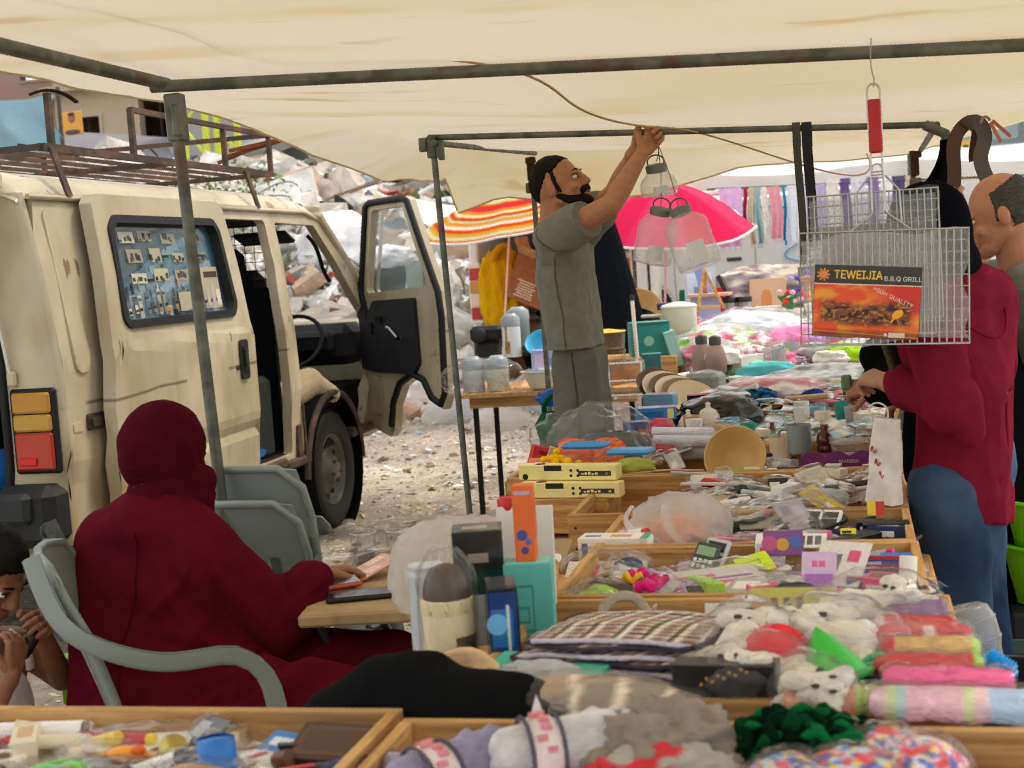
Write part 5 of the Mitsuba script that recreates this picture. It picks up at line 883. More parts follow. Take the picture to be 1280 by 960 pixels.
def plush(lab, pos, s, rz, body, hat=None, seed=0, name='plush_toy'):
    k = thing(name, lab, 'soft toy'); t = blob([('e', (0, 0, .05 * s), (.085 * s, .055 * s, .05 * s)), ('e', (.10 * s, 0, .065 * s), (.05 * s, .05 * s, .048 * s)), ((.13 * s, 0, .06 * s), .03 * s, (.16 * s, 0, .05 * s), .02 * s), ((-.05 * s, .05 * s, .03 * s), .022 * s, (-.08 * s, .10 * s, .02 * s), .018 * s), ((-.05 * s, -.05 * s, .03 * s), .022 * s, (-.08 * s, -.10 * s, .02 * s), .018 * s), ((.04 * s, .045 * s, .03 * s), .02 * s, (.05 * s, .095 * s, .015 * s), .016 * s), ((.04 * s, -.045 * s, .03 * s), .02 * s, (.06 * s, -.095 * s, .015 * s), .016 * s), ((.10 * s, .04 * s, .10 * s), .016 * s, (.07 * s, .065 * s, .105 * s), .013 * s), ((.10 * s, -.04 * s, .10 * s), .016 * s, (.07 * s, -.065 * s, .105 * s), .013 * s)], .008, 5)
    v = t.vertices * [1, 1, .74] + t.vertex_normals * (.024 * (ridge(t.vertices * 20 + seed, 4, seed) - .5))[:, None]; m = M(pos, rz=rz); a = MB(m); a.raw(v, t.faces, body, True); part(k, 'body', a, 'knit')
    a = MB(m)
    for q in range(6): a.ell(np.array([.05 + .022 * q, .03 * math.sin(q * 2 + seed), .088 - .01 * (q % 3)]) * s, np.array([.008, .011, .006]) * s, '#2a2724', sub=1)
    part(k, 'printed_marks', a, 'matte', kind='stuff'); P, f = lump((.34 * s, .22 * s, .20 * s), seed + 30, 3, .78, .34, 1.8); a = MB(m); a.raw(P + np.array([.03 * s, 0, -.02]), f, '#f3f5f5', True); part(k, 'film', a, 'film')
    if hat: a = MB(m); a.lathe([(.045 * s, 0), (.038 * s, .025 * s), (.02 * s, .05 * s), (0, .058 * s)], hat, M((.10 * s, 0, .10 * s)), 20); part(k, 'hat', a, 'knit')
plush('white soft toy lying left among the toys, beside the plaid cloth', (-.19, 2.20, .81), .70, 75, '#e3ddcf', None, 1)
plush('white soft toy under the red plush cap', (-.135, 2.13, .80), .62, -150, '#e6e0d2', None, 2)
plush('white soft toy stretched out behind the green cone', (-.03, 2.27, .80), .72, 160, '#e6e1d4', None, 3)
plush('white soft toy nearest the camera, between the green cone and the green yarn', (-.085, 2.07, .79), .6, -70, '#ded8ca', None, 9)
plush('cream soft toy at the back edge under the wooden tray front', (.0, 2.50, .80), .66, 8, '#e8e3d6', None, 4)
a = MB(); a.raw(*(lambda P: (P[0], P[1]))(lump((.09, .07, .055), 8, 3)), '#de3a42', True) if 0 else a.lathe([(.05, 0), (.047, .02), (.03, .036), (0, .042)], '#de3a42', M((-.135, 2.155, .835), rx=14)); solo('red_plush_cap', a, 'knit', 'red plush cap among the white soft toys', 'cap')
a = MB(); a.lathe([(.055, 0), (.04, .03), (.02, .065), (.002, .088)], '#37b63a', M((-.045, 2.12, .80), rx=-12, ry=-20), 24); a.lathe([(.056, -.002), (.06, .004), (.056, .01)], '#2f8f34', M((-.045, 2.12, .80), rx=-12, ry=-20), 24); solo('green_cone', a, 'plastic', 'bright green cone shaped party hat beside the soft toys', 'hat')
a = MB(); a.path(curve([(.0, 2.14, .80), (.005, 2.17, .825), (.02, 2.165, .83), (.03, 2.13, .805), (.08, 2.12, .80), (.11, 2.12, .80)], 20), .006, '#38b87c', 7); solo('green_hanger', a, 'plastic', 'green plastic hook among the red packets', 'hook')
packet('yellow green printed card in clear wrap along the tray front', (-.13, 2.60, .80), .17, .07, '#c5bf5a', 1, 62, .006, seed=2, prints=[(.25, .33, .3, .7, '#8d5f5a'), (.4, .48, .3, .7, '#7a6a6a'), (.55, .63, .3, .7, '#8a5a55'), (.85, .95, .3, .7, '#7f8a4a'), (.03, .2, .3, .6, '#d98f6a')])
packet('small white booklet left of the yellow green card', (-.245, 2.56, .79), .09, .06, '#d5d2cc', 4, 40, .006, seed=12)
def towel(lab, x0, x1, y, z, cols, d=.11, h=.035, film=True, rz=0, name='folded_towel'):
    k = thing(name, lab, 'towel'); n = 40; U = np.linspace(0, 1, n); an = np.linspace(-.5 * math.pi, 1.5 * math.pi, 26); P = np.zeros((n, 26, 3)); K = np.zeros((n, 26, 3)); L = x1 - x0
    for i, u in enumerate(U):
        e = .6 + .4 * min(1, 12 * min(u, 1 - u)); c = [c for b, c in cols if u <= b][0]
        P[i] = np.stack([np.full(26, (u - .5) * L), d / 2 * e * np.sign(np.cos(an)) * np.abs(np.cos(an)) ** .6, h / 2 * e * np.sign(np.sin(an)) * np.abs(np.sin(an)) ** .7 + h / 2], 1); K[i] = C(c)
    P[..., 2] += .012 * (ridge(P * [14, 22, 14] + x0 * 50, 3, int(abs(y) * 100)) - .4); m = M(((x0 + x1) / 2, y, z), rz=rz); a = MB(m); a.grid(P, K); part(k, 'fabric', a, 'knit')
    if film: Q = P * [1.05, 1.07, 1.1] + (.009 * (ridge(P * 30, 3, 2) - .3))[..., None] * [0, 0, 1]; a = MB(m); a.grid(Q, '#f2f4f5'); part(k, 'film', a, 'film')
towel('pastel towel with pink and green stripes and a pale blue end, lowest of the towels', .0, .25, 1.985, .79, [(.08, '#e9c3d6'), (.14, '#c7d9a2'), (.2, '#a9cfd9'), (.42, '#e8b9cf'), (.5, '#e3b6c9'), (.56, '#c9dfa5'), (.62, '#eac2d2'), (1, '#a6c5e6')], .085, .034, rz=-4)
towel('hot pink folded towel above the pastel towel', .02, .200, 2.085, .795, [(1, '#ea5f9e')], .08, .03, rz=-3)
towel('red folded towel with a clear wrapper under the tan wrapped towel', .01, .165, 2.145, .80, [(.9, '#c9323a'), (1, '#8cc63f')], .07, .028, rz=-2)
towel('tan and green wrapped towel between two red ones', .02, .165, 2.20, .81, [(.15, '#c83a40'), (.3, '#c9a06a'), (.9, '#cda96d'), (1, '#a5cf52')], .07, .03, rz=-2)
towel('rose red wrapped towel with white fold marks', .01, .160, 2.27, .81, [(.5, '#d2555c'), (.62, '#e8cfc9'), (1, '#d14a54')], .07, .03)
towel('bright red towel above the rose red one', .01, .145, 2.36, .80, [(.15, '#e3c9c2'), (1, '#e04242')], .08, .03)
towel('purple glittery folded fabric at the back of the towels', .03, .135, 2.46, .80, [(1, '#8a6592')], .1, .03)
towel('orange and peach folded cloth below the green cone', -.12, .02, 2.03, .785, [(.4, '#e2a27c'), (.7, '#d98757'), (1, '#b7c26a')], .08, .03)
clutter('the second row tray', -.58, .10, 2.12, 2.62, .745, 44, 77, ['white', 'cream', 'pale grey', 'lilac', 'tan', 'silver', 'black'], ('film', 'packet', 'lump', 'card'), hmax=.03)
# ---- upright boxes and thermos at the left of the second row
def thermos():
    k = thing('thermos', 'cream vacuum flask with brown dome lid wrapped in clear plastic', 'thermos'); m = M((-.705, 2.33, .765), s=(.98, .98, .80)); a = MB(m); a.lathe([(0, 0), (.046, 0), (.047, .004), (.047, .118), (.045, .122)], '#e3d9b0', None, 40); part(k, 'body', a, 'plastic')
    a = MB(m); a.lathe([(.045, .122), (.048, .124), (.048, .15), (.044, .154)], '#dccf9f', None, 40); part(k, 'collar', a, 'plastic'); a = MB(m); a.lathe([(.043, .154), (.042, .175), (.036, .20), (.026, .218), (.01, .226), (0, .227)], '#3d2a22', None, 40); part(k, 'lid', a, 'plastic')
    a = MB(m); a.lathe([(.0475, .005), (.0475, .075)], '#4a3a30', None, 12, a0=-60, a1=20); a.lathe([(.0478, .012), (.0478, .035)], '#b8784a', None, 8, a0=-50, a1=10); part(k, 'label', a, 'gloss')
    a = MB(m); n = 50; an = np.linspace(0, 2 * math.pi, n); zs = np.linspace(0, .26, 20); P = np.array([[((.051 - .03 * max(0, (z - .19) / .07) ** 2 + .004 * math.sin(t * 9 + z * 30) * (.5 + z * 4)) * math.cos(t), (.051 - .03 * max(0, (z - .19) / .07) ** 2 + .004 * math.sin(t * 9 + z * 30) * (.5 + z * 4)) * math.sin(t), z) for t in an] for z in zs]); a.grid(P, '#f3f3f2'); part(k, 'wrapper', a, 'film')
thermos()
tube('tall silver wrapped roll standing behind the thermos', (-.762, 2.40, .765), (-.762, 2.40, .93), .034, '#b5bcc4', 'foil_roll', 'roll', None, None, 'gloss', ((.0, .06, '#8895a0'), (.9, .95, '#d0d5da')))
carton('dark blue glossy box with blue picture right of the thermos', (-.612, 2.34, .765), (.052, .10, .145), '#141d33', 18, [('f', .05, .95, .05, .95, '#1c3f7a'), ('f', .1, .8, .3, .75, '#2f6fb5'), ('f', .12, .45, .45, .7, '#6fb2e6', 1), ('f', .6, .7, .15, .8, '#c9d2d8'), ('f', .1, .5, .08, .2, '#6e4c36'), ('t', .05, .95, .1, .9, '#3a3a3f'), ('r', .1, .9, .1, .9, '#16264a'), ('r', .2, .8, .3, .8, '#2a5ea0')], 'gift_box', mat='gloss')
carton('tall teal box with line drawing behind the blue box', (-.597, 2.50, .755), (.088, .06, .158), '#5fb7b0', 8, [('f', .15, .6, .2, .75, '#3f8f8a'), ('f', .18, .57, .23, .72, '#5fb7b0'), ('f', .25, .5, .3, .5, '#3f8f8a'), ('f', .28, .47, .33, .47, '#5fb7b0'), ('t', .05, .95, .1, .9, '#83cdc6')], 'gift_box')
carton('dark green and black box with silver picture standing behind the thermos', (-.69, 2.50, .862), (.092, .09, .115), '#1a2a26', 14, [('t', .08, .92, .08, .92, '#45463f'), ('t', .2, .7, .3, .6, '#a09a90'), ('f', .05, .95, .0, .35, '#0f3b35'), ('f', .1, .9, .45, .95, '#22231f'), ('f', .3, .7, .5, .65, '#8f8578')], 'gift_box', mat='gloss')
carton('plain grey box under the dark green box', (-.69, 2.50, .765), (.095, .09, .095), '#9aa3a6', 14)
carton('tall orange carton with blue print standing on the teal box', (-.598, 2.50, .914), (.037, .036, .14), '#e2692c', 4, [('f', .2, .6, .28, .42, '#3b4fa0', 1), ('f', .5, .9, .22, .3, '#3f6fb5', 1), ('f', .1, .9, .88, .93, '#b9a2b8'), ('f', .3, .7, .1, .2, '#4a3f8a', 1), ('r', .1, .9, .3, .8, '#d2602a')], 'orange_carton')
carton('white cardboard sheet leaning behind the orange carton', (-.63, 2.62, .80), (.11, .012, .19), '#dedbd4', 5, rx=-8, name='card_sheet', cat='card')
for q, (x, y, z, c, lab) in enumerate(((-.665, 2.66, .90, '#c41722', 'red canister with red lid left of the orange carton'), (-.63, 2.72, .86, '#c81c26', 'second red canister partly behind the orange carton'))):
    turned('red_canister', lab, 'canister', [(0, 0), (.022, 0), (.022, .08), (.024, .082), (.024, .10), (.02, .105), (0, .106)], (x, y, z), c, extra=[('band', lambda a: a.lathe([(.0225, .02), (.0225, .04)], '#e7a41f', None, 28), 'plastic')])
carton('small crate of wood under the red canisters', (-.65, 2.69, .69), (.11, .12, .17), '#a77d50', mat='wood_x', name='wooden_block', cat='block')
def carrier_bag(lab, pos, size, seed, inside=None, rz=0, handles=True, col='#fbfbf8', name='carrier_bag'):
    k = thing(name, lab, 'bag'); m = M(pos, rz=rz); v = _ICO[4].vertices; d = ridge(v * 1.25 + seed * 2.9, 3, seed); e = ridge(v * [3.2, 3.2, 1.4] + seed, 4, seed + 1); P = np.sign(v) * np.abs(v) ** .85 * (.62 + .28 * d + .26 * e)[:, None] * np.array(size) / 2; P[:, 2] = np.maximum(P[:, 2], -.32 * size[2]) + .32 * size[2]; a = MB(m); a.raw(P, _ICO[4].faces, col, True); part(k, 'film', a, 'milky')
    if handles:
        w, dd, h = size; a = MB(m)
        for s in (-1, 1): a.path(curve([(s * .16 * w - .06, -.3 * dd, .75 * h), (s * .18 * w - .05, -.46 * dd, .45 * h), (s * .12 * w, -.52 * dd, .2 * h), (s * .20 * w + .01, -.50 * dd, .1 * h)], 14), .010, col, 7, sq=.25)
        part(k, 'handle', a, 'milky')
    if inside: P, f = lump(np.array(size) * .55, seed + 5, 3); a = MB(m); a.raw(P + [-.03 * size[0], -.10 * size[1], .01], f, inside, True); part(k, 'contents', a, 'cloth')
    return k
carrier_bag('puffed white carrier bag standing behind the dark green box on the left', (-.80, 2.74, .765), (.27, .2, .235), 3, None, 10, False)
carrier_bag('white carrier bag with something orange inside in the fourth row', (-.43, 3.40, .735), (.245, .24, .17), 5, '#d97f3e', 0)
# ---- black jacket across the front
def jacket():
    X = np.linspace(0, 1, 60); V = np.linspace(0, 1, 26); P = np.zeros((60, 26, 3))
    top = lambda u: np.interp(u, [0, .12, .25, .34, .5, .72, 1], [.735, .785, .835, .846, .815, .785, .775]); 
    for i, u in enumerate(X):
        for j, v in enumerate(V): x = -.93 + .68 * u; P[i, j] = (x, 1.985 + .20 * (v - .15) + .02 * math.sin(u * 9), .70 + (top(u) - .70) * (math.sin(min(1, v * 1.15) * math.pi) ** .55 if 0 < v < .87 else 0))
    w = ridge(P * [5, 4, 4] + [0, P[..., 0:1].mean(), 0], 3, 3) - .5; e_ = np.clip((P[..., 2] - .71) * 12, 0, 1); P[..., 2] += .075 * w * e_; P[..., 1] += .07 * w
    a = MB(); a.grid(P, '#0b0c0f'); solo('black_jacket', a, 'matte', 'black jacket thrown over the boards between the front trays and the thermos', 'jacket')
jacket()
# ---- third row tray (hair brushes, packets)
SHIFT = np.array([0, 0, .042])
carton('white hair brush box with purple brush picture in the third row', (-0.560, 3.235, 0.710), (.165, .07, .058), '#ece7db', -4, [('f', .22, .78, .2, .5, '#b9a2b9'), ('f', .24, .5, .25, .45, '#4a3a35'), ('f', .5, .8, .28, .42, '#7d4a86'), ('f', .06, .14, .2, .8, '#5b6fa8'), ('t', .45, .75, .3, .6, '#c98f6a'), ('t', .9, 1.0, 0, 1, '#3aa890'), ('t', .08, .3, .3, .5, '#6d7fb0'), ('f', .9, 1., 0, 1, '#d9d6cb')], 'brush_box')
carton('tan cardboard sleeve with white spot left of the hair brush box', (-0.684, 3.200, 0.720), (.05, .085, .025), '#a98c66', -14, [('t', .25, .7, .15, .5, '#ecebe4', 1)], 'card_sleeve', 'sleeve', rx=42)
carton('black and white small box beside the tall orange carton', (-0.754, 3.299, 0.710), (.05, .04, .06), '#3b3834', -4, [('f', .1, .9, .1, .9, '#c3b9a6'), ('f', .3, .8, .2, .6, '#1b1a19', 1)], 'small_box')
for q, (px, c, lab) in enumerate(((848, '#3a4440', 'grey pocket calculator leaning against the third row tray'), (862, '#c3c8cc', 'silver edged calculator behind the grey one'))):
    k = thing('calculator', lab, 'calculator'); m = M([(-.335, 3.01, .745), (-.315, 3.03, .75)][q], rz=-22, rx=52, ry=8); a = MB(m); a.box((0, 0, 0), (.055, .10, .012), c, ch=.003); part(k, 'body', a, 'plastic'); a = MB(m); a.box((0, .03, .0065), (.042, .022, .001), '#8fae8a' if q == 0 else '#26282c'); part(k, 'screen', a, 'gloss'); a = MB(m)
    for i in range(4):
        for j in range(4): a.box((-.018 + .012 * i, .006 - .014 * j, .0068), (.008, .009, .002), '#e8e8e4' if q == 0 else '#50545a', ch=.0006)
    part(k, 'keys', a, 'plastic')
packet('large clear packet of hot pink hair bands in the third row', (-0.558, 3.089, 0.720), .20, .10, '#e3d9d0', 4, 10, .03, seed=21, prints=[(.1, .3, .4, .8, '#efe6e2')])
for q in range(5):
    a = MB(); r0 = .016; cx, cy = -.425 + .022 * (q % 3) - .01 * q, 2.77 + .012 * q; a.path([(cx + r0 * math.cos(t), cy + r0 * .7 * math.sin(t), .755 + .006 * math.sin(t * 3 + q) + .004 * q) for t in np.linspace(0, 6.28, 18, endpoint=False)], .0065 * (1 + .2 * np.sin(np.arange(18) * 2.4)), ['#ef2a86', '#f0479a', '#e81f74', '#f2c437', '#ec3c92'][q], 7, closed=True)
    solo('hair_band', a, 'knit', ['hot pink', 'rose pink', 'deep pink', 'yellow', 'bright pink'][q] + ' hair band in the large clear packet of the third row', 'hair band', 'hair bands in the clear packet')
packet('clear packet with pink and purple pens, middle of the third row', (-.29, 2.86, .745), .21, .12, '#cfcac4', 26, 12, .02, seed=22, prints=[(.05, .95, .3, .4, '#e8298a'), (.1, .9, .5, .56, '#8a4fa8'), (.05, .5, .62, .72, '#e23d90'), (.2, .8, .12, .2, '#f1eee9')])
carton('neon yellow green price cards lying in the third row', (-0.224, 3.002, 0.745), (.075, .06, .004), '#d4ee1f', 24, [('t', .3, .8, .3, .34, '#9fbf20'), ('t', .3, .7, .45, .49, '#9fbf20'), ('t', .3, .8, .6, .64, '#9fbf20')], 'neon_card', 'card', rx=28, ry=-10)
carton('second neon yellow card under the first one', (-0.256, 2.981, 0.740), (.085, .05, .004), '#dcef22', 10, (), 'neon_card', 'card', rx=10, ry=-6)
carton('long white card with small dark pictures in the third row', (-0.153, 3.142, 0.765), (.155, .042, .003), '#f1f0ec', -5, [('t', .62, .70, .2, .8, '#55585a'), ('t', .73, .81, .2, .8, '#66686a'), ('t', .84, .93, .2, .8, '#77797a')], 'long_card', 'card', rx=38)
packet('big white paper bag with grey and pink print in the third row', (-.045, 2.90, .765), .12, .12, '#efeeea', -24, 42, .012, seed=23, prints=[(.25, .5, .1, .7, '#6d6f76'), (.62, .85, .55, .8, '#e8457a')])
packet('lilac hang card with pink lettering in the third row', (-.085, 2.80, .772), .075, .09, '#d9bfe6', -6, 62, .006, seed=24, prints=[(.3, .45, .62, .78, '#e26fae'), (.5, .68, .62, .78, '#e26fae'), (.1, .9, .12, .45, '#b36fd0')], film=False)
carton('purple and gold patterned card standing at the back of the third row', (-.165, 3.06, .75), (.085, .004, .055), '#8a4f8c', 3, [('f', .3, .65, .2, .7, '#d9a52c', 1), ('f', .05, .25, .2, .8, '#c9568e', 1), ('f', .7, .9, .3, .8, '#4f6fb5', 1)], 'pattern_card', 'card', rx=-10)
for q, (y, c, lab) in enumerate(((2.99, '#1b6fc2', 'bright blue box at the right end of the third row'), (2.94, '#173f80', 'dark blue box in front of the bright blue one'), (2.87, '#2a8ad8', 'sky blue card box with red edge at the right of the third row'))):
    carton(lab, (.045 - .03 * (q == 2), y, .705), (.10, .035, .06 - .008 * q), c, -4 + 3 * q, [('t', .0, .4, .1, .9, '#8f979f'), ('f', .4, .95, .1, .5, '#dfe3e6'), ('f', 0, 1, .86, 1, '#d2454a')], 'blue_box')
tube('short white cardboard tube leaning at the right end of the third row', (.078, 2.77, .72), (.085, 2.80, .80), .017, '#ebe6da', 'card_tube')
clutter('the third row tray', -.56, .08, 2.72, 3.10, .69, 80, 101, ['white', 'black', 'pale grey', 'hot pink', 'lilac', 'silver', 'cream', 'brown', 'dark blue', 'lime green'], hmax=.04)
# ---- fourth row
carton('white toothpaste carton with crimson lettering in the fourth row', (-0.384, 3.820, 0.700), (.125, .034, .034), '#e9e6e6', -3, [('f', .0, .8, .35, .75, '#a8183f'), ('f', .8, 1., .1, .9, '#3a2f6d'), ('f', .1, .7, .45, .6, '#e7c9cf'), ('t', .1, .8, .3, .7, '#a8183f')], 'toothpaste_box')
for q in range(9): P, f = lump((.06, .035, .03), 60 + q, 2); a = MB(M((-.27 + .026 * q + .005 * (q % 2), 3.44 + .03 * (q % 3), .735), rz=20 * q)); a.raw(P, f, ['#1d1f21', '#2c2e30', '#3a3d3f'][q % 3], True); solo('hair_clip', a, 'plastic', f'dark hair clip in a bag, number {["one","two","three","four","five","six","seven","eight","nine"][q]} from the left, fourth row', 'hair clip', 'dark hair clips of the fourth row')
packet('large clear bag of dark hair clips in the fourth row', (-.19, 3.45, .75), .22, .14, '#cfd0cd', 6, 4, .04, seed=31, mat='film')
packet('clear tray of small silver pieces in the middle of the fourth row', (-.05 - .1, 3.36, .73), .12, .12, '#b9bcb9', -4, 6, .03, seed=32, prints=[(.2, .4, .3, .6, '#8f9291'), (.5, .8, .2, .5, '#d8d8d4'), (.3, .7, .65, .8, '#a3a5a2')])
packet('grey lilac blister card leaning in the fourth row', (-.155, 3.44, .765), .09, .11, '#b3a9b8', 34, 32, .012, seed=33, prints=[(.15, .45, .55, .85, '#8f8698'), (.55, .85, .15, .8, '#c9c2cf')])
carton('white frame with two dark striped panels in the fourth row', (-.095, 3.44, .745), (.095, .075, .012), '#efeeec', -16, [('t', .06, .46, .12, .88, '#3f403f'), ('t', .54, .94, .12, .88, '#4a4b49'), ('t', .06, .46, .4, .48, '#8a8b88'), ('t', .54, .94, .55, .62, '#8a8b88')], 'stamp_frame', 'frame', rx=34)
carton('small white and orange box at the front of the fourth row', (-.105, 3.24, .70), (.085, .05, .04), '#eee9df', 2, [('f', 0, 1, .0, .3, '#dc6b35'), ('t', .0, .1, 0, 1, '#dc6b35'), ('f', .2, .8, .5, .7, '#d9cfc0')], 'small_box')
carton('yellow price tag in the black compartment of the fourth row', (-.03, 3.27, .752), (.035, .03, .003), '#e6d531', 4, [('t', .1, .9, .2, .4, '#2c2a1a'), ('t', .1, .7, .55, .75, '#2c2a1a')], 'price_tag', 'tag', rx=50)
carton('red and yellow small packet at the back of the black compartment', (.035, 3.47, .755), (.04, .004, .035), '#e8c42a', 2, [('f', .5, 1, 0, 1, '#c4302a')], 'small_packet', 'packet', rx=-20)
clutter('the black compartment of the fourth row', -.06, .09, 3.2, 3.52, .69, 16, 131, ['black', 'black', 'dark blue', 'brown', 'black', 'tan'], ('tube', 'box', 'card', 'strip'), hmax=.03)
clutter('the fourth row tray', -.57, -.09, 3.2, 3.53, .69, 70, 141, ['white', 'pale grey', 'black', 'silver', 'red', 'cream', 'pink', 'dark blue', 'white'], hmax=.035)
tube('white lipstick tube with red cap in the left of the fourth row', (-.535, 3.30, .76), (-.50, 3.28, .765), .011, '#ecebe8', 'lipstick', 'lipstick', cap='#d8202e')
carton('white tag with blue mark at the front left of the fourth row', (-.50, 3.22, .74), (.06, .004, .03), '#ecebe6', 0, [('f', .4, .65, .2, .8, '#4a5a8a')], 'price_tag', 'tag', rx=-30)
# ---- fifth row
SHIFT = np.array([-.205, 0, .0])
def cow_box(lab, pos, rz, L=.30):
    carton(lab, pos, (L, .05, .042), '#e9dc8f', rz, [('f', .0, .14, .0, .42, '#151412', 1), ('f', .27, .45, .62, 1.0, '#151412'), ('f', .62, .95, .28, .62, '#3a2f38'), *[('f', .65 + .035 * q, .675 + .035 * q, .37, .46 + .05 * (q % 3), '#e9dc8f') for q in range(8)], ('f', .53, .56, .55, .75, '#151412', 1), ('f', .6, .63, .55, .75, '#151412', 1), ('f', .53, .56, .2, .4, '#151412', 1), ('f', .6, .63, .2, .4, '#151412', 1), ('l', .2, .8, .2, .8, '#d9c56f'), ('t', .1, .3, .2, .8, '#151412', 1)], 'cow_print_box', 'box')
cow_box('long pale yellow box with black cow spots, upper of the two', (-.60, 3.96, .835), -11); cow_box('long pale yellow box with black cow spots, lower of the two', (-.59, 3.92, .79), -8)
carton('wooden block under the cow spotted boxes', (-.60, 3.95, .69), (.26, .14, .098), '#8a633d', -9, mat='wood_x', name='wooden_block', cat='block')
for q, (x, y, z, c, lab) in enumerate(((-.575, 4.10, .87, '#3a8ed2', 'blue lidded clear container on the cow spotted boxes, left one'), (-.44, 4.08, .85, '#4a96d6', 'blue lidded clear container on the right, beside the grey bag'))):
    k = thing('clear_container', lab, 'container'); a = MB(M((x, y, z), rz=-10)); a.box((0, 0, .018), (.13, .07, .036), '#cfe0ea', ch=.008); part(k, 'body', a, 'film'); a = MB(M((x, y, z), rz=-10)); a.box((0, 0, .042), (.135, .075, .016), c, ch=.007); part(k, 'lid', a, 'plastic')
crumple('olive_pouch', 'olive green wrapped pouch beside the blue containers', 'pouch', (-.42, 4.0, .845), (.12, .06, .045), '#9aa03a', 'plastic', 3)
a = MB(); r = np.random.default_rng(3)
for q in range(26): p = np.array([-.645, 4.02, .875]) + r.standard_normal(3) * [.018, .012, .016]; a.ell(p, (.011, .009, .010), '#f0bf1c', sub=1)
solo('yellow_scrubber', a, 'knit', 'bunch of yellow scrubber curls on the cow spotted boxes', 'scrubber')
def orange_gloves():
    k = thing('orange_pouch', 'bright orange rubber gloves tied with a bow in a clear bag', 'gloves'); v = _ICO[4].vertices; P1 = []
    for s, c in ((-1, (-.055, 0, .045)), (1, (.055, 0, .045))):
        d = ridge(v * 2.0 + s, 3, 2); a_ = v * (.72 + .4 * d[:, None]) * [.06, .04, .045] + c; P1.append(a_)
    a = MB(M((-.62, 4.42, .80)));
    for P in P1: a.raw(P, _ICO[4].faces, '#ee6a1c', True)
    a.ell((0, -.01, .05), (.018, .03, .035), '#dd5a14', sub=2); a.box((0, 0, .012), (.2, .07, .024), '#e4621b', ch=.01); part(k, 'gloves', a, 'plastic')
    P, f = lump((.34, .2, .26), 4, 4, .66, .45, 1.3); a = MB(M((-.60, 4.50, .79))); a.raw(P, f, '#eef2f2', True); part(k, 'film', a, 'film')
orange_gloves()
carton('red and brown boxed set at the left end of the fifth row', (-.80, 4.42, .74), (.10, .05, .13), '#c4242c', 22, [('f', .15, .85, .15, .85, '#d9363b'), ('f', .3, .7, .3, .6, '#7d3a2a', 1), ('f', .2, .8, .8, .9, '#7d1418'), ('r', .1, .9, .1, .9, '#c9a070')], 'red_box', ry=18)
carton('tan cardboard back of the red boxed set', (-.72, 4.41, .74), (.16, .03, .11), '#cda878', 14, ry=24, name='cardboard_piece', cat='cardboard')
a = MB(); a.rod((-.735, 4.5, .855), (-.70, 4.5, .875), .018, '#c9252b'); a.rod((-.70, 4.5, .875), (-.66, 4.49, .86), .007, '#b98a4a'); solo('red_tape', a, 'plastic', 'red roll with wooden stick above the red boxed set', 'roll')
crumple('teal_pouch', 'pale teal plastic pouch hanging below the red boxed set', 'pouch', (-.83, 4.36, .70), (.09, .05, .06), '#7cc3b4', 'gloss', 6)
carton('orange and white card beside the cow spotted boxes', (-.70, 4.08, .83), (.12, .02, .05), '#e27a44', -18, [('f', .2, .8, .3, .7, '#efe6dc')], 'orange_card', 'card', rx=-30)
carton('wooden box under the orange gloves at the left end of the stall', (-.70, 4.45, .68), (.36, .3, .10), '#9c7346', mat='wood_x', name='wooden_block', cat='block')
crumple('grey_bag', 'dark grey film bag with shiny folds beside the orange gloves', 'bag', (-.57, 4.52, .80), (.22, .16, .13), '#4a4d4e', 'gloss', 12, 10)
SHIFT = np.zeros(3)
k = thing('red_dustpan_brush', 'red brush with a white plastic handle in the fifth row', 'brush'); a = MB(); a.box((-.395, 4.06, .795), (.09, .06, .02), '#c91f28', rz=-12, ry=8, ch=.008); part(k, 'head', a, 'plastic'); a = MB(); a.box((-.395, 4.05, .775), (.08, .05, .02), '#6d1c1c', rz=-12, ry=8); part(k, 'bristles', a, 'knit'); a = MB(); a.path(curve([(-.355, 4.04, .795), (-.30, 4.0, .79), (-.24, 3.95, .775)], 8), [.008, .010, .012, .013, .013, .012, .011, .009], '#eeece8', 10, sq=.6); part(k, 'handle', a, 'plastic')
for q, (p0, p1, c, lab) in enumerate((((-0.670, 4.403, 0.780), (-0.471, 4.425, 0.775), '#c8a27a', 'beige wooden spatula at the left of the fifth row'), ((-0.661, 4.336, 0.765), (-0.447, 4.296, 0.760), '#e6e2da', 'white plastic ladle handle below the spatula'), ((-0.241, 4.007, 0.760), (-0.121, 4.103, 0.770), '#8a5a3a', 'brown wrapped spoon set in the fifth row'), ((-0.099, 4.089, 0.760), (0.053, 3.962, 0.755), '#c9cdc6', 'pale grey comb packet at the right of the fifth row'))):
    k = thing('kitchen_tool', lab, 'kitchen tool'); a = MB(); a.path([p0, tuple((np.array(p0) + p1) / 2 + [0, 0, .004]), p1], [.010, .007, .006], c, 8, sq=.5); part(k, 'handle', a, 'plastic'); a = MB(M(p0)); a.ell((0, 0, 0), (.035, .02, .008), c); part(k, 'head', a, 'plastic')
carton('black card with gold print standing in the fifth row', (-0.209, 4.313, 0.745), (.07, .005, .05), '#16171a', -10, [('f', .55, .9, .2, .7, '#b98a2a', 1)], 'black_card', 'card', rx=-25)
carton('white gridded box at the left of the black card', (-0.312, 4.423, 0.730), (.07, .04, .05), '#e6e3df', 4, [('f', .1, .9, .1, .9, '#cfccd4')], 'small_box')
clutter('the fifth row tray', -.45, .08, 3.62, 4.15, .748, 90, 151, ['white', 'cream', 'tan', 'brown', 'silver', 'pale grey', 'red', 'yellow', 'black', 'white'], hmax=.05)
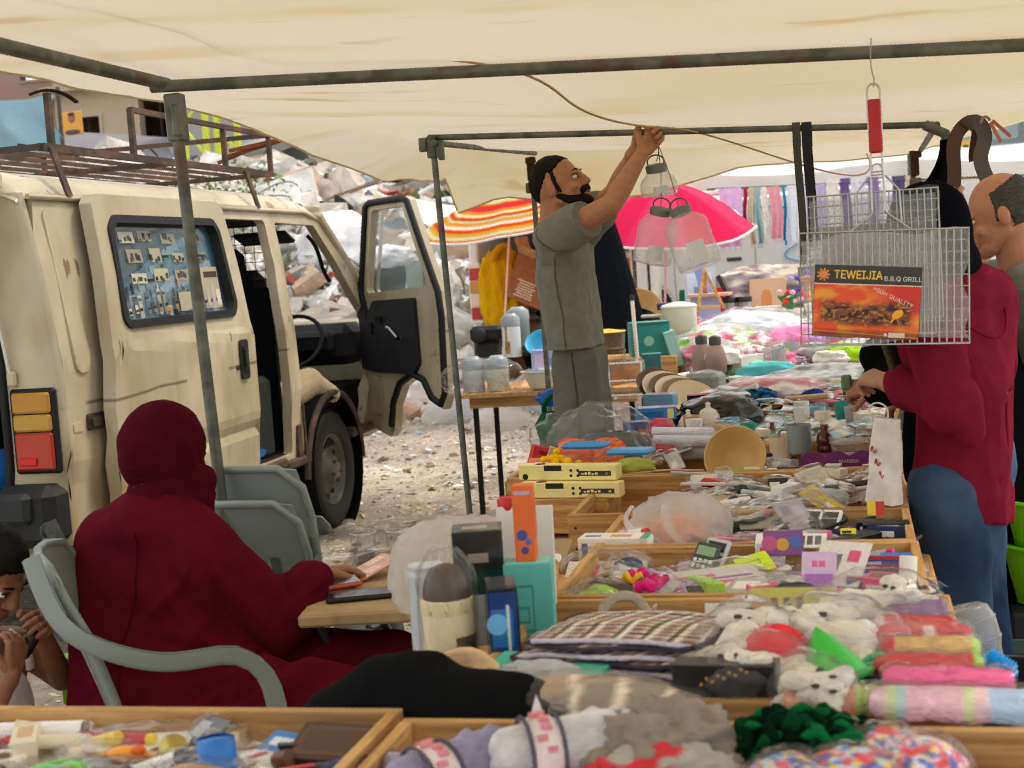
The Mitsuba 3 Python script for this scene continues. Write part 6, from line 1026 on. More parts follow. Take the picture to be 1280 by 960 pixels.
# ---- sixth row: bowl, mugs, purple carton
def bowl(lab, pos, r, h, col, rx=0, rz=0, ry=0, inner=None, name='bowl', mat='plastic', lip=.006):
    m = M(pos, rz=rz, rx=rx, ry=ry); k = thing(name, lab, 'bowl'); a = MB(m); a.lathe([(0, 0), (r * .55, 0), (r * .62, h * .1), (r * .88, h * .7), (r, h), (r + lip, h), (r + lip, h - .005), (r - .004, h - .004), (r * .86, h * .68), (r * .6, h * .13), (0, h * .06)], col, None, 44); part(k, 'body', a, mat); return k
bowl('large beige plastic basin standing on edge in the sixth row', (-.36, 4.48, .795), .093, .075, '#d3ad72', rx=72, rz=-8, ry=-6, name='basin')
a = MB(); a.ell((-.365, 4.36, .765), (.038, .012, .022), '#63c832'); solo('green_sponge', a, 'plastic', 'lime green rounded scoop in front of the beige basin', 'scoop')
carton('orange and white checked packet in front of the beige basin', (-0.385, 4.589, 0.765), (.12, .03, .028), '#e8a386', 2, [('f', .04 + .12 * q, .08 + .12 * q, .05, .95, '#d9694a') for q in range(5)] + [('f', .7, .95, .2, .8, '#e6e0da')], 'checked_packet', 'packet')
def mug(lab, pos, r, h, col, rz=0, name='mug', tilt=0):
    k = thing(name, lab, 'mug'); m = M(pos, rz=rz, rx=tilt); a = MB(m); a.lathe([(0, 0), (r * .92, 0), (r * .95, .004), (r, h), (r - .003, h), (r * .9, .006), (0, .006)], col, None, 32); part(k, 'body', a, 'plastic'); a = MB(m); a.path(curve([(r * .97, 0, h * .82), (r + .022, 0, h * .78), (r + .026, 0, h * .5), (r + .016, 0, h * .22), (r * .95, 0, h * .2)], 16), .0055, col, 8); part(k, 'handle', a, 'plastic')
mug('cream mug with a large handle right of the beige basin', (-0.249, 4.784, 0.755), .038, .075, '#e2d4b6', -20, tilt=4)
mug('grey blue tall mug behind the cream mug', (-0.188, 4.777, 0.770), .042, .095, '#8f999f', 170)
def jarb(lab, pos, s, col, cap, name='bottle', glass=False): turned(name, lab, 'bottle', [(0, 0), (.026 * s, 0), (.029 * s, .006 * s), (.029 * s, .03 * s), (.024 * s, .036 * s), (.03 * s, .042 * s), (.028 * s, .065 * s), (.014 * s, .082 * s), (.012 * s, .09 * s)], pos, col, 'gloss', 28, extra=[('cap', lambda a: a.lathe([(.014 * s, .09 * s), (.014 * s, .104 * s), (0, .105 * s)], cap, None, 20), 'plastic')])
jarb('dark brown honey coloured jar in the sixth row', (-0.104, 4.754, 0.765), .95, '#4a1d0e', '#6b2c17'); jarb('small maroon jar with shiny lid behind the grey mug', (-0.292, 5.088, 0.775), .6, '#5c1f1d', '#7d2c28')
k = thing('purple_carton', 'purple scalloped display carton with white lettering in the sixth row', 'carton'); c0 = (-0.065, 4.598, 0.745); m = M(c0, rz=0); a = MB(m); pts = [(-.115, 0), (.115, 0), (.115, .035)] + [(x, .035 + .018 * abs(math.sin((x - .115) / .0767 * math.pi))) for x in np.linspace(.112, -.112, 46)] + [(-.115, .035)]; a.prism(Polygon(pts), .004, '#7d2c72', R(90)); a.box((0, .05, .017), (.23, .09, .034), '#6b2562'); part(k, 'body', a, 'plastic'); a = MB(m); a.text('MARINA', .011, '#e6cfe0', M((.005, -.0045, .014)) @ R(90), .0006); part(k, 'lettering', a, 'plastic')
for q, (px, py, lab) in enumerate(((962, 532, 'left stack of clear glass bowls in the sixth row'), (1060, 555, 'right clear plastic box with lid in the sixth row'), (1100, 530, 'clear tub at the far right of the sixth row'))):
    k = thing('clear_tub', lab, 'tub'); p = [(-0.318, 5.357, 0.770), (-0.027, 4.697, 0.760), (0.071, 5.162, 0.780)][q]; a = MB(M(p)); a.lathe([(0, 0), (.05, 0), (.06, .05), (.062, .05)], '#e6eaec', None, 30); a.lathe([(.052, .015), (.064, .068), (.066, .068)], '#e6eaec', None, 30); part(k, 'body', a, 'film'); a = MB(M(p)); a.lathe([(.063, .05), (.064, .054), (.03, .060), (0, .062)], '#dfe2e0', None, 30); part(k, 'lid', a, 'milky')
def teapot(lab, pos, s, col='#e0dac8', rz=0):
    k = thing('teapot', lab, 'teapot'); m = M(pos, rz=rz); a = MB(m); a.lathe([(0, 0), (.035 * s, 0), (.05 * s, .02 * s), (.052 * s, .05 * s), (.04 * s, .08 * s), (.034 * s, .084 * s)], col, None, 30); part(k, 'body', a, 'gloss'); a = MB(m); a.lathe([(.036 * s, .084 * s), (.03 * s, .096 * s), (.01 * s, .106 * s), (.008 * s, .115 * s), (.011 * s, .122 * s), (0, .128 * s)], col, None, 26); part(k, 'lid', a, 'gloss')
    a = MB(m); a.path(curve([(-.048 * s, 0, .03 * s), (-.075 * s, 0, .05 * s), (-.088 * s, 0, .085 * s)], 10), np.linspace(.012, .006, 10) * s, col, 8); part(k, 'spout', a, 'gloss'); a = MB(m); a.path(curve([(.05 * s, 0, .065 * s), (.085 * s, 0, .06 * s), (.08 * s, 0, .025 * s), (.05 * s, 0, .02 * s)], 14), .005 * s, col, 7); part(k, 'handle', a, 'gloss')
teapot('small cream teapot left of the beige basin', (-0.598, 5.181, 0.780), .85, rz=8); teapot('taller cream teapot beside the small one', (-0.529, 5.228, 0.780), 1.0, rz=200)
for q in range(5): tube(f'long white paper roll, {["top", "second", "third", "fourth", "lowest"][q]} of the pile left of the basin', (-.68 + .01 * q, 4.80 - .05 * (q % 2), .855 - .022 * q), (-.47, 4.79 - .05 * (q % 2), .845 - .020 * q), .019, ['#d9dbe6', '#c9ccda', '#b9bcc9', '#8f93a0', '#6f737d'][q], 'paper_roll', 'roll')
P = sheet_pts(.34, .16, 9, .03, 16, 7); a = MB(M((-.53, 4.72, .80), rz=-4, rx=30)); a.grid(P, '#c9ccd4'); solo('clear_wrap', a, 'film', 'clear wrap lying over the pile of white rolls', 'wrap')
carton('dark blue and red printed box standing left of the white rolls', (-.735, 4.80, .795), (.085, .06, .10), '#1d2c6b', 12, [('f', .55, .92, .25, .75, '#d23c34'), ('f', .62, .85, .35, .65, '#e8d9c6'), ('f', .08, .45, .5, .9, '#2f4fa0'), ('t', .05, .95, .1, .9, '#7f86b8'), ('f', .1, .4, .15, .4, '#c9cbe0'), ('f', .1, .5, .6, .7, '#dfe3ea')], 'printed_box', mat='gloss')
crumple('black_bag', 'black plastic bag spread between the rolls and the clear cube', 'bag', (-.50, 5.35, .79), (.34, .3, .17), '#101113', 'gloss', 22, 20, amp=.5)
crumple('pink_bag', 'crumpled rose pink wrapped piece beside the printed box', 'bag', (-.68, 5.05, .80), (.09, .07, .09), '#c9405a', 'gloss', 24)
crumple('clear_bag', 'large clear bag with grey folds behind the orange gloves', 'bag', (-.905, 4.70, .775), (.33, .22, .23), '#dfe3df', 'film', 25, 5)
carton('bright blue flat box, upper of two beside the clear bag', (-.72, 5.2, .855), (.15, .09, .045), '#2a7fb8', 6, [('t', .1, .6, .2, .8, '#8fc0dc'), ('f', .1, .7, .2, .7, '#1c5f94'), ('f', .8, .95, .1, .9, '#d9cf6a')], 'blue_box', mat='gloss'); carton('pale lilac flat boxes under the bright blue one', (-.74, 5.1, .81), (.18, .12, .04), '#cbbccd', 3, [('t', .1, .9, .2, .6, '#e6dce4'), ('f', 0, 1, 0, .45, '#2c2530')], 'lilac_box', mat='gloss')
carton('light blue box behind the bright blue one', (-.74, 5.5, .87), (.12, .08, .05), '#7fb2d6', -8, [('t', .2, .8, .2, .8, '#3f78b0')], 'blue_box', mat='gloss')
carton('bread board under the leaning plates', (-.76, 6.3, .70), (.3, .3, .10), '#7a5a3c', mat='wood_x', name='wooden_block', cat='block')
carton('black and brown box beside the bright blue one', (-.60, 5.6, .79), (.09, .07, .11), '#1d1512', 4, [('f', .4, .9, .1, .6, '#7d3a22')], 'dark_box', mat='gloss')
carton('box base under the blue boxes at the left of the seventh row', (-.72, 5.3, .69), (.26, .5, .12), '#5a3f35', 0, name='carton')
clutter('the sixth row left end', -1.0, -.5, 4.3, 4.82, .74, 30, 162, ['white', 'pale grey', 'cream', 'red', 'silver', 'teal', 'orange'], ('film', 'film', 'box', 'packet', 'packet'), hmax=.06)
clutter('the sixth row tray', -.30, .09, 4.28, 4.8, .70, 34, 161, ['white', 'pale grey', 'cream', 'dark blue', 'brown', 'silver', 'white'], ('film', 'film', 'box', 'cup', 'packet'), hmax=.03)
clutter('the seventh row tray', -.60, .11, 4.95, 5.6, .75, 100, 171, ['white', 'pale grey', 'cream', 'silver', 'sky blue', 'tan', 'teal', 'white'], ('packet', 'film', 'packet', 'cup', 'strip', 'box', 'card'), s=1.1, hmax=.06)
crumple('blue_net', 'blue patterned net bag in the seventh row', 'bag', (-0.397, 6.014, 0.800), (.15, .1, .09), '#2a6f9c', 'knit', 31, 15, colfn=lambda P: np.where((meshkit.noise(P * 120, 4) > .5)[:, None], C('#2a7fae'), C('#14202a')))
# ---- eighth row and beyond
def cube_vase(): k = thing('glass_block', 'wrapped grey glass block standing at the left of the eighth row', 'glass block'); p = (-0.671, 6.546, 0.790); a = MB(M(p, rz=-14)); a.box((0, 0, .06), (.17, .14, .115), '#87918d', ch=.02); part(k, 'body', a, 'gloss'); P, f = lump((.22, .19, .16), 9, 3, .8, .3, 1.4); a = MB(M(p, rz=-14)); a.raw(P, f, '#dfe6e3', True); part(k, 'film', a, 'film'); a = MB(M(p)); a.box((0, 0, -.02), (.11, .1, .04), '#8d9698', ch=.01); part(k, 'foot', a, 'gloss')
cube_vase()
for q, (p, lab) in enumerate((((-0.722, 6.994, 0.860), 'left frosted salt shaker with black cap'), ((-0.644, 6.865, 0.860), 'right frosted salt shaker with black cap, in front of the green cards'))):
    turned('salt_shaker', lab, 'shaker', [(0, 0), (.035, 0), (.05, .02), (.052, .09), (.04, .13), (.026, .15)], p, '#cdbdb2', 'milky', 26, extra=[('cap', lambda a: a.lathe([(.027, .15), (.03, .155), (.03, .185), (.018, .195), (0, .197)], '#4a4744', None, 22), 'plastic')])
k = thing('plate_stack', 'brown and cream plates wrapped and leaning in the eighth row', 'plates')
for q in range(6): a = MB(M((-.84 + .03 * q, 6.3 - .02 * q, .865 - .01 * q), rx=24, rz=-14, ry=30, s=.62)); a.lathe([(0, 0), (.12, 0), (.19, .022), (.192, .026), (.12, .006), (0, .004)], ['#4a3626', '#d8cbb4', '#6b5038', '#e0d6c2', '#8a6d4c', '#c9b696'][q], None, 40); part(k, 'plate', a, 'gloss')
carton('teal blue gift box standing among the basins', (-1.12, 8.0, .90), (.22, .2, .19), '#1f7f76', 14, [('f', .3, .6, .3, .6, '#7fb9a8', 1), ('f', .05, .95, .9, 1, '#135f58')], 'gift_box'); carton('pale green side panel of the teal gift box', (-.96, 7.95, .84), (.06, .16, .20), '#8fbfb4', 14, name='green_card', cat='panel', ry=-14); carton('small dark teal carton below the gift box', (-1.03, 7.4, .78), (.10, .1, .17), '#2a6f72', 6, [('f', .4, .8, .4, .6, '#a8454a')], 'teal_carton'); carton('wooden crate carrying the teal gift box', (-1.2, 8.0, .70), (.5, .4, .20), '#8a6a45', mat='wood_x', name='wooden_block', cat='block')
bowl('beige basin leaning on top of the black basins', (-1.36, 9.2, 1.02), .20, .12, '#cda468', rx=58, rz=-4, name='basin'); bowl('black basin below the beige one', (-1.35, 8.95, .90), .20, .13, '#1b1a19', rx=50, rz=6, name='basin', mat='gloss'); bowl('second black basin leaning at the bottom of the pile', (-1.27, 8.7, .78), .17, .12, '#141414', rx=62, rz=10, name='basin', mat='gloss')
carton('board under the leaning basins', (-1.35, 9.0, .64), (.5, .4, .2), '#6d5237', mat='wood_x', name='wooden_block', cat='block')
turned('cooking_pot', 'cream wrapped cooking pot right of the basins', 'pot', [(0, 0), (.10, 0), (.105, .16), (.112, .165), (.1, .18), (.03, .195), (0, .197)], (-1.0, 8.5, .98), '#c9ccb8', 'gloss', extra=[('handle', lambda a: a.box((-.16, 0, .12), (.14, .03, .02), '#b9bba8', ch=.006), 'plastic')])
carton('navy blue box on the cooking pot', (-1.06, 8.6, 1.13), (.16, .1, .04), '#1d2c5b', 4, name='blue_box'); 
for q, (p, lab) in enumerate((((-1.454, 8.738, 0.880), 'left white plastic stake beside the standing man'), ((-1.164, 7.810, 0.880), 'right white plastic stake in front of the basins'))):
    k = thing('white_stake', lab, 'stake'); a = MB(); t = np.array(p) + [-.01, 0, .24 if q == 0 else .34]; a.rod(p, t, .011, '#e4dfd2', 12); part(k, 'rod', a, 'plastic'); a = MB(); a.rod(t, t + [0, 0, .03], .013, '#23211f', 12); part(k, 'tip', a, 'plastic')
k = thing('yellow_jug_set', 'clear and yellow plastic jugs stacked by the man', 'jugs'); p = (-1.315, 7.716, 0.740)
for q in range(3): a = MB(M(np.array(p) + [0, .02 * q, .11 * q])); a.lathe([(0, 0), (.09, 0), (.10, .10), (.105, .105), (.095, .10), (.085, .006), (0, .006)], ['#e3b768', '#e8c58d', '#efd6a8'][q], None, 28); part(k, 'jug', a, 'film' if q else 'milky')
a = MB(M(p)); a.path(curve([(-.06, -.09, .30), (-.05, -.115, .2), (-.055, -.11, .08), (-.04, -.10, .02)], 12), .012, '#edae1e', 8); a.lathe([(.10, .315), (.11, .32), (.02, .335), (0, .335)], '#eeb42c', None, 28); part(k, 'yellow_trim', a, 'plastic')
k = thing('storage_box', 'clear plastic drawer box beside the yellow jugs', 'box'); p = (-1.069, 6.810, 0.780); a = MB(M(p)); a.box((0, 0, .09), (.16, .14, .18), '#e3e8ea', ch=.01); part(k, 'body', a, 'film'); a = MB(M(p)); 
for z in (.02, .09, .175): a.box((0, -.072, z), (.165, .006, .008), '#eef0f0')
for x in (-.08, .08): a.box((x, -.072, .095), (.008, .006, .17), '#eef0f0')
part(k, 'frame', a, 'plastic')
clutter('the eighth row tray', -.6, .15, 5.75, 6.8, .75, 130, 181, ['white', 'pale grey', 'silver', 'pink', 'white', 'cream', 'pale grey', 'tan', 'black'], ('film', 'box', 'packet', 'strip', 'packet', 'card', 'tube'), s=1.4, hmax=.10)
clutter('the farthest tray', -.8, .2, 7.0, 8.3, .77, 110, 191, ['white', 'white', 'pale grey', 'pink', 'sky blue', 'lime green', 'red', 'silver', 'lilac'], ('film', 'box', 'lump', 'packet', 'card', 'cup'), s=1.6, hmax=.14)
def pilebag(lab, p, size, seed, fn, mat='gloss', name='packed_clothes'):
    k = thing(name, lab, 'bag'); P, f = lump(size, seed, 4, .62, .6, 1.5); a = MB(M(p)); a.raw(P, f, fn(P), True); part(k, 'contents', a, 'cloth'); P, f = lump(np.array(size) * 1.05, seed, 3, .64, .62, 1.6); a = MB(M(p)); a.raw(P, f, '#f1f3f3', True); part(k, 'film', a, 'film')
def patch(cols, fr=16):
    return lambda P: np.array([C(c) for c in cols])[np.clip((meshkit.noise(P * fr, 3) * 1.6 - .3) * len(cols), 0, len(cols) - 1).astype(int)]
pilebag('clear bag with green and white leaf print clothes in the farthest tray', (-.72, 8.1, .78), (.62, .5, .30), 3, patch(['#e9ebe6', '#8fb64a', '#dfe3dd', '#c0506f', '#eef0ee']))
pilebag('pink, orange and violet bag of clothes in the farthest tray', (-.28, 8.05, .78), (.42, .4, .30), 5, lambda P: np.where(P[:, :1] > .06, C('#c48fe0'), np.where(P[:, 2:] > .16, C('#f08fc0'), C('#f2a58a'))))
pilebag('small bag of blue and red wrapped things under the leaf print bag', (-.62, 7.3, .80), (.34, .26, .16), 7, patch(['#dfe3ee', '#3f62c0', '#e8e6ea', '#d0343f', '#f1eff0'], 24))
pilebag('white shiny wrapped bundle on the right of the farthest tray', (.06, 7.4, .80), (.4, .4, .2), 9, patch(['#e3e3e4', '#cfd0d2', '#f1f1f2', '#b9babd'], 20))
pilebag('white shiny wrapped bundle in the middle of the eighth row', (-.12, 6.4, .80), (.5, .4, .15), 11, patch(['#e6e6e8', '#c6c7ca', '#f3f3f4', '#8f9196'], 26))
pilebag('rose wrapped long package in the eighth row', (-.35, 6.2, .80), (.45, .22, .12), 13, patch(['#e9c6cb', '#d58f9c', '#efe6e4'], 18))
pilebag('red topped bag of toys by the easel', (-1.0, 9.0, .84), (.30, .26, .26), 15, lambda P: np.where(P[:, 2:] > .16, C('#e9353f'), C('#dcdfe2')))
pilebag('pale bag of white clothes behind the leaf print bag', (-.62, 8.75, .80), (.8, .5, .34), 17, patch(['#ecedf0', '#dfe1e6', '#d5d8dc'], 14))
crumple('teal_pillow', 'turquoise plush roll lying in the farthest tray', 'pillow', (-0.387, 6.741, 0.840), (.36, .14, .12), '#63c4cf', 'cloth', 41, -14, amp=.35); crumple('mint_cloth', 'mint green folded cloth left of the turquoise roll', 'cloth', (-0.514, 7.128, 0.830), (.18, .14, .10), '#8fdcb9', 'cloth', 42)
carton('dark upright little box at the right of the farthest tray', (-0.182, 7.419, 0.800), (.10, .07, .12), '#2e1a1c', 6, name='dark_box'); carton('yellow packet beside the hand of the woman in black', (-0.053, 6.229, 0.820), (.09, .06, .05), '#e6d42a', -6, name='yellow_packet', cat='packet')
crumple('blue_knot', 'dark blue knotted hair tie in the eighth row', 'hair tie', (-0.163, 5.890, 0.820), (.10, .07, .06), '#27397f', 'cloth', 43); crumple('green_foil', 'green and white foil pouch beside the blue knot', 'pouch', (-0.230, 6.170, 0.810), (.11, .07, .06), '#8fc79a', 'gloss', 44)
# ---- table on the left of the man
def canister(lab, pos, r, h, col, pic=None):
    k = thing('canister', lab, 'canister'); a = MB(M(pos)); a.lathe([(0, 0), (r, 0), (r, h), (r * .96, h)], col, None, 32); part(k, 'body', a, 'gloss'); a = MB(M(pos)); a.lathe([(r * 1.02, h), (r * 1.04, h + .012), (r * 1.0, h + .05), (r * .5, h + .075), (0, h + .075)], '#8f9aa0', None, 32); part(k, 'lid', a, 'plastic')
    if pic:
        a = MB(M(pos, rz=-14)); b = lambda x, z, w, hh, c: a.raw(*(lambda xs: (np.array([[(r * 1.004) * math.sin(t), -(r * 1.004) * math.cos(t), zz] for zz in (z, z + hh) for t in xs]), [[i, i + 1, i + 1 + len(xs), i + len(xs)] for i in range(len(xs) - 1)]))(np.linspace((x * r / .085) / r, (x * r / .085 + w * r / .085) / r, 5)), c, False)
        b(-.028, .02, .055, .07, '#a9844a'); b(-.02, .09, .022, .07, '#b89154'); b(-.026, .15, .03, .025, '#b08848'); b(-.022, .04, .008, .02, '#4d3a24'); b(.004, .06, .012, .02, '#4d3a24'); part(k, 'picture', a, 'gloss', 'picture of a brown animal with a long neck')
canister('tall white canister with animal picture on the side table', (-1.859, 7.750, 0.947), .052, .17, '#dfe3e2', True); canister('grey lidded canister behind the animal picture canister', (-1.860, 7.950, 0.996), .062, .15, '#7f8d92')
for q, (x, lab) in enumerate(((-2.06, 'left tin in a clear bag under the animal canister'), (-1.92, 'right tin in a clear bag under the grey canister'))): canister(lab, (x, 7.62, .775), .062, .12, ['#b9bcc4', '#c3c6b4'][q])
P, f = lump((.48, .34, .24), 50, 4, .72, .4, 1.2); a = MB(M((-2.02, 7.64, .775))); a.raw(P, f, '#f0f2f2', True); solo('clear_bag', a, 'film', 'large clear bag wrapped round the two tins on the side table', 'bag')
bowl('cream enamel bowl under the printed box by the man', (-1.66, 7.6, .775), .12, .10, '#d3d3c2', name='enamel_bowl', mat='gloss'); carton('lilac and blue printed box standing in the enamel bowl', (-1.63, 7.65, .865), (.18, .1, .12), '#9aa2cf', 0, [('f', .1, .5, .2, .8, '#c0b3d6'), ('f', .55, .9, .3, .6, '#6d8cc4'), ('f', .2, .7, .1, .2, '#e9e6ee'), ('r', .1, .9, .1, .9, '#d9566a')], 'printed_box'); bowl('turquoise bowl behind the printed box', (-1.68, 7.8, .97), .10, .07, '#2aa3c9', rx=40, name='bowl'); carton('blue and white striped box in front of the turquoise bowl', (-1.66, 7.75, .90), (.14, .08, .08), '#2f78b8', -10, [('f', 0, 1, .3, .6, '#e6edf2')], 'striped_box')
k = thing('black_machine', 'black motor with a round cap at the left end of the side table', 'machine'); m = M((-2.058, 8.000, 0.929), s=.72); a = MB(m); a.box((0, 0, .20), (.26, .2, .13), '#1a1a1b', ch=.03); a.box((0, 0, .07), (.18, .18, .14), '#222324', ch=.02); part(k, 'body', a, 'dark_trim'); a = MB(m); a.lathe([(.05, 0), (.06, .02), (.06, .05), (.03, .06), (0, .06)], '#2d2e30', M((-.04, -.11, .2), rx=90), 20); part(k, 'cap', a, 'dark_trim')
def gbag():
    P = np.zeros((26, 40, 3)); an = np.linspace(0, 2 * math.pi, 40)
    for i, u in enumerate(np.linspace(0, 1, 26)):
        w = np.interp(u, [0, .12, .5, .85, 1], [.055, .095, .085, .05, .01]); P[i] = np.stack([w * np.cos(an) * (1 + .18 * np.sin(an * 5 + u * 3)) + .05 * u, w * .7 * np.sin(an) * (1 + .18 * np.sin(an * 7)), np.full(40, .84 - .46 * u)], 1)
    a = MB(M((-1.21, 5.75, 0))); a.grid(P, '#1f8a63'); a.path(curve([(-.05, 0, .84), (-.02, -.02, .90), (.05, .0, .92), (.09, .02, .86)], 10), .012, '#1f8a63', 6, sq=.3); solo('green_carrier_bag', a, 'milky', 'green plastic carrier bag hanging left of the standing man', 'bag')
gbag(); crumple('blue_plastic_bag', 'bright blue plastic bag above the green carrier bag', 'bag', (-1.20, 5.82, .86), (.20, .14, .09), '#2f8fd6', 'milky', 52)
a = MB(); a.lathe([(0, 0), (.011, .0), (.011, .012), (0, .012)], '#2b5fb5'); 
for q, (x, y, s) in enumerate(((-1.9, 9.2, .34), (-1.65, 9.0, .3))): crumple('rubbish_bag', ['white bag with green tint under the side table', 'small white bag beside the green tinted one'][q], 'bag', (x, y, 0.0), (s * 1.3, s, s * .7), ['#e6f0e6', '#efeef2'][q], 'milky', 60 + q, group='white rubbish bags under the side table')
# ---- white table with gift ware behind
def white_table():
    k = thing('white_table', 'table under a white cloth with cups and pictures, behind the stall', 'table'); y0, y1, x0, x1, z = 9.6, 10.3, -1.16, .9, .955; a = MB(); a.box(((x0 + x1) / 2, (y0 + y1) / 2, z - .02), (x1 - x0, y1 - y0, .04), '#ecebe8', ch=.01); part(k, 'tabletop', a, 'cloth'); a = MB(); U = np.linspace(0, 1, 60); P = np.array([[(x0 + (x1 - x0) * u, y0 - .01 - .03 * v * (1 + math.sin(u * 40)), z - .17 * v - .02 * math.sin(u * 7) * v) for v in np.linspace(0, 1, 8)] for u in U]); a.grid(P, '#eeedec'); part(k, 'cloth_skirt', a, 'cloth')
    for x in (x0 + .1, x1 - .1):
        for y in (y0 + .1, y1 - .1): a = MB(); a.rod((x, y, .1), (x, y, z - .04), .02, '#2a2b2c'); part(k, 'leg', a, 'steel')
white_table()
for q in range(2): turned('steel_tumbler', ['left', 'right'][q] + ' steel tumbler with black rim on the white table', 'tumbler', [(0, 0), (.03, 0), (.048, .15), (.049, .152)], (-.80 + .10 * q, 9.75, .957), '#b9bcc0', 'metal', 28, extra=[('rim', lambda a: a.lathe([(.049, .15), (.051, .155), (.051, .185), (.042, .187), (0, .187)], '#17171a', None, 28), 'plastic')])
for q, (x, lab) in enumerate(((-.545, 'plain white flower pot left of the flowering pot'), (-.22, 'white pot at the right, beside the flowering pot'))): turned('flower_pot', lab, 'pot', [(0, 0), (.065, 0), (.085, .11), (.09, .112), (.078, .11), (.06, .01), (0, .01)], (x, 9.75, .957), '#eeeade')
k = thing('flowering_pot', 'white pot with small red and pink artificial flowers', 'plant pot'); a = MB(M((-.39, 9.72, .957))); a.lathe([(0, 0), (.06, 0), (.085, .085), (.09, .087), (.078, .08), (0, .07)], '#f0ece2', None, 28); part(k, 'pot', a, 'plastic'); r = np.random.default_rng(2); a = MB(M((-.39, 9.72, 1.03)))
for q in range(22): d = r.standard_normal(3) * [.035, .03, .02]; a.bar((0, 0, 0), (d[0], d[1], .08 + d[2]), .006, .02, '#1f7a3f')
part(k, 'stem', a, 'plastic'); a = MB(M((-.39, 9.72, 1.13)))
for q in range(14): a.ell(r.standard_normal(3) * [.045, .03, .028], (.02, .018, .016), ['#e52f33', '#e8484f', '#f2b9c6', '#f4e6ea'][r.integers(4)], sub=1)
part(k, 'blossoms', a, 'matte')
k = thing('flower_bunch', 'bunch of orange, yellow and violet artificial flowers behind the pot', 'flowers'); a = MB(M((-.27, 9.9, 1.18)))
for q in range(24): a.ell(r.standard_normal(3) * [.06, .04, .05] + [0, 0, .02], (.022, .02, .018), ['#f28a1c', '#f3c222', '#8d6fc4', '#b9a5dd', '#6a55a8'][r.integers(5)], sub=1)
part(k, 'blossoms', a, 'matte'); a = MB(); a.rod((-.27, 9.9, .957), (-.27, 9.9, 1.18), .02, '#f0d43c'); part(k, 'stem', a, 'plastic')
carton('light wooden picture with an orange arch on the white table', (-.56, 9.95, .957), (.25, .02, .30), '#cfa27f', -6, [('f', .32, .62, .1, .62, '#c97f3f'), ('f', .4, .54, .55, .75, '#c97f3f', 1), ('f', .2, .4, .0, .12, '#dfc08f')], 'wooden_picture', 'picture', rx=-14)
carton('black framed picture leaning left of the wooden picture', (-.74, 10.0, .957), (.03, .2, .36), '#17181b', 0, name='picture_frame', cat='frame', ry=-24, rx=-6); carton('blue book standing on the white table left end', (-.93, 9.95, .957), (.06, .2, .40), '#7f93d4', 0, name='book', cat='book', ry=-12, rx=-4); carton('white and grey canvas behind the easel', (-1.03, 10.1, 1.02), (.22, .02, .34), '#b9bdc3', 6, [('f', .1, .9, .1, .9, '#d5d8dc'), ('f', .3, .6, .2, .6, '#8f959d')], 'canvas', 'picture', rx=-16)
carton('lilac block under the wooden shelf on the white table', (-.97, 9.8, .957), (.2, .14, .2), '#a9aede', 4, name='lilac_box'); carton('small wooden shelf board on the lilac block', (-.93, 9.75, 1.16), (.28, .2, .02), '#d3a890', -4, name='shelf_board', cat='board'); turned('pink_jar', 'pink and brown decorated jar at the left end of the white table', 'jar', [(0, 0), (.05, 0), (.052, .06), (.05, .14), (.04, .15), (0, .15)], (-1.12, 9.7, .957), '#b98a78')
carton('tall black framed panel behind the flowers', (-.22, 10.15, .957), (.24, .02, .36), '#303437', 10, [('f', .1, .9, .1, .9, '#4f5657'), ('f', .3, .7, .3, .7, '#8f8f7a', 1)], 'picture_frame', 'frame', rx=-10)
def easel():
    k = thing('wooden_easel', 'wooden easel standing in front of the flag coloured bag', 'easel'); t = (-0.946, 9.600, 1.345)
    for b in ((-1.027, 9.400, 0.862), (-0.827, 9.600, 1.080), (-1.003, 10.200, 0.863)): a = MB(); a.bar(b, t, .03, .018, '#b97f4f'); part(k, 'leg', a, 'wood_y')
    a = MB(); a.bar((-1.046, 9.500, 1.097), (-0.844, 9.500, 1.096), .03, .02, '#b0774a'); part(k, 'ledge', a, 'wood_x')
easel()
k = thing('flag_bag', 'red, white and green cloth bag hanging behind the easel', 'bag'); p = (-1.040, 10.400, 1.057); m = M(p); a = MB(m); U = np.linspace(-1, 1, 24); P = np.array([[(u * .17 * (1 + .15 * v), .02 * math.sin(u * 8), .14 - .30 * v) for v in np.linspace(0, 1, 12)] for u in U]); K = np.array([[C('#1f6b45') if u < -.62 else C('#c3202c') if v < .84 else C('#ece9e6') for v in np.linspace(0, 1, 12)] for u in U]); a.grid(P, K); a.grid(P[::-1] + [0, .05, 0], K[::-1]); part(k, 'cloth', a, 'cloth'); a = MB(m); a.path(curve([(-.12, 0, .13), (-.1, 0, .2), (-.04, 0, .22), (0, 0, .14)], 12), .01, '#1f6b45', 6); part(k, 'handle', a, 'cloth')
k = thing('red_chair', 'small red chair beside the easel', 'chair'); x, y = -1.38, 10.6; a = MB(); a.box((x, y, .72), (.3, .3, .03), '#a8321f', ch=.01); a.box((x + .0, y + .14, .93), (.3, .025, .08), '#a8321f', ch=.01); part(k, 'seat', a, 'plastic')
for dx in (-.13, .13):
    for dy, zt in ((-.13, .72), (.14, .97)): a = MB(); a.bar((x + dx, y + dy, .1), (x + dx, y + dy, zt), .03, .03, '#a8321f', ch=.004); part(k, 'leg', a, 'plastic')
crumple('clothes_heap', 'heap of beige and grey clothes on the ground behind the white table', 'clothes', (-.62, 11.3, .97), (1.0, .6, .42), '#b9ab98', 'cloth', 71, 0, colfn=patch(['#bdb09d', '#a79b8d', '#6a6462', '#a8919b', '#c9bfae'], 9), sub=4)
a = MB(); a.box((-.6, 11.3, .72), (1.1, .6, .5), '#8d8378', ch=.04); solo('clothes_bale', a, 'cloth', 'grey bale under the heap of clothes', 'bale')
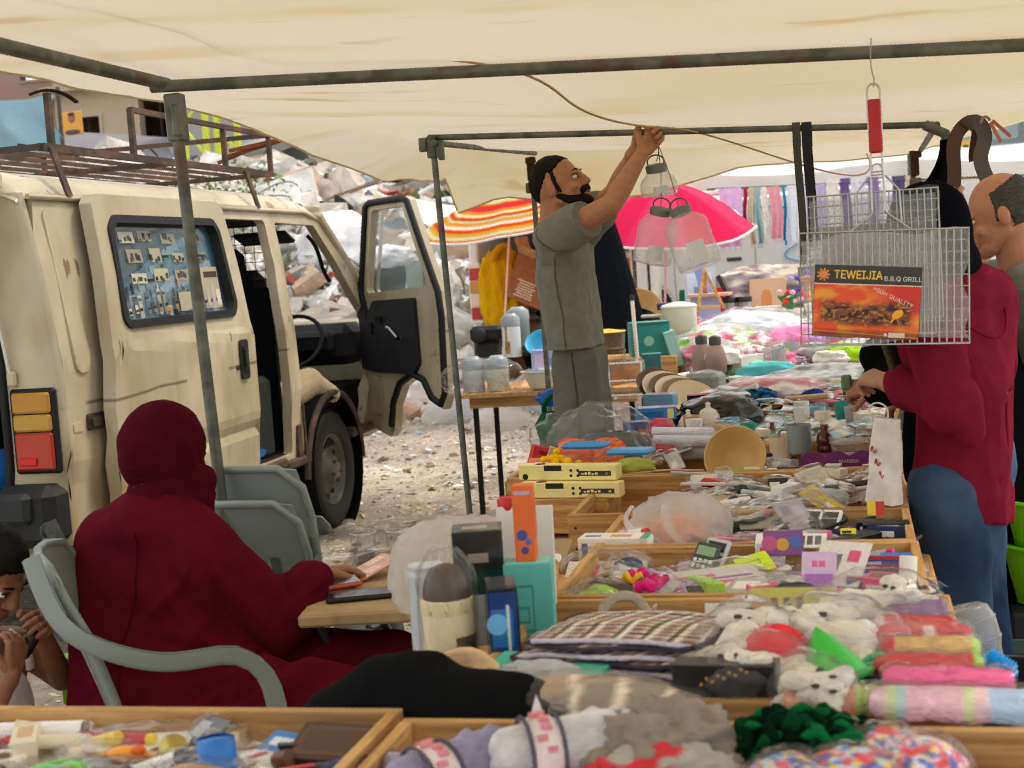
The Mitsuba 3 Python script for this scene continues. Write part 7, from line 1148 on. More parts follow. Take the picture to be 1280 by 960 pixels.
for q in range(9): c = ['#e9e6df', '#cfc9bd', '#d9d4c9', '#c12b35', '#8fb0d6', '#1f3f8f', '#2a5fae', '#e8d23a', '#4a3f8f'][q]; carton(f'{["white", "cream", "ivory", "red", "pale blue", "navy", "blue", "yellow", "violet"][q]} backed book in the row behind the grills', (-.20 + .062 * q, 8.9, .86 - .01 * (q % 3)), (.035 + .01 * (q % 3), .16, .17 + .03 * (q % 2)), c, 0, name='book', cat='book', ry=-10 + 3 * q, group='books in a row behind the grills')
a = MB(); a.box((.05, 8.9, .83), (.75, .3, .03), '#b08a5c'); solo('book_shelf', a, 'wood_x', 'plank carrying the row of books behind the grills', 'shelf')
a = MB(); 
for x in (-.25, .35): a.box((x, 8.9, .42), (.05, .25, .80), '#7d6142')
a.box((.05, 8.9, .75), (.6, .2, .06), '#7d6142'); solo('shelf_trestle', a, 'wood_y', 'wooden trestle under the plank of books', 'trestle')
# ================================================================ furniture on the left
def chair(lab, pos, rz, zoff=0, col='#7e8886', group=None, arms=True):
    k = thing('plastic_chair', lab, 'chair', group); m = M((pos[0], pos[1], zoff), rz=rz)
    # shell: seat and back as one curved sheet with thickness, local +x is the front
    def shell(u, v):      # u across -1..1, v from front edge of the seat (0) to the top of the back (1)
        x = np.interp(v, [0, .08, .42, .52, .62, 1], [.24, .225, -.17, -.215, -.24, -.36]); z = np.interp(v, [0, .06, .2, .42, .5, .6, 1], [.405, .425, .43, .415, .43, .50, .885])
        w = np.interp(v, [0, .42, .6, .85, .96, 1], [.225, .20, .215, .235, .23, .20 if arms else .225]); return np.array([x + .055 * u * u * np.clip((v - .4) * 3, 0, 1), u * w, z - .02 * u * u * (v < .45) + ((-.03 if arms else -.012) * u ** 4 if v > .9 else 0)])
    def sheet(us, vs, th=.006):
        P = np.array([[shell(u, v) for v in vs] for u in us]); N_ = np.cross(np.gradient(P, axis=0), np.gradient(P, axis=1)); N_ /= np.linalg.norm(N_, axis=2, keepdims=True); Q = P + N_ * th
        a.grid(P, col); a.grid(Q[::-1], col)
        for A, B in ((P[0], Q[0]), (Q[-1], P[-1])): a.grid(np.stack([B, A]), col)
        for A, B in ((P[:, 0], Q[:, 0]), (Q[:, -1], P[:, -1])): a.grid(np.stack([A, B]), col)
    a = MB(m); sheet(np.linspace(-1, 1, 17), np.linspace(0, .56, 22)); part(k, 'seat', a, 'plastic')
    a = MB(m); sheet(np.linspace(-1, 1, 17), np.linspace(.84, 1, 8)); 
    for q in range(5): c = -1 + .4 * q; sheet(np.linspace(c + .02 if q else -1, c + .30 if q < 4 else 1, 5) if q < 4 else np.linspace(.68, 1, 5), np.linspace(.55, .85, 14))
    a.path([shell(u, v) for u, v in [(-1, .5), (-1, .7), (-1, .85), (-1, .95), (-.8, 1), (-.4, 1.005), (0, 1.005), (.4, 1.005), (.8, 1), (1, .95), (1, .85), (1, .7), (1, .5)]], .011, col, 8); part(k, 'backrest', a, 'plastic')
    for s in (-1, 1):
        def strip(pts, nm):
            a = MB(m); pts = curve(pts, 40); t = np.gradient(pts, axis=0); t /= np.linalg.norm(t, axis=1, keepdims=True); b = np.array([0, s, 0.]) - t * t[:, 1:2] * s; b /= np.linalg.norm(b, axis=1, keepdims=True); n_ = np.cross(t, b) * -s
            A = np.stack([pts + b * bu + n_ * nv for bu, nv in ((.030, -.032), (.030, -.004), (.022, .006), (0, .009), (-.022, .006), (-.029, -.004), (-.029, -.022), (-.022, -.022), (-.022, -.006), (0, -.002), (.024, -.008), (.024, -.032), (.030, -.032))], 1); a.grid(A, col); part(k, nm, a, 'plastic')
        if arms: strip([(-.362, .200 * s, .895), (-.345, .228 * s, .84), (-.30, .265 * s, .76), (-.20, .295 * s, .70), (-.10, .302 * s, .672), (-.02, .302 * s, .672), (.04, .298 * s, .665), (.08, .292 * s, .625), (.098, .285 * s, .54), (.12, .27 * s, .3), (.15, .26 * s, .02)], 'armrest')
        else: strip([(.17, .20 * s, .42), (.215, .205 * s, .36), (.235, .215 * s, .2), (.25, .225 * s, .0)], 'leg')
        a = MB(m); pts = curve([(-.20, .20 * s, .425), (-.25, .215 * s, .3), (-.30, .235 * s, .0)], 10); A = np.array([[p + [-.02, -.02 * s, 0], p + [-.026, .018 * s, 0], p + [.02, .024 * s, 0]] for p in pts]); a.grid(A, col); a.grid((A + [.004, -.004 * s, 0])[:, ::-1], col); part(k, 'leg', a, 'plastic')
    return k
chair('grey plastic armchair under the seated woman in burgundy', (-1.425, 2.89), 27, .02)
for q in range(2): chair(['lower', 'upper'][q] + ' grey plastic armchair of the stack between the woman and the van', (-1.625, 3.74 + .045 * q), 84, .0 + .085 * q, '#87918f', 'grey plastic chairs in a stack', False)
def folding_table():
    k = thing('folding_table', 'small tan topped folding table with black crossed legs', 'table'); m = M((-1.115, 3.26, 0), rz=10); a = MB(m); a.box((0, 0, .70), (.34, .70, .03), '#a58d68', ch=.006); part(k, 'tabletop', a, 'matte')
    for s in (-1, 1):
        for d in (-1, 1): a = MB(m); a.bar((d * -.15, s * .26, .685), (d * .16, s * .27, .0), .022, .016, '#1f2326', ch=.004); part(k, 'leg', a, 'dark_trim')
    return k
folding_table()
zt = .716
def phone(lab, pos, rz, body, scr, rx=0): k = thing('phone', lab, 'phone'); m = M(pos, rz=rz, rx=rx); a = MB(m); a.box((0, 0, .006), (.165, .08, .011), body, ch=.004); part(k, 'body', a, 'plastic'); a = MB(m); a.box((0, 0, .0122), (.155, .072, .001), scr); part(k, 'screen', a, 'gloss')
phone('phone in an orange case leaning at the edge of the folding table', (-1.235, 3.10, zt + .013), 34, '#c0512a', '#2c2c30', 4)
carton('black phone case under the orange phone', (-1.235, 3.085, zt), (.15, .08, .012), '#141416', 26, name='phone_case', cat='case')
phone('black phone lying on the folding table near edge', (-1.125, 3.045, zt), 20, '#111214', '#232428')
def glass(lab, pos, r, h, tea):
    k = thing('tea_glass', lab, 'glass'); a = MB(M(pos)); a.lathe([(0, .004), (r * .8, .004), (r * .82, 0), (r * .86, .0), (r, h)], '#e6e6e2', None, 26); part(k, 'glass', a, 'film'); a = MB(M(pos)); a.lathe([(0, .006), (r * .78, .006), (r * .78 + .1 * r * tea, h * tea), (0, h * tea)], '#3d1408', None, 26); part(k, 'tea', a, 'gloss'); a = MB(M(pos)); a.lathe([(r * .99, h - .003), (r * 1.015, h), (r * .96, h)], '#d8d8d4', None, 26); part(k, 'rim', a, 'gloss')
glass('glass with some dark tea left of the snack bag', (-1.247, 3.415, zt), .034, .082, .36); glass('second tea glass right of the snack bag', (-1.155, 3.42, zt), .030, .085, .2); glass('third glass behind the snack bag', (-1.12, 3.50, zt), .028, .075, .15)
packet('open clear snack bag with orange brown crisps on the folding table', (-1.175, 3.26, zt + .02), .10, .15, '#b9733c', -38, 16, .03, cat='snack bag', name='snack_bag', seed=51, prints=[(.1, .4, .5, .9, '#e2b083'), (.5, .9, .3, .6, '#d9a070'), (.2, .7, .1, .3, '#8f4a22')])
crumple('clear_wrapper', 'crumpled clear wrapper behind the tea glasses', 'wrapper', (-1.22, 3.52, zt), (.16, .12, .11), '#d8cbb2', 'film', 61); crumple('clear_wrapper', 'flattened clear wrapper on the left of the folding table', 'wrapper', (-1.30, 3.36, zt), (.13, .13, .05), '#e3dccb', 'film', 62)
turned('metal_tin', 'small round metal tin at the right of the folding table', 'tin', [(0, 0), (.034, 0), (.035, .03), (.038, .033), (.036, .036), (.03, .014), (0, .012)], (-1.035, 3.15, zt), '#8f8f8a', 'metal')
turned('clear_dome', 'clear plastic dome on the arm of the stacked chairs', 'dome', [(.0, .05), (.03, .045), (.05, .02), (.055, 0)], (-1.42, 3.50, .78), '#eef1f1', 'film'); turned('steel_dish', 'shallow steel dish at the far end of the folding table behind the white bag', 'lids', [(0, .02), (.07, .018), (.09, .0)], (-.92, 3.62, zt + .0), '#cfd2d4', 'metal')
crumple('steel_foil', 'bright crumpled foil tray under the arm of the stacked chairs', 'tray', (-1.55, 3.42, .50), (.2, .12, .14), '#b8c6cc', 'metal', 63)
carton('lime green plastic piece behind the woman\'s chair', (-1.80, 2.95, .50), (.09, .05, .11), '#7ed321', 12, name='green_bucket', cat='bucket')

# ================================================================ things hanging from the pipes
def wire_basket(name, lab, x0, x1, z0, z1, y, nx, nz, col='#c2c4c2', r=.0016, rz=0):
    k = thing(name, lab, 'grill', 'wire grills hanging from the front pipe')
    c = ((x0 + x1) / 2, y, (z0 + z1) / 2); m = M(c, ry=rz); w, h = x1 - x0, z1 - z0; a = MB(m)
    a.path([(-w / 2, 0, -h / 2), (w / 2, 0, -h / 2), (w / 2, 0, h / 2), (-w / 2, 0, h / 2)], .0028, col, 6, closed=True); a.path([(-w / 2, .02, -h / 2), (w / 2, .02, -h / 2), (w / 2, .02, h / 2), (-w / 2, .02, h / 2)], .0024, col, 6, closed=True); part(k, 'frame', a, 'metal')
    a = MB(m)
    for x in np.linspace(-w / 2, w / 2, nx)[1:-1]: a.rod((x, 0, -h / 2), (x, 0, h / 2), r, col, 5); a.rod((x, .02, -h / 2), (x, .02, h / 2), r * .8, col, 5)
    for z in np.linspace(-h / 2, h / 2, nz)[1:-1]: a.rod((-w / 2, 0, z), (w / 2, 0, z), r, col, 5)
    part(k, 'wires', a, 'metal', kind='stuff'); return k, m, w, h
yg = 3.37
k, m, w, h = wire_basket('grill_basket', 'nearer wire grill basket with a long red handle', -.112, .262, 1.215, 1.475, yg, 24, 11, rz=2)
tx = .072
a = MB()
for s in (-1, 1): a.path(curve([(tx + .014 * s, yg, 1.79), (tx + .0145 * s, yg, 1.72), (tx + .0125 * s, yg, 1.62), (tx + .0145 * s, yg, 1.56), (tx + .014 * s, yg, 1.52)], 12), .0028, '#c2c4c2', 6); a.path([(tx + .014 * s, yg, 1.522), (tx + .016 * s, yg, 1.515), (tx + .068 * s, yg, 1.475)], .0028, '#c2c4c2', 6); a.path([(tx + .018 * s, yg + .01, 1.60), (tx + .047 * s, yg + .012, 1.565), (tx + .05 * s, yg + .012, 1.49)], .0024, '#b9bbb9', 6)
t = np.linspace(0, math.pi, 12); a.path([(tx + .014 * math.cos(x), yg, 1.79 + .018 * math.sin(x)) for x in t], .0028, '#c2c4c2', 6)
for z in (1.595, 1.602, 1.609): a.rod((tx - .014, yg - .002, z), (tx + .014, yg - .002, z), .0016, '#b5b7b5', 6)
a.path([(tx + .011 * math.cos(x), yg - .002, 1.615 + .012 * math.sin(x)) for x in t], .0018, '#b5b7b5', 6); part(k, 'handle', a, 'metal')
a = MB(); a.box((tx, yg, 1.712), (.031, .011, .122), '#b3121c', ch=.004); part(k, 'grip', a, 'plastic', 'flat red grip')
a = MB(); a.path(curve([(tx, yg + .05, 1.925), (tx + .002, yg + .025, 1.93), (tx, yg + .01, 1.90), (tx, yg, 1.83), (tx + .003, yg, 1.808), (tx, yg, 1.80)], 18), .0016, '#a7a9a6', 5); part(k, 'hook', a, 'metal')
P = sheet_pts(.36, .25, 3, .006, 14, 5); a = MB(M(((-.112 + .262) / 2, yg - .008, 1.345), rx=90)); a.grid(P, '#e9edef'); part(k, 'film', a, 'cloudy')
k2, _, _, _ = wire_basket('grill_basket', 'farther wire grill basket with bluish backing sheet', -.088, .205, 1.27, 1.565, yg + .035, 20, 13)
a = MB(); a.box((.058, yg + .062, 1.415), (.285, .003, .28), '#c3c6d6'); part(k2, 'backing_sheet', a, 'cloudy'); P = sheet_pts(.29, .29, 5, .006, 12, 5); a = MB(M((.058, yg + .028, 1.42), rx=90)); a.grid(P, '#dfe3ea'); part(k2, 'film', a, 'film')
k3, _, _, _ = wire_basket('grill_basket', 'hindmost wire grill with cream liner between the other two', -.06, .19, 1.23, 1.50, yg + .085, 16, 10); a = MB(); a.box((.06, yg + .10, 1.37), (.235, .003, .24), '#d9d6c6'); part(k3, 'liner', a, 'milky')
def f_food(p, n, uv):
    u, v = uv.x, uv.y; fl = FB(u * 7, v * 5, 1.0, 4); k_ = MX(c3('#e8501c'), c3('#f2a02a'), SS(.35, .75, fl)); k_ = MX(k_, c3('#d32a1e'), SS(.45, .8, u) * SS(.3, .6, v)); meat = SS(.10, .24, v - .10 * N(u * 6, 2.0, 0.0)) * SS(.72, .52, v - .12 * N(u * 5, 5.0, 0.0)) * SS(.02, .12, u) * SS(.98, .86, u)
    mt = FB(u * 22, v * 18, 3.0, 4); mk = MX(c3('#2c130b'), c3('#8f4a26'), SS(.35, .7, mt)); mk = MX(mk, c3('#b98f3c'), SS(.68, .8, N(u * 40, v * 30, 2.0)) * .8); k_ = MX(k_, mk, meat); gr = SS(.4, .5, dr.abs(v * 9 + u * .8 - dr.floor(v * 9 + u * .8) - .5) * 1.0) * SS(.22, .1, v)
    k_ = MX(k_, c3('#1d120c'), SS(.2, .05, v) * .7); return MX(k_, c3('#f0a630'), gr * .85)
scene['food_print'] = two(pr(mikit.proc(f_food), .3, specular=.5))
def bbq_card():
    k = thing('grill_card', 'printed barbecue grill card with yellow lettering and a meat picture', 'sign'); m = M((.035, yg - .014, 1.315), ry=5.5) @ R(90); W, H = .238, .165; a = MB(m); a.box((0, 0, 0), (W, H, .0016), '#2b211c'); part(k, 'board', a, 'gloss')
    v = np.array([[-W / 2 + .001, -H / 2 + .001, .0014], [W / 2 - .001, -H / 2 + .001, .0014], [W / 2 - .001, H / 2 - .044, .0014], [-W / 2 + .001, H / 2 - .044, .0014]]) @ m[:3, :3].T + m[:3, 3]; key = k + '__picture'; scene[key] = mikit.ply((v, [[0, 1, 2], [0, 2, 3]]), 'food_print', uv=np.array([[0, 0], [1, 0], [1, 1], [0, 1.]]))
    a = MB(m); a.box((0, H / 2 - .043, .0012), (W, .0022, .001), '#e6dccb'); a.box((0, H / 2 - .022, .0010), (W * .998, .038, .0008), '#25221f')
    a.text('TEWEIJIA', .0185, '#e9c11e', M((-W / 2 + .043, H / 2 - .030, .0016)) @ np.diag([.86, 1, 1, 1]), .0008, True); a.text('B.B.Q GRILL', .0105, '#e9e6de', M((W / 2 - .083, H / 2 - .033, .0016)), .0008, False)
    a.text('HIGH QUALITY', .0095, '#f0d7c4', M((.012, .028, .0022), rz=-24), .0006); a.ell((-W / 2 + .02, H / 2 - .022, .002), (.010, .010, .001), '#e2893a', sub=2)
    for q in range(9): a.box((-W / 2 + .02 + .0125 * math.cos(q * .7), H / 2 - .022 + .0125 * math.sin(q * .7), .0016), (.004, .004, .001), '#e2a04a', rz=q * 40)
    a.box((.07, -H / 2 + .009, .0022), (.036, .011, .0008), '#d9d0bd'); a.ell((.045, -H / 2 + .009, .0022), (.004, .004, .0008), '#d9d0bd', sub=1); a.ell((.07, -.026, .0024), (.014, .009, .0008), '#f2ac1c', M((0, 0, 0), rz=38), sub=2); a.bar((.055, -.045, .0024), (.064, -.034, .0024), .004, .001, '#f2ac1c'); part(k, 'lettering', a, 'gloss')
bbq_card()
def strap(name, lab, pts, w, col, th=.004, mat='dark_trim', nrm=(0, 1, 0)):
    p = np.asarray(pts, float); nrm = np.array(nrm, float); t = np.gradient(p, axis=0); t /= np.linalg.norm(t, axis=1, keepdims=True); s = np.cross(t, nrm); s /= np.linalg.norm(s, axis=1, keepdims=True); b = np.cross(s, t)
    a = MB(); P = np.stack([p - s * w / 2 - b * th / 2, p + s * w / 2 - b * th / 2, p + s * w / 2 + b * th / 2, p - s * w / 2 + b * th / 2, p - s * w / 2 - b * th / 2], 1); a.grid(P, col, False); return a
def belts():
    yb = 5.03; zb = lambda x: beam2_z(x)
    for q, (x, w, c, lab) in enumerate(((-.155, .026, '#3f413c', 'grey black webbing strap hanging left on the rear pipe'), (-.12, .034, '#14161b', 'black webbing strap hanging right beside the grey one'))):
        k = thing('webbing_strap', lab, 'strap'); z = zb(x); L = [.40, .34][q]; pts = curve([(x, yb + .05, z - .06), (x, yb + .045, z + .017), (x, yb + .012, z + .014), (x, yb - .004, z - .05), (x + .004, yb - .005, z - .2), (x + .006, yb, z - L)], 30); part(k, 'webbing', strap('', '', pts, w, c), 'dark_trim')
        a = MB(); a.box((x + .006, yb, z - L - .02), (w * 1.1, .012, .05), '#26282a', ch=.003); a.box((x + .006, yb - .004, z - L - .055), (w * .8, .012, .03), '#6d6a62', ch=.003); part(k, 'buckle', a, 'plastic')
    y = 4.92
    pts = curve([(0.341, 4.920, 1.607), (0.350, 4.920, 1.714), (0.368, 4.920, 1.790), (0.405, 4.930, 1.821), (0.427, 4.950, 1.821), (0.432, 4.980, 1.763), (0.426, 5.000, 1.699)], 30); solo('brown_belt', strap('', '', pts, .044, '#4a2a1a', .006, nrm=(0, 1, 0)), 'plastic', 'broad brown leather belt looped over the right end of the rear pipe', 'belt')
    pts = curve([(0.392, 4.900, 1.805), (0.426, 4.880, 1.813), (0.446, 4.880, 1.768), (0.431, 4.880, 1.705), (0.446, 4.880, 1.634), (0.456, 4.880, 1.581)], 28); solo('grey_belt', strap('', '', pts, .046, '#4d4740', .006), 'plastic', 'grey brown belt hanging in a loop right of the brown belt', 'belt')
    a = MB(); p = np.array((0.462, 4.850, 1.807)); a.bar(p, p + [.03, 0, -.065], .012, .010, '#b5654a'); a.bar(p + [.006, 0, .006], p + [.06, 0, -.05], .012, .010, '#a8583f'); a.path(curve([p + [-.03, 0, .0], p + [-.015, 0, .02], p + [0, 0, .006]], 8), .005, '#8a7a62', 6); solo('copper_clamp', a, 'plastic', 'copper coloured spring clamp at the top right by the belts', 'clamp')
    P = np.array([[(.325 - .085 * v ** 2 * (1 - u) + .035 * u, 4.99 + .02 * math.sin(u * 6), 1.775 - .17 * v) for v in np.linspace(0, 1, 12)] for u in np.linspace(0, 1, 10)]); P[..., 0] -= .01; a = MB(); a.grid(P, '#101216'); a.grid(P[::-1] + [0, .02, 0], '#101216'); solo('black_cloth', a, 'cloth', 'black cloth hanging from the right post beside the belts', 'cloth')
belts()
def jars():
    # three clear plastic jars tied to the rear pipe with string
    for q, (px, py, rx, ry, lab, s) in enumerate(((0, 0, 8, 14, 'left clear plastic jar hanging on a string from the man\'s hands', 1.0), (1, 0, -6, -17, 'right clear plastic jar hanging in front of the pink umbrella', 1.12), (2, 0, 12, -3, 'upper clear plastic jar with grey lid and ring below the man\'s hands', .95))):
        top = [(-0.634, 5.020, 1.615), (-0.563, 4.990, 1.609), (-0.649, 5.080, 1.770)][q]; k = thing('clear_jar', lab, 'jar'); m = M(top, rx=rx, ry=ry); a = MB(m); h = .19 * s; rj = .070 * s
        if q == 2: h = .10
        a.lathe([(.033, -.004), (.036, -.02), (rj * .9, -.045), (rj, -.065), (rj * .98, -h * .6), (rj * 1.02, -h * .8), (rj * .95, -h), (rj * .4, -h + .006), (0, -h + .01)], '#eef0ee', None, 36); part(k, 'body', a, 'cloudy')
        a = MB(m); a.lathe([(.037, -.02), (.039, .0), (.036, .006), (.012, .010), (0, .010)], '#6d7268', None, 28); part(k, 'lid', a, 'plastic'); a = MB(m); a.path([(.030 * math.cos(t), .004, .016 + .024 * math.sin(t)) for t in np.linspace(-.3, math.pi + .3, 16)], .003, '#575b52', 6); part(k, 'ring', a, 'plastic')
        a = MB(m); a.lathe([(rj * 1.03, -h * .92), (rj * 1.03, -h * .62)], '#d8dcd8', None, 10, a0=-100, a1=-55); part(k, 'label', a, 'gloss')
    hand = (-0.639, 5.080, 1.848); a = MB()
    for e in ((-0.633, 5.020, 1.626), (-0.568, 4.990, 1.620), (-0.648, 5.080, 1.787)): a.path(curve([hand, (np.array(hand) * .5 + np.array(e) * .5) + [.006, 0, .0], e], 10), .0018, '#8a7f66', 5)
    solo('jar_string', a, 'cloth', 'thin string from the man\'s hands to the clear jars', 'string')
jars()

# ================================================================ right hand side
k = thing('clear_jar', 'large clear plastic jar upside down in front of the blue jeans', 'jar'); m = M((0.208, 2.860, 0.605), rx=-8, ry=-14); a = MB(m); a.lathe([(.052, -.02), (.056, .03), (.062, .05), (.062, .09), (.054, .115), (.042, .122), (.02, .117), (0, .116)], '#dfe6ea', None, 40); part(k, 'body', a, 'cloudy'); a = MB(m)
for z in (.05, .09): a.lathe([(.0625, z), (.064, z + .003), (.0625, z + .006)], '#f2f5f6', None, 36)
for q in range(5): a.bar((.012 * math.cos(q * 1.257), .012 * math.sin(q * 1.257), .119), (.036 * math.cos(q * 1.257), .036 * math.sin(q * 1.257), .121), .004, .003, '#f2f5f6')
part(k, 'rim', a, 'film')
a = MB(M((0.235, 2.750, 0.632), rz=-20, ry=30)); a.lathe([(r_ * (1 + .0), z) for r_, z in zip(np.where(np.arange(25) % 2, .034, .029) * np.interp(np.arange(25), [0, 3, 20, 24], [.4, 1, 1, .5]), np.linspace(-.035, .035, 25))], '#1a8fd0', R(0, 90, 0), 26, smooth=False); solo('blue_scourer', a, 'plastic', 'ribbed bright blue plastic piece in the black bucket', 'scourer')
turned('black_bucket', 'black bucket at the right edge beside the pink towels', 'bucket', [(0, 0), (.10, 0), (.13, .26), (.142, .262), (.142, .275), (.122, .272), (.10, .012), (0, .012)], (.262, 2.80, .335), '#17181a', 'dark_trim'); carton('low stand under the black bucket', (.262, 2.80, 0), (.30, .30, .335), '#3c342c', name='stand', cat='stand')
k = thing('black_bin', 'black bin with a white stripe at the right edge behind the jeans', 'bin'); a = MB(); a.lathe([(0, 0), (.2, 0), (.23, .42), (.24, .42), (.24, .45), (.2, .45), (0, .45)], '#191a1c', M((.50, 3.72, .0), s=.7), 30); part(k, 'body', a, 'dark_trim'); a = MB(); a.lathe([(.232, .37), (.234, .40)], '#e6e6e6', M((.50, 3.72, 0), s=.7), 30); part(k, 'stripe', a, 'plastic')
k = thing('black_crate', 'dark grey crate carrying the lime green tubs', 'crate'); a = MB(); a.box((.56, 4.22, .20), (.34, .3, .40), '#232527', ch=.01)
for q in range(5): a.box((.42 + .065 * q, 4.066, .30), (.07, .01, .06), '#4d5a54', ch=.004)
part(k, 'body', a, 'dark_trim')
for q in range(2): turned('lime_tub', ['lower', 'upper'][q] + ' lime green plastic tub at the right edge', 'tub', [(0, 0), (.13, 0), (.16, .16), (.175, .165), (.175, .175), (.15, .172), (.125, .01), (0, .01)], (.545 + .01 * q, 4.22, .405 + .125 * q), '#8fe01a')
k = thing('shopping_bag', 'white shopping bag with small red print hanging at the end of the trays', 'bag'); m = M((0.057, 3.600, 0.806), rz=-40, ry=3); a = MB(m); n = 33; an = np.linspace(0, 2 * math.pi, n); zs = np.linspace(0, .215, 16)
P = np.array([[(.046 * np.sign(math.cos(t)) * abs(math.cos(t)) ** .5 * (1 - .12 * (z / .215) ** 2) + .02 * (z / .215), .026 * np.sign(math.sin(t)) * abs(math.sin(t)) ** .6 * (1 - .75 * (z / .215)) - .012 * (z / .215) + .003 * math.sin(z * 50 + 3 * t), z) for t in an] for z in zs]); a.grid(P, '#e6e1d8'); a.grid(np.stack([P[0], P[0] * [0, 0, 1]]), '#e6e1d8'); part(k, 'bag', a, 'matte'); a = MB(m); a.path(curve([(-.022, -.018, .205), (-.012, -.02, .25), (.012, -.02, .25), (.022, -.018, .205)], 14), .0022, '#e6e1d8', 6); part(k, 'handle', a, 'matte'); a = MB(m)
for q in range(3): a.path(curve([(-.02 + .012 * q, -.0245, .13 - .03 * q), (-.014 + .012 * q, -.026, .142 - .03 * q), (-.01 + .012 * q, -.0255, .127 - .03 * q), (-.004 + .012 * q, -.0245, .136 - .03 * q)], 10), .0015, '#b5202a', 5)
part(k, 'print', a, 'matte')
# ================================================================ people
def frame(pos, yaw=0, pitch=0, roll=0):
    """x forward, y left, z up; pitch > 0 looks down"""
    return tf.translation_matrix(pos) @ R(0, 0, yaw) @ R(0, pitch, 0) @ R(roll, 0, 0)
def tp(m, p): return tuple(m[:3, :3] @ np.asarray(p, float) + m[:3, 3])
def head_parts(m, s=1.0, jaw=1.0):
    E = lambda c, r: ('e', tp(m, np.array(c) * s), tuple(np.array(r) * s), np.block([[m[:3, :3], np.zeros((3, 1))], [np.zeros((1, 3)), 1]]) if 0 else m * np.array([[1, 1, 1, 0]] * 3 + [[1, 1, 1, 1]]))
    def E(c, r): q = m.copy(); q[:3, 3] = tp(m, np.array(c) * s); return ('e2', q, np.array(r) * s)
    B = lambda *a: tuple(x for p, r in zip(a[0::2], a[1::2]) for x in (tp(m, np.array(p) * s), r * s))
    return [E((-.012, 0, .025), (.097, .077, .098)), E((.028, 0, -.035), (.062, .060, .078 * jaw)), B((.055, .02, -.085), .026, (.055, -.02, -.085), .026, (-.01, .045, -.05), .022, (-.01, -.045, -.05), .022, (.072, 0, -.092), .022), B((.086, 0, .018), .010, (.108, 0, -.024), .0125, (.09, 0, -.03), .014), B((.09, .012, -.03), .009, (.09, -.012, -.03), .009), B((.078, .038, .022), .010, (.085, 0, .026), .012, (.078, -.038, .022), .010), B((.086, .018, -.057), .008, (.092, 0, -.056), .010, (.086, -.018, -.057), .008), B((.084, .016, -.068), .009, (.089, 0, -.069), .011, (.084, -.016, -.068), .009), E((-.012, .078, -.005), (.018, .010, .030)), E((-.012, -.078, -.005), (.018, .010, .030)), E((.06, .04, -.03), (.02, .02, .02)), E((.06, -.04, -.03), (.02, .02, .02))]
def solid(parts, res=.02, smooth=8):
    ms = []
    for b in parts:
        if b[0] == 'e2': ms.append(m3.Manifold.sphere(1, 28).transform((b[1] @ np.diag([*b[2], 1]))[:3]))
        elif b[0] == 'e': ms.append(m3.Manifold.sphere(1, 28).transform((tf.translation_matrix(b[1]) @ np.diag([*np.broadcast_to(b[2], 3), 1]))[:3]))
        else: ms.append(m3.Manifold.batch_hull([m3.Manifold.sphere(r, 18).translate(list(map(float, p))) for p, r in zip(b[0::2], b[1::2])]))
    u = m3.Manifold.batch_boolean(ms, m3.OpType.Add).refine_to_length(res); q = u.to_mesh(); t = trimesh.Trimesh(q.vert_properties[:, :3], q.tri_verts, process=True)
    trimesh.smoothing.filter_taubin(t, lamb=.5, nu=.53, iterations=smooth); return t
def hand_mesh(w, fwd, up, side=1, curl=.5, s=1.0, spread=.15):
    """w wrist point, fwd finger direction, up back of the hand, side +1: thumb towards +y"""
    x = np.array(fwd, float); x /= np.linalg.norm(x); z = np.array(up, float); z -= x * (x @ z); z /= np.linalg.norm(z); m = np.eye(4); m[:3, 0] = x; m[:3, 1] = np.cross(z, x) * 1; m[:3, 2] = z; m[:3, 3] = w; P = []
    L = lambda p: tp(m, np.array(p) * [1, side, 1] * s)
    P.append((L((-.03, .0, 0)), .021 * s, L((.012, .012, 0)), .018 * s, L((.012, -.014, 0)), .017 * s)); P.append((L((.012, .014, 0)), .016 * s, L((.012, -.018, 0)), .015 * s, L((.082, .028, .003)), .0115 * s, L((.085, .0, .004)), .012 * s, L((.075, -.03, .001)), .0105 * s))
    for y, ln, k in ((.028, .072, 0), (.009, .080, 1), (-.010, .075, 2), (-.028, .058, 3)):
        p = np.array([.083 - .004 * abs(k - 1), y, .002]); a = -curl * .5; d = 0
        for j, (f, r) in enumerate(((.44, .0096), (.31, .0088), (.25, .0078))):
            a -= curl * .35 if j == 0 else curl; q = p + ln * f * np.array([math.cos(a), spread * (y / .03) * .5, math.sin(a)]); P.append((L(p), r * s, L(q), r * .93 * s)); p = q
    p = np.array([.018, .026, -.004]); q = p + [.026, .024, -.012]; r = q + [.028, .010, -.010 - .012 * curl]; e = r + [.02, -.004 - .008 * curl, -.006 - .01 * curl]
    P += [(L((.005, .012, -.002)), .016 * s, L(p), .0145 * s, L(q), .0115 * s), (L(q), .0112 * s, L(r), .0098 * s), (L(r), .0098 * s, L(e), .0082 * s)]
    return solid(P, .004, 4)
def fold(t, amp=.006, fr=(7, 7, 4), seed=0, oct=3):
    v = np.array(t.vertices); n = np.array(t.vertex_normals); t.vertices = v + n * (amp * (ridge(v * np.array(fr) + seed, oct, seed) - .55) * 2)[:, None]; trimesh.smoothing.filter_laplacian(t, .5, 2, volume_constraint=False); return t
def seam(k, t, pts, col, r=.0022, n=40):
    from scipy.spatial import cKDTree
    tr = cKDTree(t.vertices); p = curve(pts, n); i = tr.query(p)[1]; q = np.array(t.vertices)[i] + np.array(t.vertex_normals)[i] * .0015
    for _ in range(2): q[1:-1] = (q[:-2] + q[1:-1] * 2 + q[2:]) / 4
    a = MB(); a.path(q, r, col, 5); part(k, 'seam', a, 'cloth')
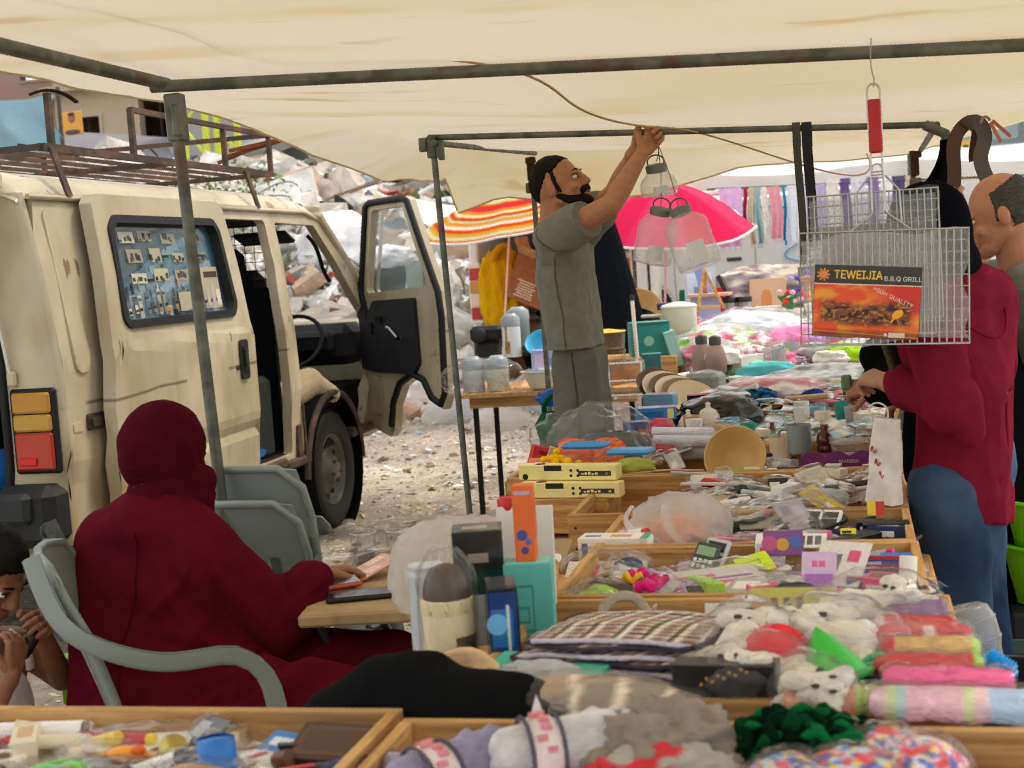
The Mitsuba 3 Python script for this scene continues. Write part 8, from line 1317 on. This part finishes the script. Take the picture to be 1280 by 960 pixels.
def crease(t, q, ax, angs, r0, rw, amp, w=6, zmax=9):
    v = np.array(t.vertices); n = np.array(t.vertex_normals); d = v - np.array(q); an = np.degrees(np.arctan2(d @ np.array(ax[1]), d @ np.array(ax[0]))); rad = np.linalg.norm(d, axis=1); o = 0
    for k_, a0 in enumerate(angs): e = (an - a0 - 10 * np.sin(rad * 9 + k_) + 180) % 360 - 180; o = o + np.exp(-(e / w) ** 2) - .8 * np.exp(-((e - w * 1.5) / w) ** 2)
    t.vertices = v + n * (amp * o * np.exp(-((rad - r0) / rw) ** 2) * np.clip((zmax - v[:, 2]) / .06, 0, 1))[:, None]; trimesh.smoothing.filter_laplacian(t, .4, 1, volume_constraint=False); return t
def hem(t, z, up=True, n=None, o=None):
    n = np.array([0, 0, 1.0 if up else -1.0]) if n is None else np.array(n, float); o = [0, 0, z] if o is None else o
    mm = m3.Manifold(m3.Mesh(np.array(t.vertices, np.float32), np.array(t.faces, np.uint32))); c = mm.trim_by_plane(list(n / np.linalg.norm(n)), float(np.dot(n / np.linalg.norm(n), o))).to_mesh()
    q = trimesh.Trimesh(c.vert_properties[:, :3], c.tri_verts, process=True); return q if len(q.faces) else t
def cap_mesh(m, s, keep, grow=1.06, sub=4, seed=0, amp=.006, c=(-.012, 0, .025), r=(.097, .077, .098), fr=30):
    v = _ICO[4].vertices; p = v * np.array(r) * grow + np.array(c); ok = keep(p); d = amp * (meshkit.fbm(p * fr, 3, seed) - .3); d = np.where(ok, d, -.02); p = p + v * d[:, None]; f = _ICO[4].faces; f = f[ok[f].any(1)]; v2 = (p * s) @ m[:3, :3].T + m[:3, 3]; return v2, f
def features(k, m, s, iris='#2a1a10', brow='#1d140f', lips='#8f5648'):
    a = MB(m)
    for y in (-.031, .031): a.ell(np.array([.0795, y, .004]) * s, np.array([.010, .0125, .0075]) * s, '#dcd4cb', sub=2); a.ell(np.array([.087, y, .004]) * s, np.array([.004, .006, .006]) * s, iris, sub=2); a.path(np.array([[.083, y - .014, .011], [.091, y, .0135], [.083, y + .014, .011]]) * s, .0022 * s, '#1a1210', 6)
    part(k, 'eyes', a, 'gloss'); a = MB(m)
    for y in (-.031, .031): a.path(curve(np.array([[.087, y * .45, .024], [.091, y, .030], [.078, y * 1.55, .026]]) * s, 8), np.array([.004, .005, .005, .005, .0045, .004, .003, .002]) * s, brow, 6, sq=.6)
    part(k, 'eyebrows', a, 'hair'); a = MB(m); a.path(curve(np.array([[.086, .022, -.062], [.099, 0, -.0605], [.086, -.022, -.062]]) * s, 9), np.array([.002, .004, .005, .0055, .0055, .0055, .005, .004, .002]) * s, lips, 6); part(k, 'lips', a, 'skin')

def standing_man():
    k = thing('person', 'bearded man in a grey olive T-shirt and trousers reaching up to the pipe', 'person'); SK = '#b07a5a'
    hm = frame((-1.035, 5.25, 1.735), -8, -20, 0); neck = np.array([-1.065, 5.26, 1.60]); sR, sL = np.array([-1.03, 5.09, 1.545]), np.array([-1.02, 5.42, 1.55]); eR, eL = np.array([-.80, 4.98, 1.645]), np.array([-.82, 5.20, 1.70]); wR, wL = np.array([-.685, 5.04, 1.825]), np.array([-.715, 5.08, 1.835])
    pel = np.array([-1.02, 5.26, 1.02])
    parts = head_parts(hm) + [(tp(hm, (-.035, 0, -.04)), .058, tuple(neck), .060, tuple(neck + [.01, 0, -.06]), .066), (tuple(neck + [0, 0, -.05]), .07, tuple(sR), .055, tuple(sL), .055), (tuple(sR), .052, tuple(sL), .052, (-1.02, 5.26, 1.3), .062), ((-1.02, 5.26, 1.3), .062, tuple(pel + [.01, 0, 0]), .062)]
    for s_, e_, w_ in ((sR, eR, wR), (sL, eL, wL)): parts += [(tuple(s_), .052, tuple((s_ + e_) / 2), .047, tuple(e_), .037), (tuple(e_), .038, tuple(e_ * .7 + w_ * .3), .039, tuple(w_), .024)]
    for y in (-.09, .09): parts += [((-1.0, 5.26 + y * .85, .98), .055, (-.995, 5.26 + y, .52), .045), ((-1.01, 5.26 + y, .52), .058, (-1.03, 5.26 + y, .09), .038), ((-1.04, 5.26 + y, .06), .045, (-.88, 5.26 + y, .035), .03)]
    a = MB(); t = solid(parts, .011, 5); a.tm(t, SK); a.tm(hand_mesh(wR, (.55, .25, .75), (.5, -.85, -.1), 1, .9, 1.0), SK); a.tm(hand_mesh(wL, (.75, -.05, .55), (.1, .9, .3), -1, .9, 1.0), SK); part(k, 'body', a, 'skin')
    v, f = cap_mesh(hm, 1, lambda p: (p[:, 2] > .052 + .75 * np.clip(p[:, 0] - .02, 0, 1) - 1.0 * np.clip(-p[:, 0] - .005, 0, .1)) & (p[:, 0] < .078), 1.012, seed=2, amp=.009); a = MB(); a.raw(v, f, '#17120f', True)
    v, f = cap_mesh(hm, 1, lambda p: (p[:, 0] > .0) & (p[:, 0] < .022) & (p[:, 2] < .07) & (p[:, 2] > -.03) & (abs(p[:, 1]) > .05), 1.008, seed=3, amp=.003); a.raw(v, f, '#211914', True); part(k, 'hair', a, 'hair')
    bt = solid([('e2', hm @ tf.translation_matrix((.052, 0, -.085)), np.array([.046, .052, .036])), ('e2', hm @ tf.translation_matrix((.066, 0, -.100)), np.array([.030, .036, .030])), tuple(x for p, r in (((.0, .058, -.04), .009), ((.03, .054, -.07), .013), ((.06, .040, -.08), .016)) for x in (tp(hm, p), r)), tuple(x for p, r in (((.0, -.058, -.04), .009), ((.03, -.054, -.07), .013), ((.06, -.040, -.08), .016)) for x in (tp(hm, p), r)), tuple(x for p, r in (((.086, .028, -.052), .010), ((.098, 0, -.044), .011), ((.086, -.028, -.052), .010)) for x in (tp(hm, p), r))], .007, 4)
    a = MB(); a.tm(fold(bt, .004, (60, 60, 60), 2), '#15100d'); part(k, 'beard', a, 'hair'); features(k, hm, 1)
    SH = '#7a796f'; sh = [(tuple(neck + [-.005, 0, -.045]), .078, tuple(sR + [-.005, 0, -.005]), .066, tuple(sL), .064), (tuple(sR), .062, tuple(sL), .062, (-1.035, 5.20, 1.40), .088, (-1.035, 5.32, 1.40), .088), ((-1.035, 5.15, 1.40), .084, (-1.035, 5.37, 1.40), .084, (-1.015, 5.15, 1.20), .080, (-1.015, 5.37, 1.20), .080), ((-1.015, 5.15, 1.22), .080, (-1.015, 5.37, 1.22), .080, (-1.005, 5.15, 1.04), .084, (-1.005, 5.37, 1.04), .084)]
    for s_, e_ in ((sR, eR), (sL, eL)): sh += [(tuple(s_), .070, tuple(s_ + (e_ - s_) * .55), .068)]
    t = solid(sh, .013, 6); t = fold(t, .020, (8, 8, 3.0), 4); t = hem(t, 1.135)
    d = (eR - sR) / np.linalg.norm(eR - sR); t = hem(t, 0, n=-d, o=sR + d * .155); seam(k, t, [(-1.03, 5.0, 1.44), (-1.02, 5.0, 1.3), (-1.0, 5.0, 1.14)], '#55544b', .0025); seam(k, t, [(-1.075, 5.12, 1.60), (-1.04, 5.02, 1.50), (-.97, 5.02, 1.47)], '#5d5c52', .0025)
    a = MB(); a.tm(t, SH); a.path([tuple(neck + [.012 + .067 * math.cos(x), .067 * math.sin(x), -.012 + .012 * math.cos(x)]) for x in np.linspace(0, 6.28, 26, endpoint=False)], .009, '#57564b', 6, closed=True); part(k, 't_shirt', a, 'cloth')
    tr = [((-1.0, 5.17, 1.10), .078, (-1.0, 5.35, 1.10), .078, (-1.0, 5.17, .95), .082, (-1.0, 5.35, .95), .082)]
    for y in (-.085, .085): tr += [((-1.0, 5.26 + y, .96), .084, (-.99, 5.26 + y, .55), .072), ((-.99, 5.26 + y, .55), .072, (-1.02, 5.26 + y, .06), .068)]
    t = fold(solid(tr, .016, 6), .02, (8, 8, 4), 6); t = hem(t, .05); t = hem(t, 1.15, False); a = MB(); a.tm(t, '#67675d'); part(k, 'trousers', a, 'cloth'); seam(k, t, [(-1.0, 5.05, 1.13), (-.99, 5.06, .9), (-.99, 5.07, .5)], '#494940', .003)
    a = MB(); 
    for y in (-.09, .09): a.tm(solid([((-1.05, 5.26 + y, .05), .05, (-.87, 5.26 + y, .035), .037)], .012, 3), '#232323')
    part(k, 'shoes', a, 'dark_trim')
standing_man()

def seated_woman():
    k = thing('person', 'seated woman in a burgundy dress and headscarf seen from behind', 'person'); SK = '#9c6a50'; hm = frame((-1.555, 2.985, 1.065), 52, 8, 0)
    S = np.array([-1.59, 2.955, .86]); sR, sL = np.array([-1.43, 2.89, .865]), np.array([-1.735, 3.02, .865]); eR, wR = np.array([-1.295, 2.94, .665]), np.array([-1.265, 3.13, .755]); eL, wL = np.array([-1.74, 3.2, .64]), np.array([-1.50, 3.32, .62])
    pel = np.array([-1.53, 2.9, .53])
    parts = head_parts(hm, .86) + [(tp(hm, (-.03, 0, -.05)), .055, (-1.57, 2.95, .93), .06), ((-1.57, 2.95, .92), .07, tuple(sR), .06, tuple(sL), .06, (-1.56, 2.93, .62), .14), ((-1.56, 2.93, .62), .14, tuple(pel), .17)]
    for s_, e_, w_ in ((sR, eR, wR), (sL, eL, wL)): parts += [(tuple(s_), .055, tuple(e_), .042), (tuple(e_), .042, tuple(w_), .026)]
    for y, kx in ((-.11, -1.08), (.12, -1.1)): parts += [((-1.5, 2.9 + y, .52), .10, (kx, 2.93 + y, .50), .075), ((kx, 2.93 + y, .50), .07, (kx - .02, 2.95 + y, .08), .04), ((kx - .04, 2.95 + y, .05), .04, (kx + .12, 2.96 + y, .035), .03)]
    a = MB(); a.tm(solid(parts, .014, 5), SK); a.tm(hand_mesh(wR, (.45, .8, -.12), (-.2, .1, 1), -1, .35, .92), SK); a.tm(hand_mesh(wL, (.8, .4, -.3), (0, .1, 1), 1, .5, .92), SK); part(k, 'body', a, 'skin'); features(k, hm, .86)
    D = '#560e1f'; d = [((-1.572, 2.955, .915), .106, tuple(sR), .078, tuple(sL), .078), (tuple(sR + [-.01, 0, -.01]), .082, tuple(sL), .085, (-1.60, 2.95, .66), .17, (-1.50, 2.92, .66), .16), ((-1.62, 2.93, .64), .17, (-1.49, 2.91, .64), .17, (-1.58, 2.9, .50), .215, (-1.45, 2.9, .50), .20)]
    d += [(tuple(sR + [0, 0, -.01]), .076, tuple((sR + eR) / 2 + [.0, 0, -.01]), .080, tuple(eR + [-.015, 0, .0]), .070), (tuple(eR + [-.01, 0, 0]), .068, tuple(eR * .25 + wR * .75), .052), (tuple(sL), .076, tuple(eL), .072), (tuple(eL), .07, tuple(wL), .05)]
    d += [((-1.48, 2.79, .52), .13, (-1.12, 2.82, .50), .115), ((-1.48, 3.0, .52), .14, (-1.08, 3.05, .50), .12), ((-1.1, 2.83, .49), .115, (-1.10, 2.86, .12), .13), ((-1.08, 3.03, .49), .115, (-1.08, 3.06, .12), .13), ((-1.45, 2.9, .45), .17, (-1.12, 2.94, .35), .16)]
    t = solid(d, .012, 7); v = np.array(t.vertices); n = np.array(t.vertex_normals)
    # creases: diagonal pulls from the elbow to the hip, vertical falls on the back
    q = np.array([-1.30, 2.93, .66]); dv = v - q; an = np.arctan2(dv[:, 2], dv[:, 0]); rad = np.linalg.norm(dv, axis=1); w = np.exp(-((rad - .20) / .16) ** 2); t.vertices = v + n * np.clip((.91 - v[:, 2]) / .1, 0, 1)[:, None] * (.055 * w * (ridge(np.stack([an * 2.6, rad * 2.5, 0 * an], 1) + 3, 3, 2) - .5) + .036 * (ridge(v * [4.5, 4.5, 2.4], 3, 5) - .55) * (1 - .5 * w))[:, None]
    X_, Z_ = (1, 0, 0), (0, 0, 1); crease(t, (-1.28, 2.86, .63), (X_, Z_), (120, 142, 160, 178, 196), .20, .14, .015, 5, .9); crease(t, (-1.36, 2.80, .52), (X_, Z_), (150, 172, 20, 40), .16, .12, .014, 6); crease(t, (-1.40, 2.84, .90), (X_, Z_), (-70, -95, -120), .18, .12, .010, 5, .9)
    seam(k, t, [(-1.59, 2.80, .92), (-1.585, 2.72, .8), (-1.57, 2.70, .66), (-1.55, 2.68, .5)], '#430a19', .0016)
    a = MB(); a.tm(t, D); part(k, 'dress', a, 'cloth')
    # headscarf: wrapped crown and a fall over the shoulders
    h = [('e2', hm @ tf.translation_matrix((-.012, 0, .020)), np.array([.104, .090, .114])), ('e2', hm @ tf.translation_matrix((.02, 0, -.055)), np.array([.085, .082, .085])), ((-1.553, 2.98, 1.01), .080, (-1.562, 2.965, .945), .090), ((-1.50, 2.99, 1.0), .055, (-1.53, 2.98, .94), .08)]
    t = solid(h, .010, 6); v = np.array(t.vertices); n = np.array(t.vertex_normals); q = np.array(tp(hm, (.07, -.05, -.13))); dv = (v - q) @ hm[:3, :3]; an = np.arctan2(dv[:, 2], dv[:, 0]); rad = np.linalg.norm(dv, axis=1); t.vertices = v + n * np.clip((v[:, 2] - .95) / .05, 0, 1)[:, None] * ((.007) * (np.sin(an * 15 + 7 * meshkit.noise(v * 14))) * np.clip(1.25 - rad / .24, 0, 1) + .004 * (ridge(v * 14, 3, 3) - .5))[:, None]
    loc = (np.array(t.vertices) - hm[:3, 3]) @ hm[:3, :3]; keep = ~((loc[:, 0] > .075) & (np.abs(loc[:, 1]) < .055) & (loc[:, 2] > -.075) & (loc[:, 2] < .06)); f = t.faces[keep[t.faces].all(1)]
    a = MB(); a.path([(-1.558 + .100 * math.cos(x), 2.968 + .097 * math.sin(x), .950 + .012 * math.sin(x * 2 + 1)) for x in np.linspace(0, 6.28, 40, endpoint=False)], .011, '#36081a', 7, closed=True); part(k, 'scarf_edge', a, 'cloth')
    a = MB(); a.raw(t.vertices, f, '#470c1c', True); part(k, 'headscarf', a, 'cloth')
seated_woman()

def child():
    k = thing('person', 'child with short dark hair in a white vest at the left edge', 'person'); SK = '#8a5b40'; s = .90; hm = frame((-1.885, 2.74, .855), -4, 38, 0)
    sN, sF = np.array([-1.905, 2.60, .665]), np.array([-1.90, 2.84, .67]); eN, wN = np.array([-1.835, 2.54, .50]), np.array([-1.765, 2.62, .665]); eF, wF = np.array([-1.80, 2.86, .58]), np.array([-1.765, 2.74, .725])
    parts = head_parts(hm, s) + [(tp(hm, (-.03, 0, -.05)), .042, (-1.93, 2.73, .71), .045), ((-1.92, 2.72, .69), .05, tuple(sN), .038, tuple(sF), .038), (tuple(sN), .036, tuple(sF), .036, (-1.92, 2.72, .52), .085), ((-1.92, 2.72, .52), .085, (-1.94, 2.72, .40), .09)]
    for s_, e_, w_ in ((sN, eN, wN), (sF, eF, wF)): parts += [(tuple(s_), .036, tuple(e_), .028), (tuple(e_), .029, tuple(w_), .019)]
    for y in (-.07, .07): parts += [((-1.94, 2.72 + y, .40), .065, (-1.70, 2.73 + y, .40), .05), ((-1.70, 2.73 + y, .40), .047, (-1.70, 2.73 + y, .07), .03), ((-1.71, 2.73 + y, .04), .03, (-1.60, 2.73 + y, .03), .024)]
    a = MB(); a.tm(solid(parts, .008, 5), SK); a.tm(hand_mesh(wN, (.1, .25, .9), (.95, -.3, 0), 1, .9, .74), SK); a.tm(hand_mesh(wF, (.5, -.55, .45), (.6, .5, .4), -1, .9, .74), SK); part(k, 'body', a, 'skin'); features(k, hm, s, lips='#7d4438')
    v, f = cap_mesh(hm, s, lambda p: (p[:, 2] > .035 + .55 * np.clip(p[:, 0] - .03, 0, 1) - .85 * np.clip(-p[:, 0], 0, .12)) & (p[:, 0] < .085), 1.07, seed=5); a = MB(); a.raw(v, f, '#14100d', True); part(k, 'hair', a, 'hair')
    t = solid([((-1.91, 2.65, .66), .036, (-1.91, 2.79, .66), .036, (-1.91, 2.72, .55), .10), ((-1.91, 2.70, .56), .098, (-1.915, 2.74, .56), .098, (-1.93, 2.70, .42), .110, (-1.93, 2.74, .42), .110)], .010, 5); t = fold(t, .008, (12, 12, 7), 8); t = hem(t, .38); a = MB(); a.tm(t, '#e2ded6')
    for y in (2.655, 2.80): a.path(curve([(-1.84, y, .62), (-1.865, y, .69), (-1.905, y, .712), (-1.95, y, .68)], 10), .014, '#e2ded6', 7, sq=.5)
    part(k, 'vest', a, 'cloth'); t = solid([((-1.94, 2.65, .40), .082, (-1.70, 2.66, .40), .065), ((-1.94, 2.79, .40), .082, (-1.70, 2.80, .40), .065)], .014, 4); a = MB(); a.tm(t, '#1b1c22'); part(k, 'trousers', a, 'cloth')
    a = MB(); a.tm(solid([(tuple(wN + [-.01, .06, .03]), .02, tuple(wN + [.01, .07, .06]), .018)], .008, 3), '#151515'); part(k, 'toy', a, 'plastic')
child()

def red_woman():
    k = thing('person', 'woman in a crimson shirt, blue jeans and black headscarf at the right', 'person'); SK = '#b07f63'; hm = frame((.190, 3.645, 1.46), 140, 14, 0)
    neck = np.array([.265, 3.70, 1.36]); sL, sR = np.array([.185, 3.60, 1.275]), np.array([.345, 3.86, 1.285]); eL, wL = np.array([.215, 3.50, 1.04]), np.array([.075, 3.68, 1.10]); eR, wR = np.array([.345, 4.0, 1.03]), np.array([.30, 4.05, 1.02])
    parts = head_parts(hm) + [(tp(hm, (-.03, 0, -.05)), .055, tuple(neck), .058), (tuple(neck + [0, 0, -.03]), .065, tuple(sL), .055, tuple(sR), .055), (tuple(sL), .05, tuple(sR), .05, (.28, 3.71, 1.05), .09), ((.28, 3.71, 1.05), .09, (.27, 3.73, .86), .095)]
    for s_, e_, w_ in ((sL, eL, wL), (sR, eR, wR)): parts += [(tuple(s_), .05, tuple(e_), .038), (tuple(e_), .038, tuple(w_), .025)]
    LG = [((.215, 3.66, .85), (.225, 3.64, .48), (.265, 3.66, .08)), ((.265, 3.80, .85), (.28, 3.80, .48), (.31, 3.84, .08))]
    for h_, n_, f_ in LG: parts += [(h_, .085, n_, .055), (n_, .053, f_, .036), ((f_[0], f_[1], .05), .04, (f_[0] - .12, f_[1] + .08, .035), .03)]
    a = MB(); a.tm(solid(parts, .013, 5), SK); a.tm(hand_mesh(wL, (-.6, .75, .1), (-.3, -.2, .9), -1, .9, .85), SK); a.tm(hand_mesh(wR, (-.8, .5, 0), (0, 0, 1), 1, .6, .95), SK); part(k, 'body', a, 'skin'); features(k, hm, 1)
    h = [('e2', hm @ tf.translation_matrix((-.012, 0, .018)), np.array([.106, .090, .114])), ('e2', hm @ tf.translation_matrix((.015, 0, -.06)), np.array([.078, .074, .085])), (tp(hm, (-.03, 0, -.05)), .075, (.252, 3.69, 1.375), .066)]
    t = fold(solid(h, .011, 5), .006, (14, 14, 10), 3); loc = (np.array(t.vertices) - hm[:3, 3]) @ hm[:3, :3]; keep = ~((loc[:, 0] > .07) & (np.abs(loc[:, 1]) < .055) & (loc[:, 2] > -.075) & (loc[:, 2] < .055)); a = MB(); a.raw(t.vertices, t.faces[keep[t.faces].all(1)], '#0c0d14', True); part(k, 'headscarf', a, 'cloth')
    SHC = '#741a30'; d = [(tuple(neck + [.005, 0, -.045]), .078, tuple(sL), .072, tuple(sR), .072), (tuple(sL), .078, tuple(sR), .078, (.25, 3.68, 1.05), .104, (.28, 3.76, 1.05), .104), ((.25, 3.68, 1.06), .104, (.28, 3.76, 1.06), .104, (.24, 3.68, .83), .108, (.27, 3.79, .83), .108), ((.245, 3.69, .84), .108, (.27, 3.78, .84), .107, (.265, 3.71, .74), .098, (.28, 3.78, .74), .095)]
    d += [(tuple(sL), .066, tuple(eL + [0, 0, .01]), .058), (tuple(eL + [.0, 0, .01]), .057, tuple(wL + [.03, -.02, -.005]), .045), (tuple(eL + [.01, 0, .03]), .05, tuple(eL + [.04, .02, -.05]), .035), (tuple(sR), .066, tuple(eR), .06), (tuple(eR), .058, tuple(wR), .045)]
    t = fold(solid(d, .012, 6), .020, (7, 7, 2.0), 7, 2); t = hem(t, .0, n=(.18, .1, 1), o=(.30, 3.7, .735)); a = MB(); a.tm(t, SHC); a.path([tuple(neck + [.002 + .066 * math.cos(x), .066 * math.sin(x), -.01 + .016 * math.sin(x)]) for x in np.linspace(0, 6.28, 26, endpoint=False)], .014, '#8f1a33', 6, closed=True, sq=1.6); part(k, 'shirt', a, 'cloth')
    a = MB(); a.path(curve([tuple(sR + [.02, -.055, .055]), (.33, 3.60, 1.20), tuple(sL + [.03, -.075, .01])], 14), .0025, '#6d1023', 5); part(k, 'yoke_seam', a, 'cloth')
    j = [((.235, 3.68, .90), .098, (.29, 3.78, .90), .098, (.23, 3.67, .80), .098, (.285, 3.79, .80), .096)]
    for h_, n_, f_ in LG: j += [(tuple(np.array(h_) + [0, 0, -.02]), .098, n_, .076), (n_, .076, tuple(np.array(f_) + [0, 0, .0]), .068)]
    t = fold(solid(j, .014, 6), .012, (9, 9, 5), 9); t = hem(t, .06); v = np.array(t.vertices); c = C('#25344c')[None] * (1 - .0) + (C('#5d7894') - C('#25344c'))[None] * (np.clip(meshkit.fbm(v * [5, 5, 2.2], 3, 4) * 2.2 - .75, 0, 1) * .7)[:, None]; a = MB(); a.raw(v, t.faces, np.clip(c, 0, 1), True); part(k, 'jeans', a, 'cloth')
    a = MB(); 
    for h_, n_, f_ in LG: a.tm(solid([((f_[0] + .01, f_[1], .045), .046, (f_[0] - .13, f_[1] + .09, .035), .036)], .012, 3), '#2c2a2a')
    part(k, 'shoes', a, 'dark_trim')
    a = MB(); a.path(curve([tuple(wL + [-.0, -.03, .10]), tuple(wL + [.02, -.035, .03]), tuple(wL + [.03, -.03, -.05])], 10), .024, '#4a4630', 8, sq=.4); part(k, 'bag_strap', a, 'cloth')
red_woman()
def black_woman():
    k = thing('person', 'woman in black behind the crimson shirt, her hand reaching over the trays', 'person'); SK = '#a87457'; hm = frame((.155, 4.33, 1.33), 165, 48, 0)
    sL, sR = np.array([.25, 4.24, 1.22]), np.array([.36, 4.50, 1.22]); eL, wL = np.array([.16, 4.10, 1.09]), np.array([.052, 4.17, 1.035]); eR, wR = np.array([.38, 4.6, 1.0]), np.array([.2, 4.65, .95])
    parts = head_parts(hm) + [(tp(hm, (-.03, 0, -.05)), .05, (.26, 4.36, 1.26), .055), ((.27, 4.36, 1.25), .06, tuple(sL), .05, tuple(sR), .05, (.36, 4.38, .95), .13), ((.36, 4.38, .95), .13, (.36, 4.38, .8), .13)]
    for s_, e_, w_ in ((sL, eL, wL), (sR, eR, wR)): parts += [(tuple(s_), .045, tuple(e_), .036), (tuple(e_), .036, tuple(w_), .025)]
    for y in (-.08, .08): parts += [((.36, 4.38 + y, .8), .09, (.36, 4.38 + y, .08), .04), ((.36, 4.38 + y, .05), .04, (.24, 4.4 + y, .035), .03)]
    a = MB(); a.tm(solid(parts, .014, 4), SK); a.tm(hand_mesh(wL + [-.004, .0, .004], (-.9, .3, -.1), (-.25, -.75, .6), 1, 1.25, .80), SK); a.tm(hand_mesh(wR, (-.8, .3, -.2), (0, 0, 1), -1, .5, .95), SK); part(k, 'body', a, 'skin'); features(k, hm, 1)
    d = [((.28, 4.36, 1.22), .09, tuple(sL), .075, tuple(sR), .075, (.36, 4.38, .95), .17), ((.36, 4.38, .95), .17, (.36, 4.38, .12), .22), (tuple(sL), .075, tuple(eL), .075), (tuple(eL), .082, tuple(wL + [.03, 0, .01]), .066), (tuple(sR), .075, tuple(eR), .07), (tuple(eR), .07, tuple(wR), .055), ((.20, 4.15, 1.05), .06, (.16, 4.16, .78), .035), ((.075, 4.17, 1.125), .056, (.125, 4.16, 1.12), .060)]
    t = fold(solid(d, .014, 5), .014, (9, 9, 4), 5); a = MB(); a.tm(t, '#0b0c0d'); part(k, 'robe', a, 'cloth')
    h = [('e2', hm @ tf.translation_matrix((-.012, 0, .018)), np.array([.108, .094, .114])), ('e2', hm @ tf.translation_matrix((.015, 0, -.06)), np.array([.078, .076, .085])), (tp(hm, (-.03, 0, -.05)), .085, (.27, 4.36, 1.24), .10)]; t = fold(solid(h, .012, 5), .006, (14, 14, 10), 3); loc = (np.array(t.vertices) - hm[:3, 3]) @ hm[:3, :3]; keep = ~((loc[:, 0] > .07) & (np.abs(loc[:, 1]) < .055) & (loc[:, 2] > -.075) & (loc[:, 2] < .055)); a = MB(); a.raw(t.vertices, t.faces[keep[t.faces].all(1)], '#0b0c10', True); part(k, 'headscarf', a, 'cloth')
    a = MB(); a.box(wL + [-.075, .02, .018], (.03, .03, .045), '#5d7a55', ch=.006); part(k, 'green_packet', a, 'plastic', 'green packet in her fingers')
black_woman()
def bald_man():
    k = thing('person', 'balding grey haired man in a grey T-shirt at the right edge', 'person'); SK = '#b98163'; hm = frame((.452, 4.55, 1.505), 172, 14, 0); neck = np.array([.50, 4.56, 1.36]); sN, sF = np.array([.54, 4.38, 1.27]), np.array([.54, 4.75, 1.27]); eN, wN = np.array([.55, 4.36, 1.0]), np.array([.45, 4.45, .95]); eF, wF = np.array([.43, 4.82, 1.30]), np.array([.36, 4.90, 1.50])
    parts = head_parts(hm, 1.02) + [(tp(hm, (-.03, 0, -.045)), .060, tuple(neck), .064, (.52, 4.56, 1.30), .07), ((.525, 4.56, 1.30), .075, tuple(sN), .055, tuple(sF), .055), (tuple(sN), .055, tuple(sF), .055, (.57, 4.56, 1.0), .14), ((.57, 4.56, 1.0), .14, (.57, 4.56, .85), .14)]
    for s_, e_, w_ in ((sN, eN, wN), (sF, eF, wF)): parts += [(tuple(s_), .055, tuple(e_), .042), (tuple(e_), .042, tuple(w_), .028)]
    for y in (-.09, .09): parts += [((.57, 4.56 + y, .86), .10, (.57, 4.56 + y, .48), .065), ((.57, 4.56 + y, .48), .062, (.58, 4.56 + y, .08), .04), ((.57, 4.56 + y, .05), .045, (.48, 4.56 + y, .035), .03)]
    a = MB(); t = solid(parts, .012, 5); a.tm(t, SK); a.tm(hand_mesh(wF, (-.25, .1, .9), (-.3, -.9, 0), 1, .6, 1.0), SK); a.tm(hand_mesh(wN, (-.9, .2, -.2), (0, -.3, 1), -1, .5, 1.0), SK); part(k, 'body', a, 'skin'); features(k, hm, 1.02, brow='#5d534b')
    v, f = cap_mesh(hm, 1.02, lambda p: (p[:, 2] > -.05) & (p[:, 2] < .075 - .35 * p[:, 0] * 1.2) & (p[:, 0] < .012) & ~((np.abs(p[:, 1]) > .06) & (p[:, 2] < -.015) & (p[:, 0] > -.03)), 1.035, seed=7, amp=.004); a = MB(); a.raw(v, f, '#4a4542', True); part(k, 'hair', a, 'hair')
    t = solid([((.525, 4.56, 1.29), .088, tuple(sN), .075, tuple(sF), .075), (tuple(sN), .08, tuple(sF), .08, (.57, 4.50, 1.0), .155, (.57, 4.62, 1.0), .155), ((.57, 4.50, 1.0), .155, (.57, 4.62, 1.0), .155, (.57, 4.50, .85), .155, (.57, 4.62, .85), .155), (tuple(sN), .075, tuple(sN + (eN - sN) * .7), .073), (tuple(sF), .075, tuple(sF + (eF - sF) * .8), .073)], .014, 5); t = fold(t, .010, (9, 9, 4), 6); t = hem(t, .82); a = MB(); a.tm(t, '#72726c'); a.path([tuple(neck + [.016 + .070 * math.cos(x), .070 * math.sin(x), -.03 + .02 * math.cos(x)]) for x in np.linspace(0, 6.28, 26, endpoint=False)], .008, '#d6cfbb', 6, closed=True); part(k, 't_shirt', a, 'cloth')
    tr = [((.57, 4.5, .88), .135, (.57, 4.62, .88), .135, (.57, 4.5, .8), .13, (.57, 4.62, .8), .13)]
    for y in (-.085, .085): tr += [((.57, 4.56 + y, .82), .11, (.57, 4.56 + y, .48), .085), ((.57, 4.56 + y, .48), .085, (.58, 4.56 + y, .05), .07)]
    t = hem(fold(solid(tr, .016, 5), .010, (8, 8, 4), 2), .05); a = MB(); a.tm(t, '#2b2d33'); part(k, 'trousers', a, 'cloth')
    a = MB()
    for y in (-.09, .09): a.tm(solid([((.64, 4.56 + y, .045), .05, (.47, 4.56 + y, .035), .038)], .012, 3), '#1f1f1f')
    part(k, 'shoes', a, 'dark_trim')
bald_man()
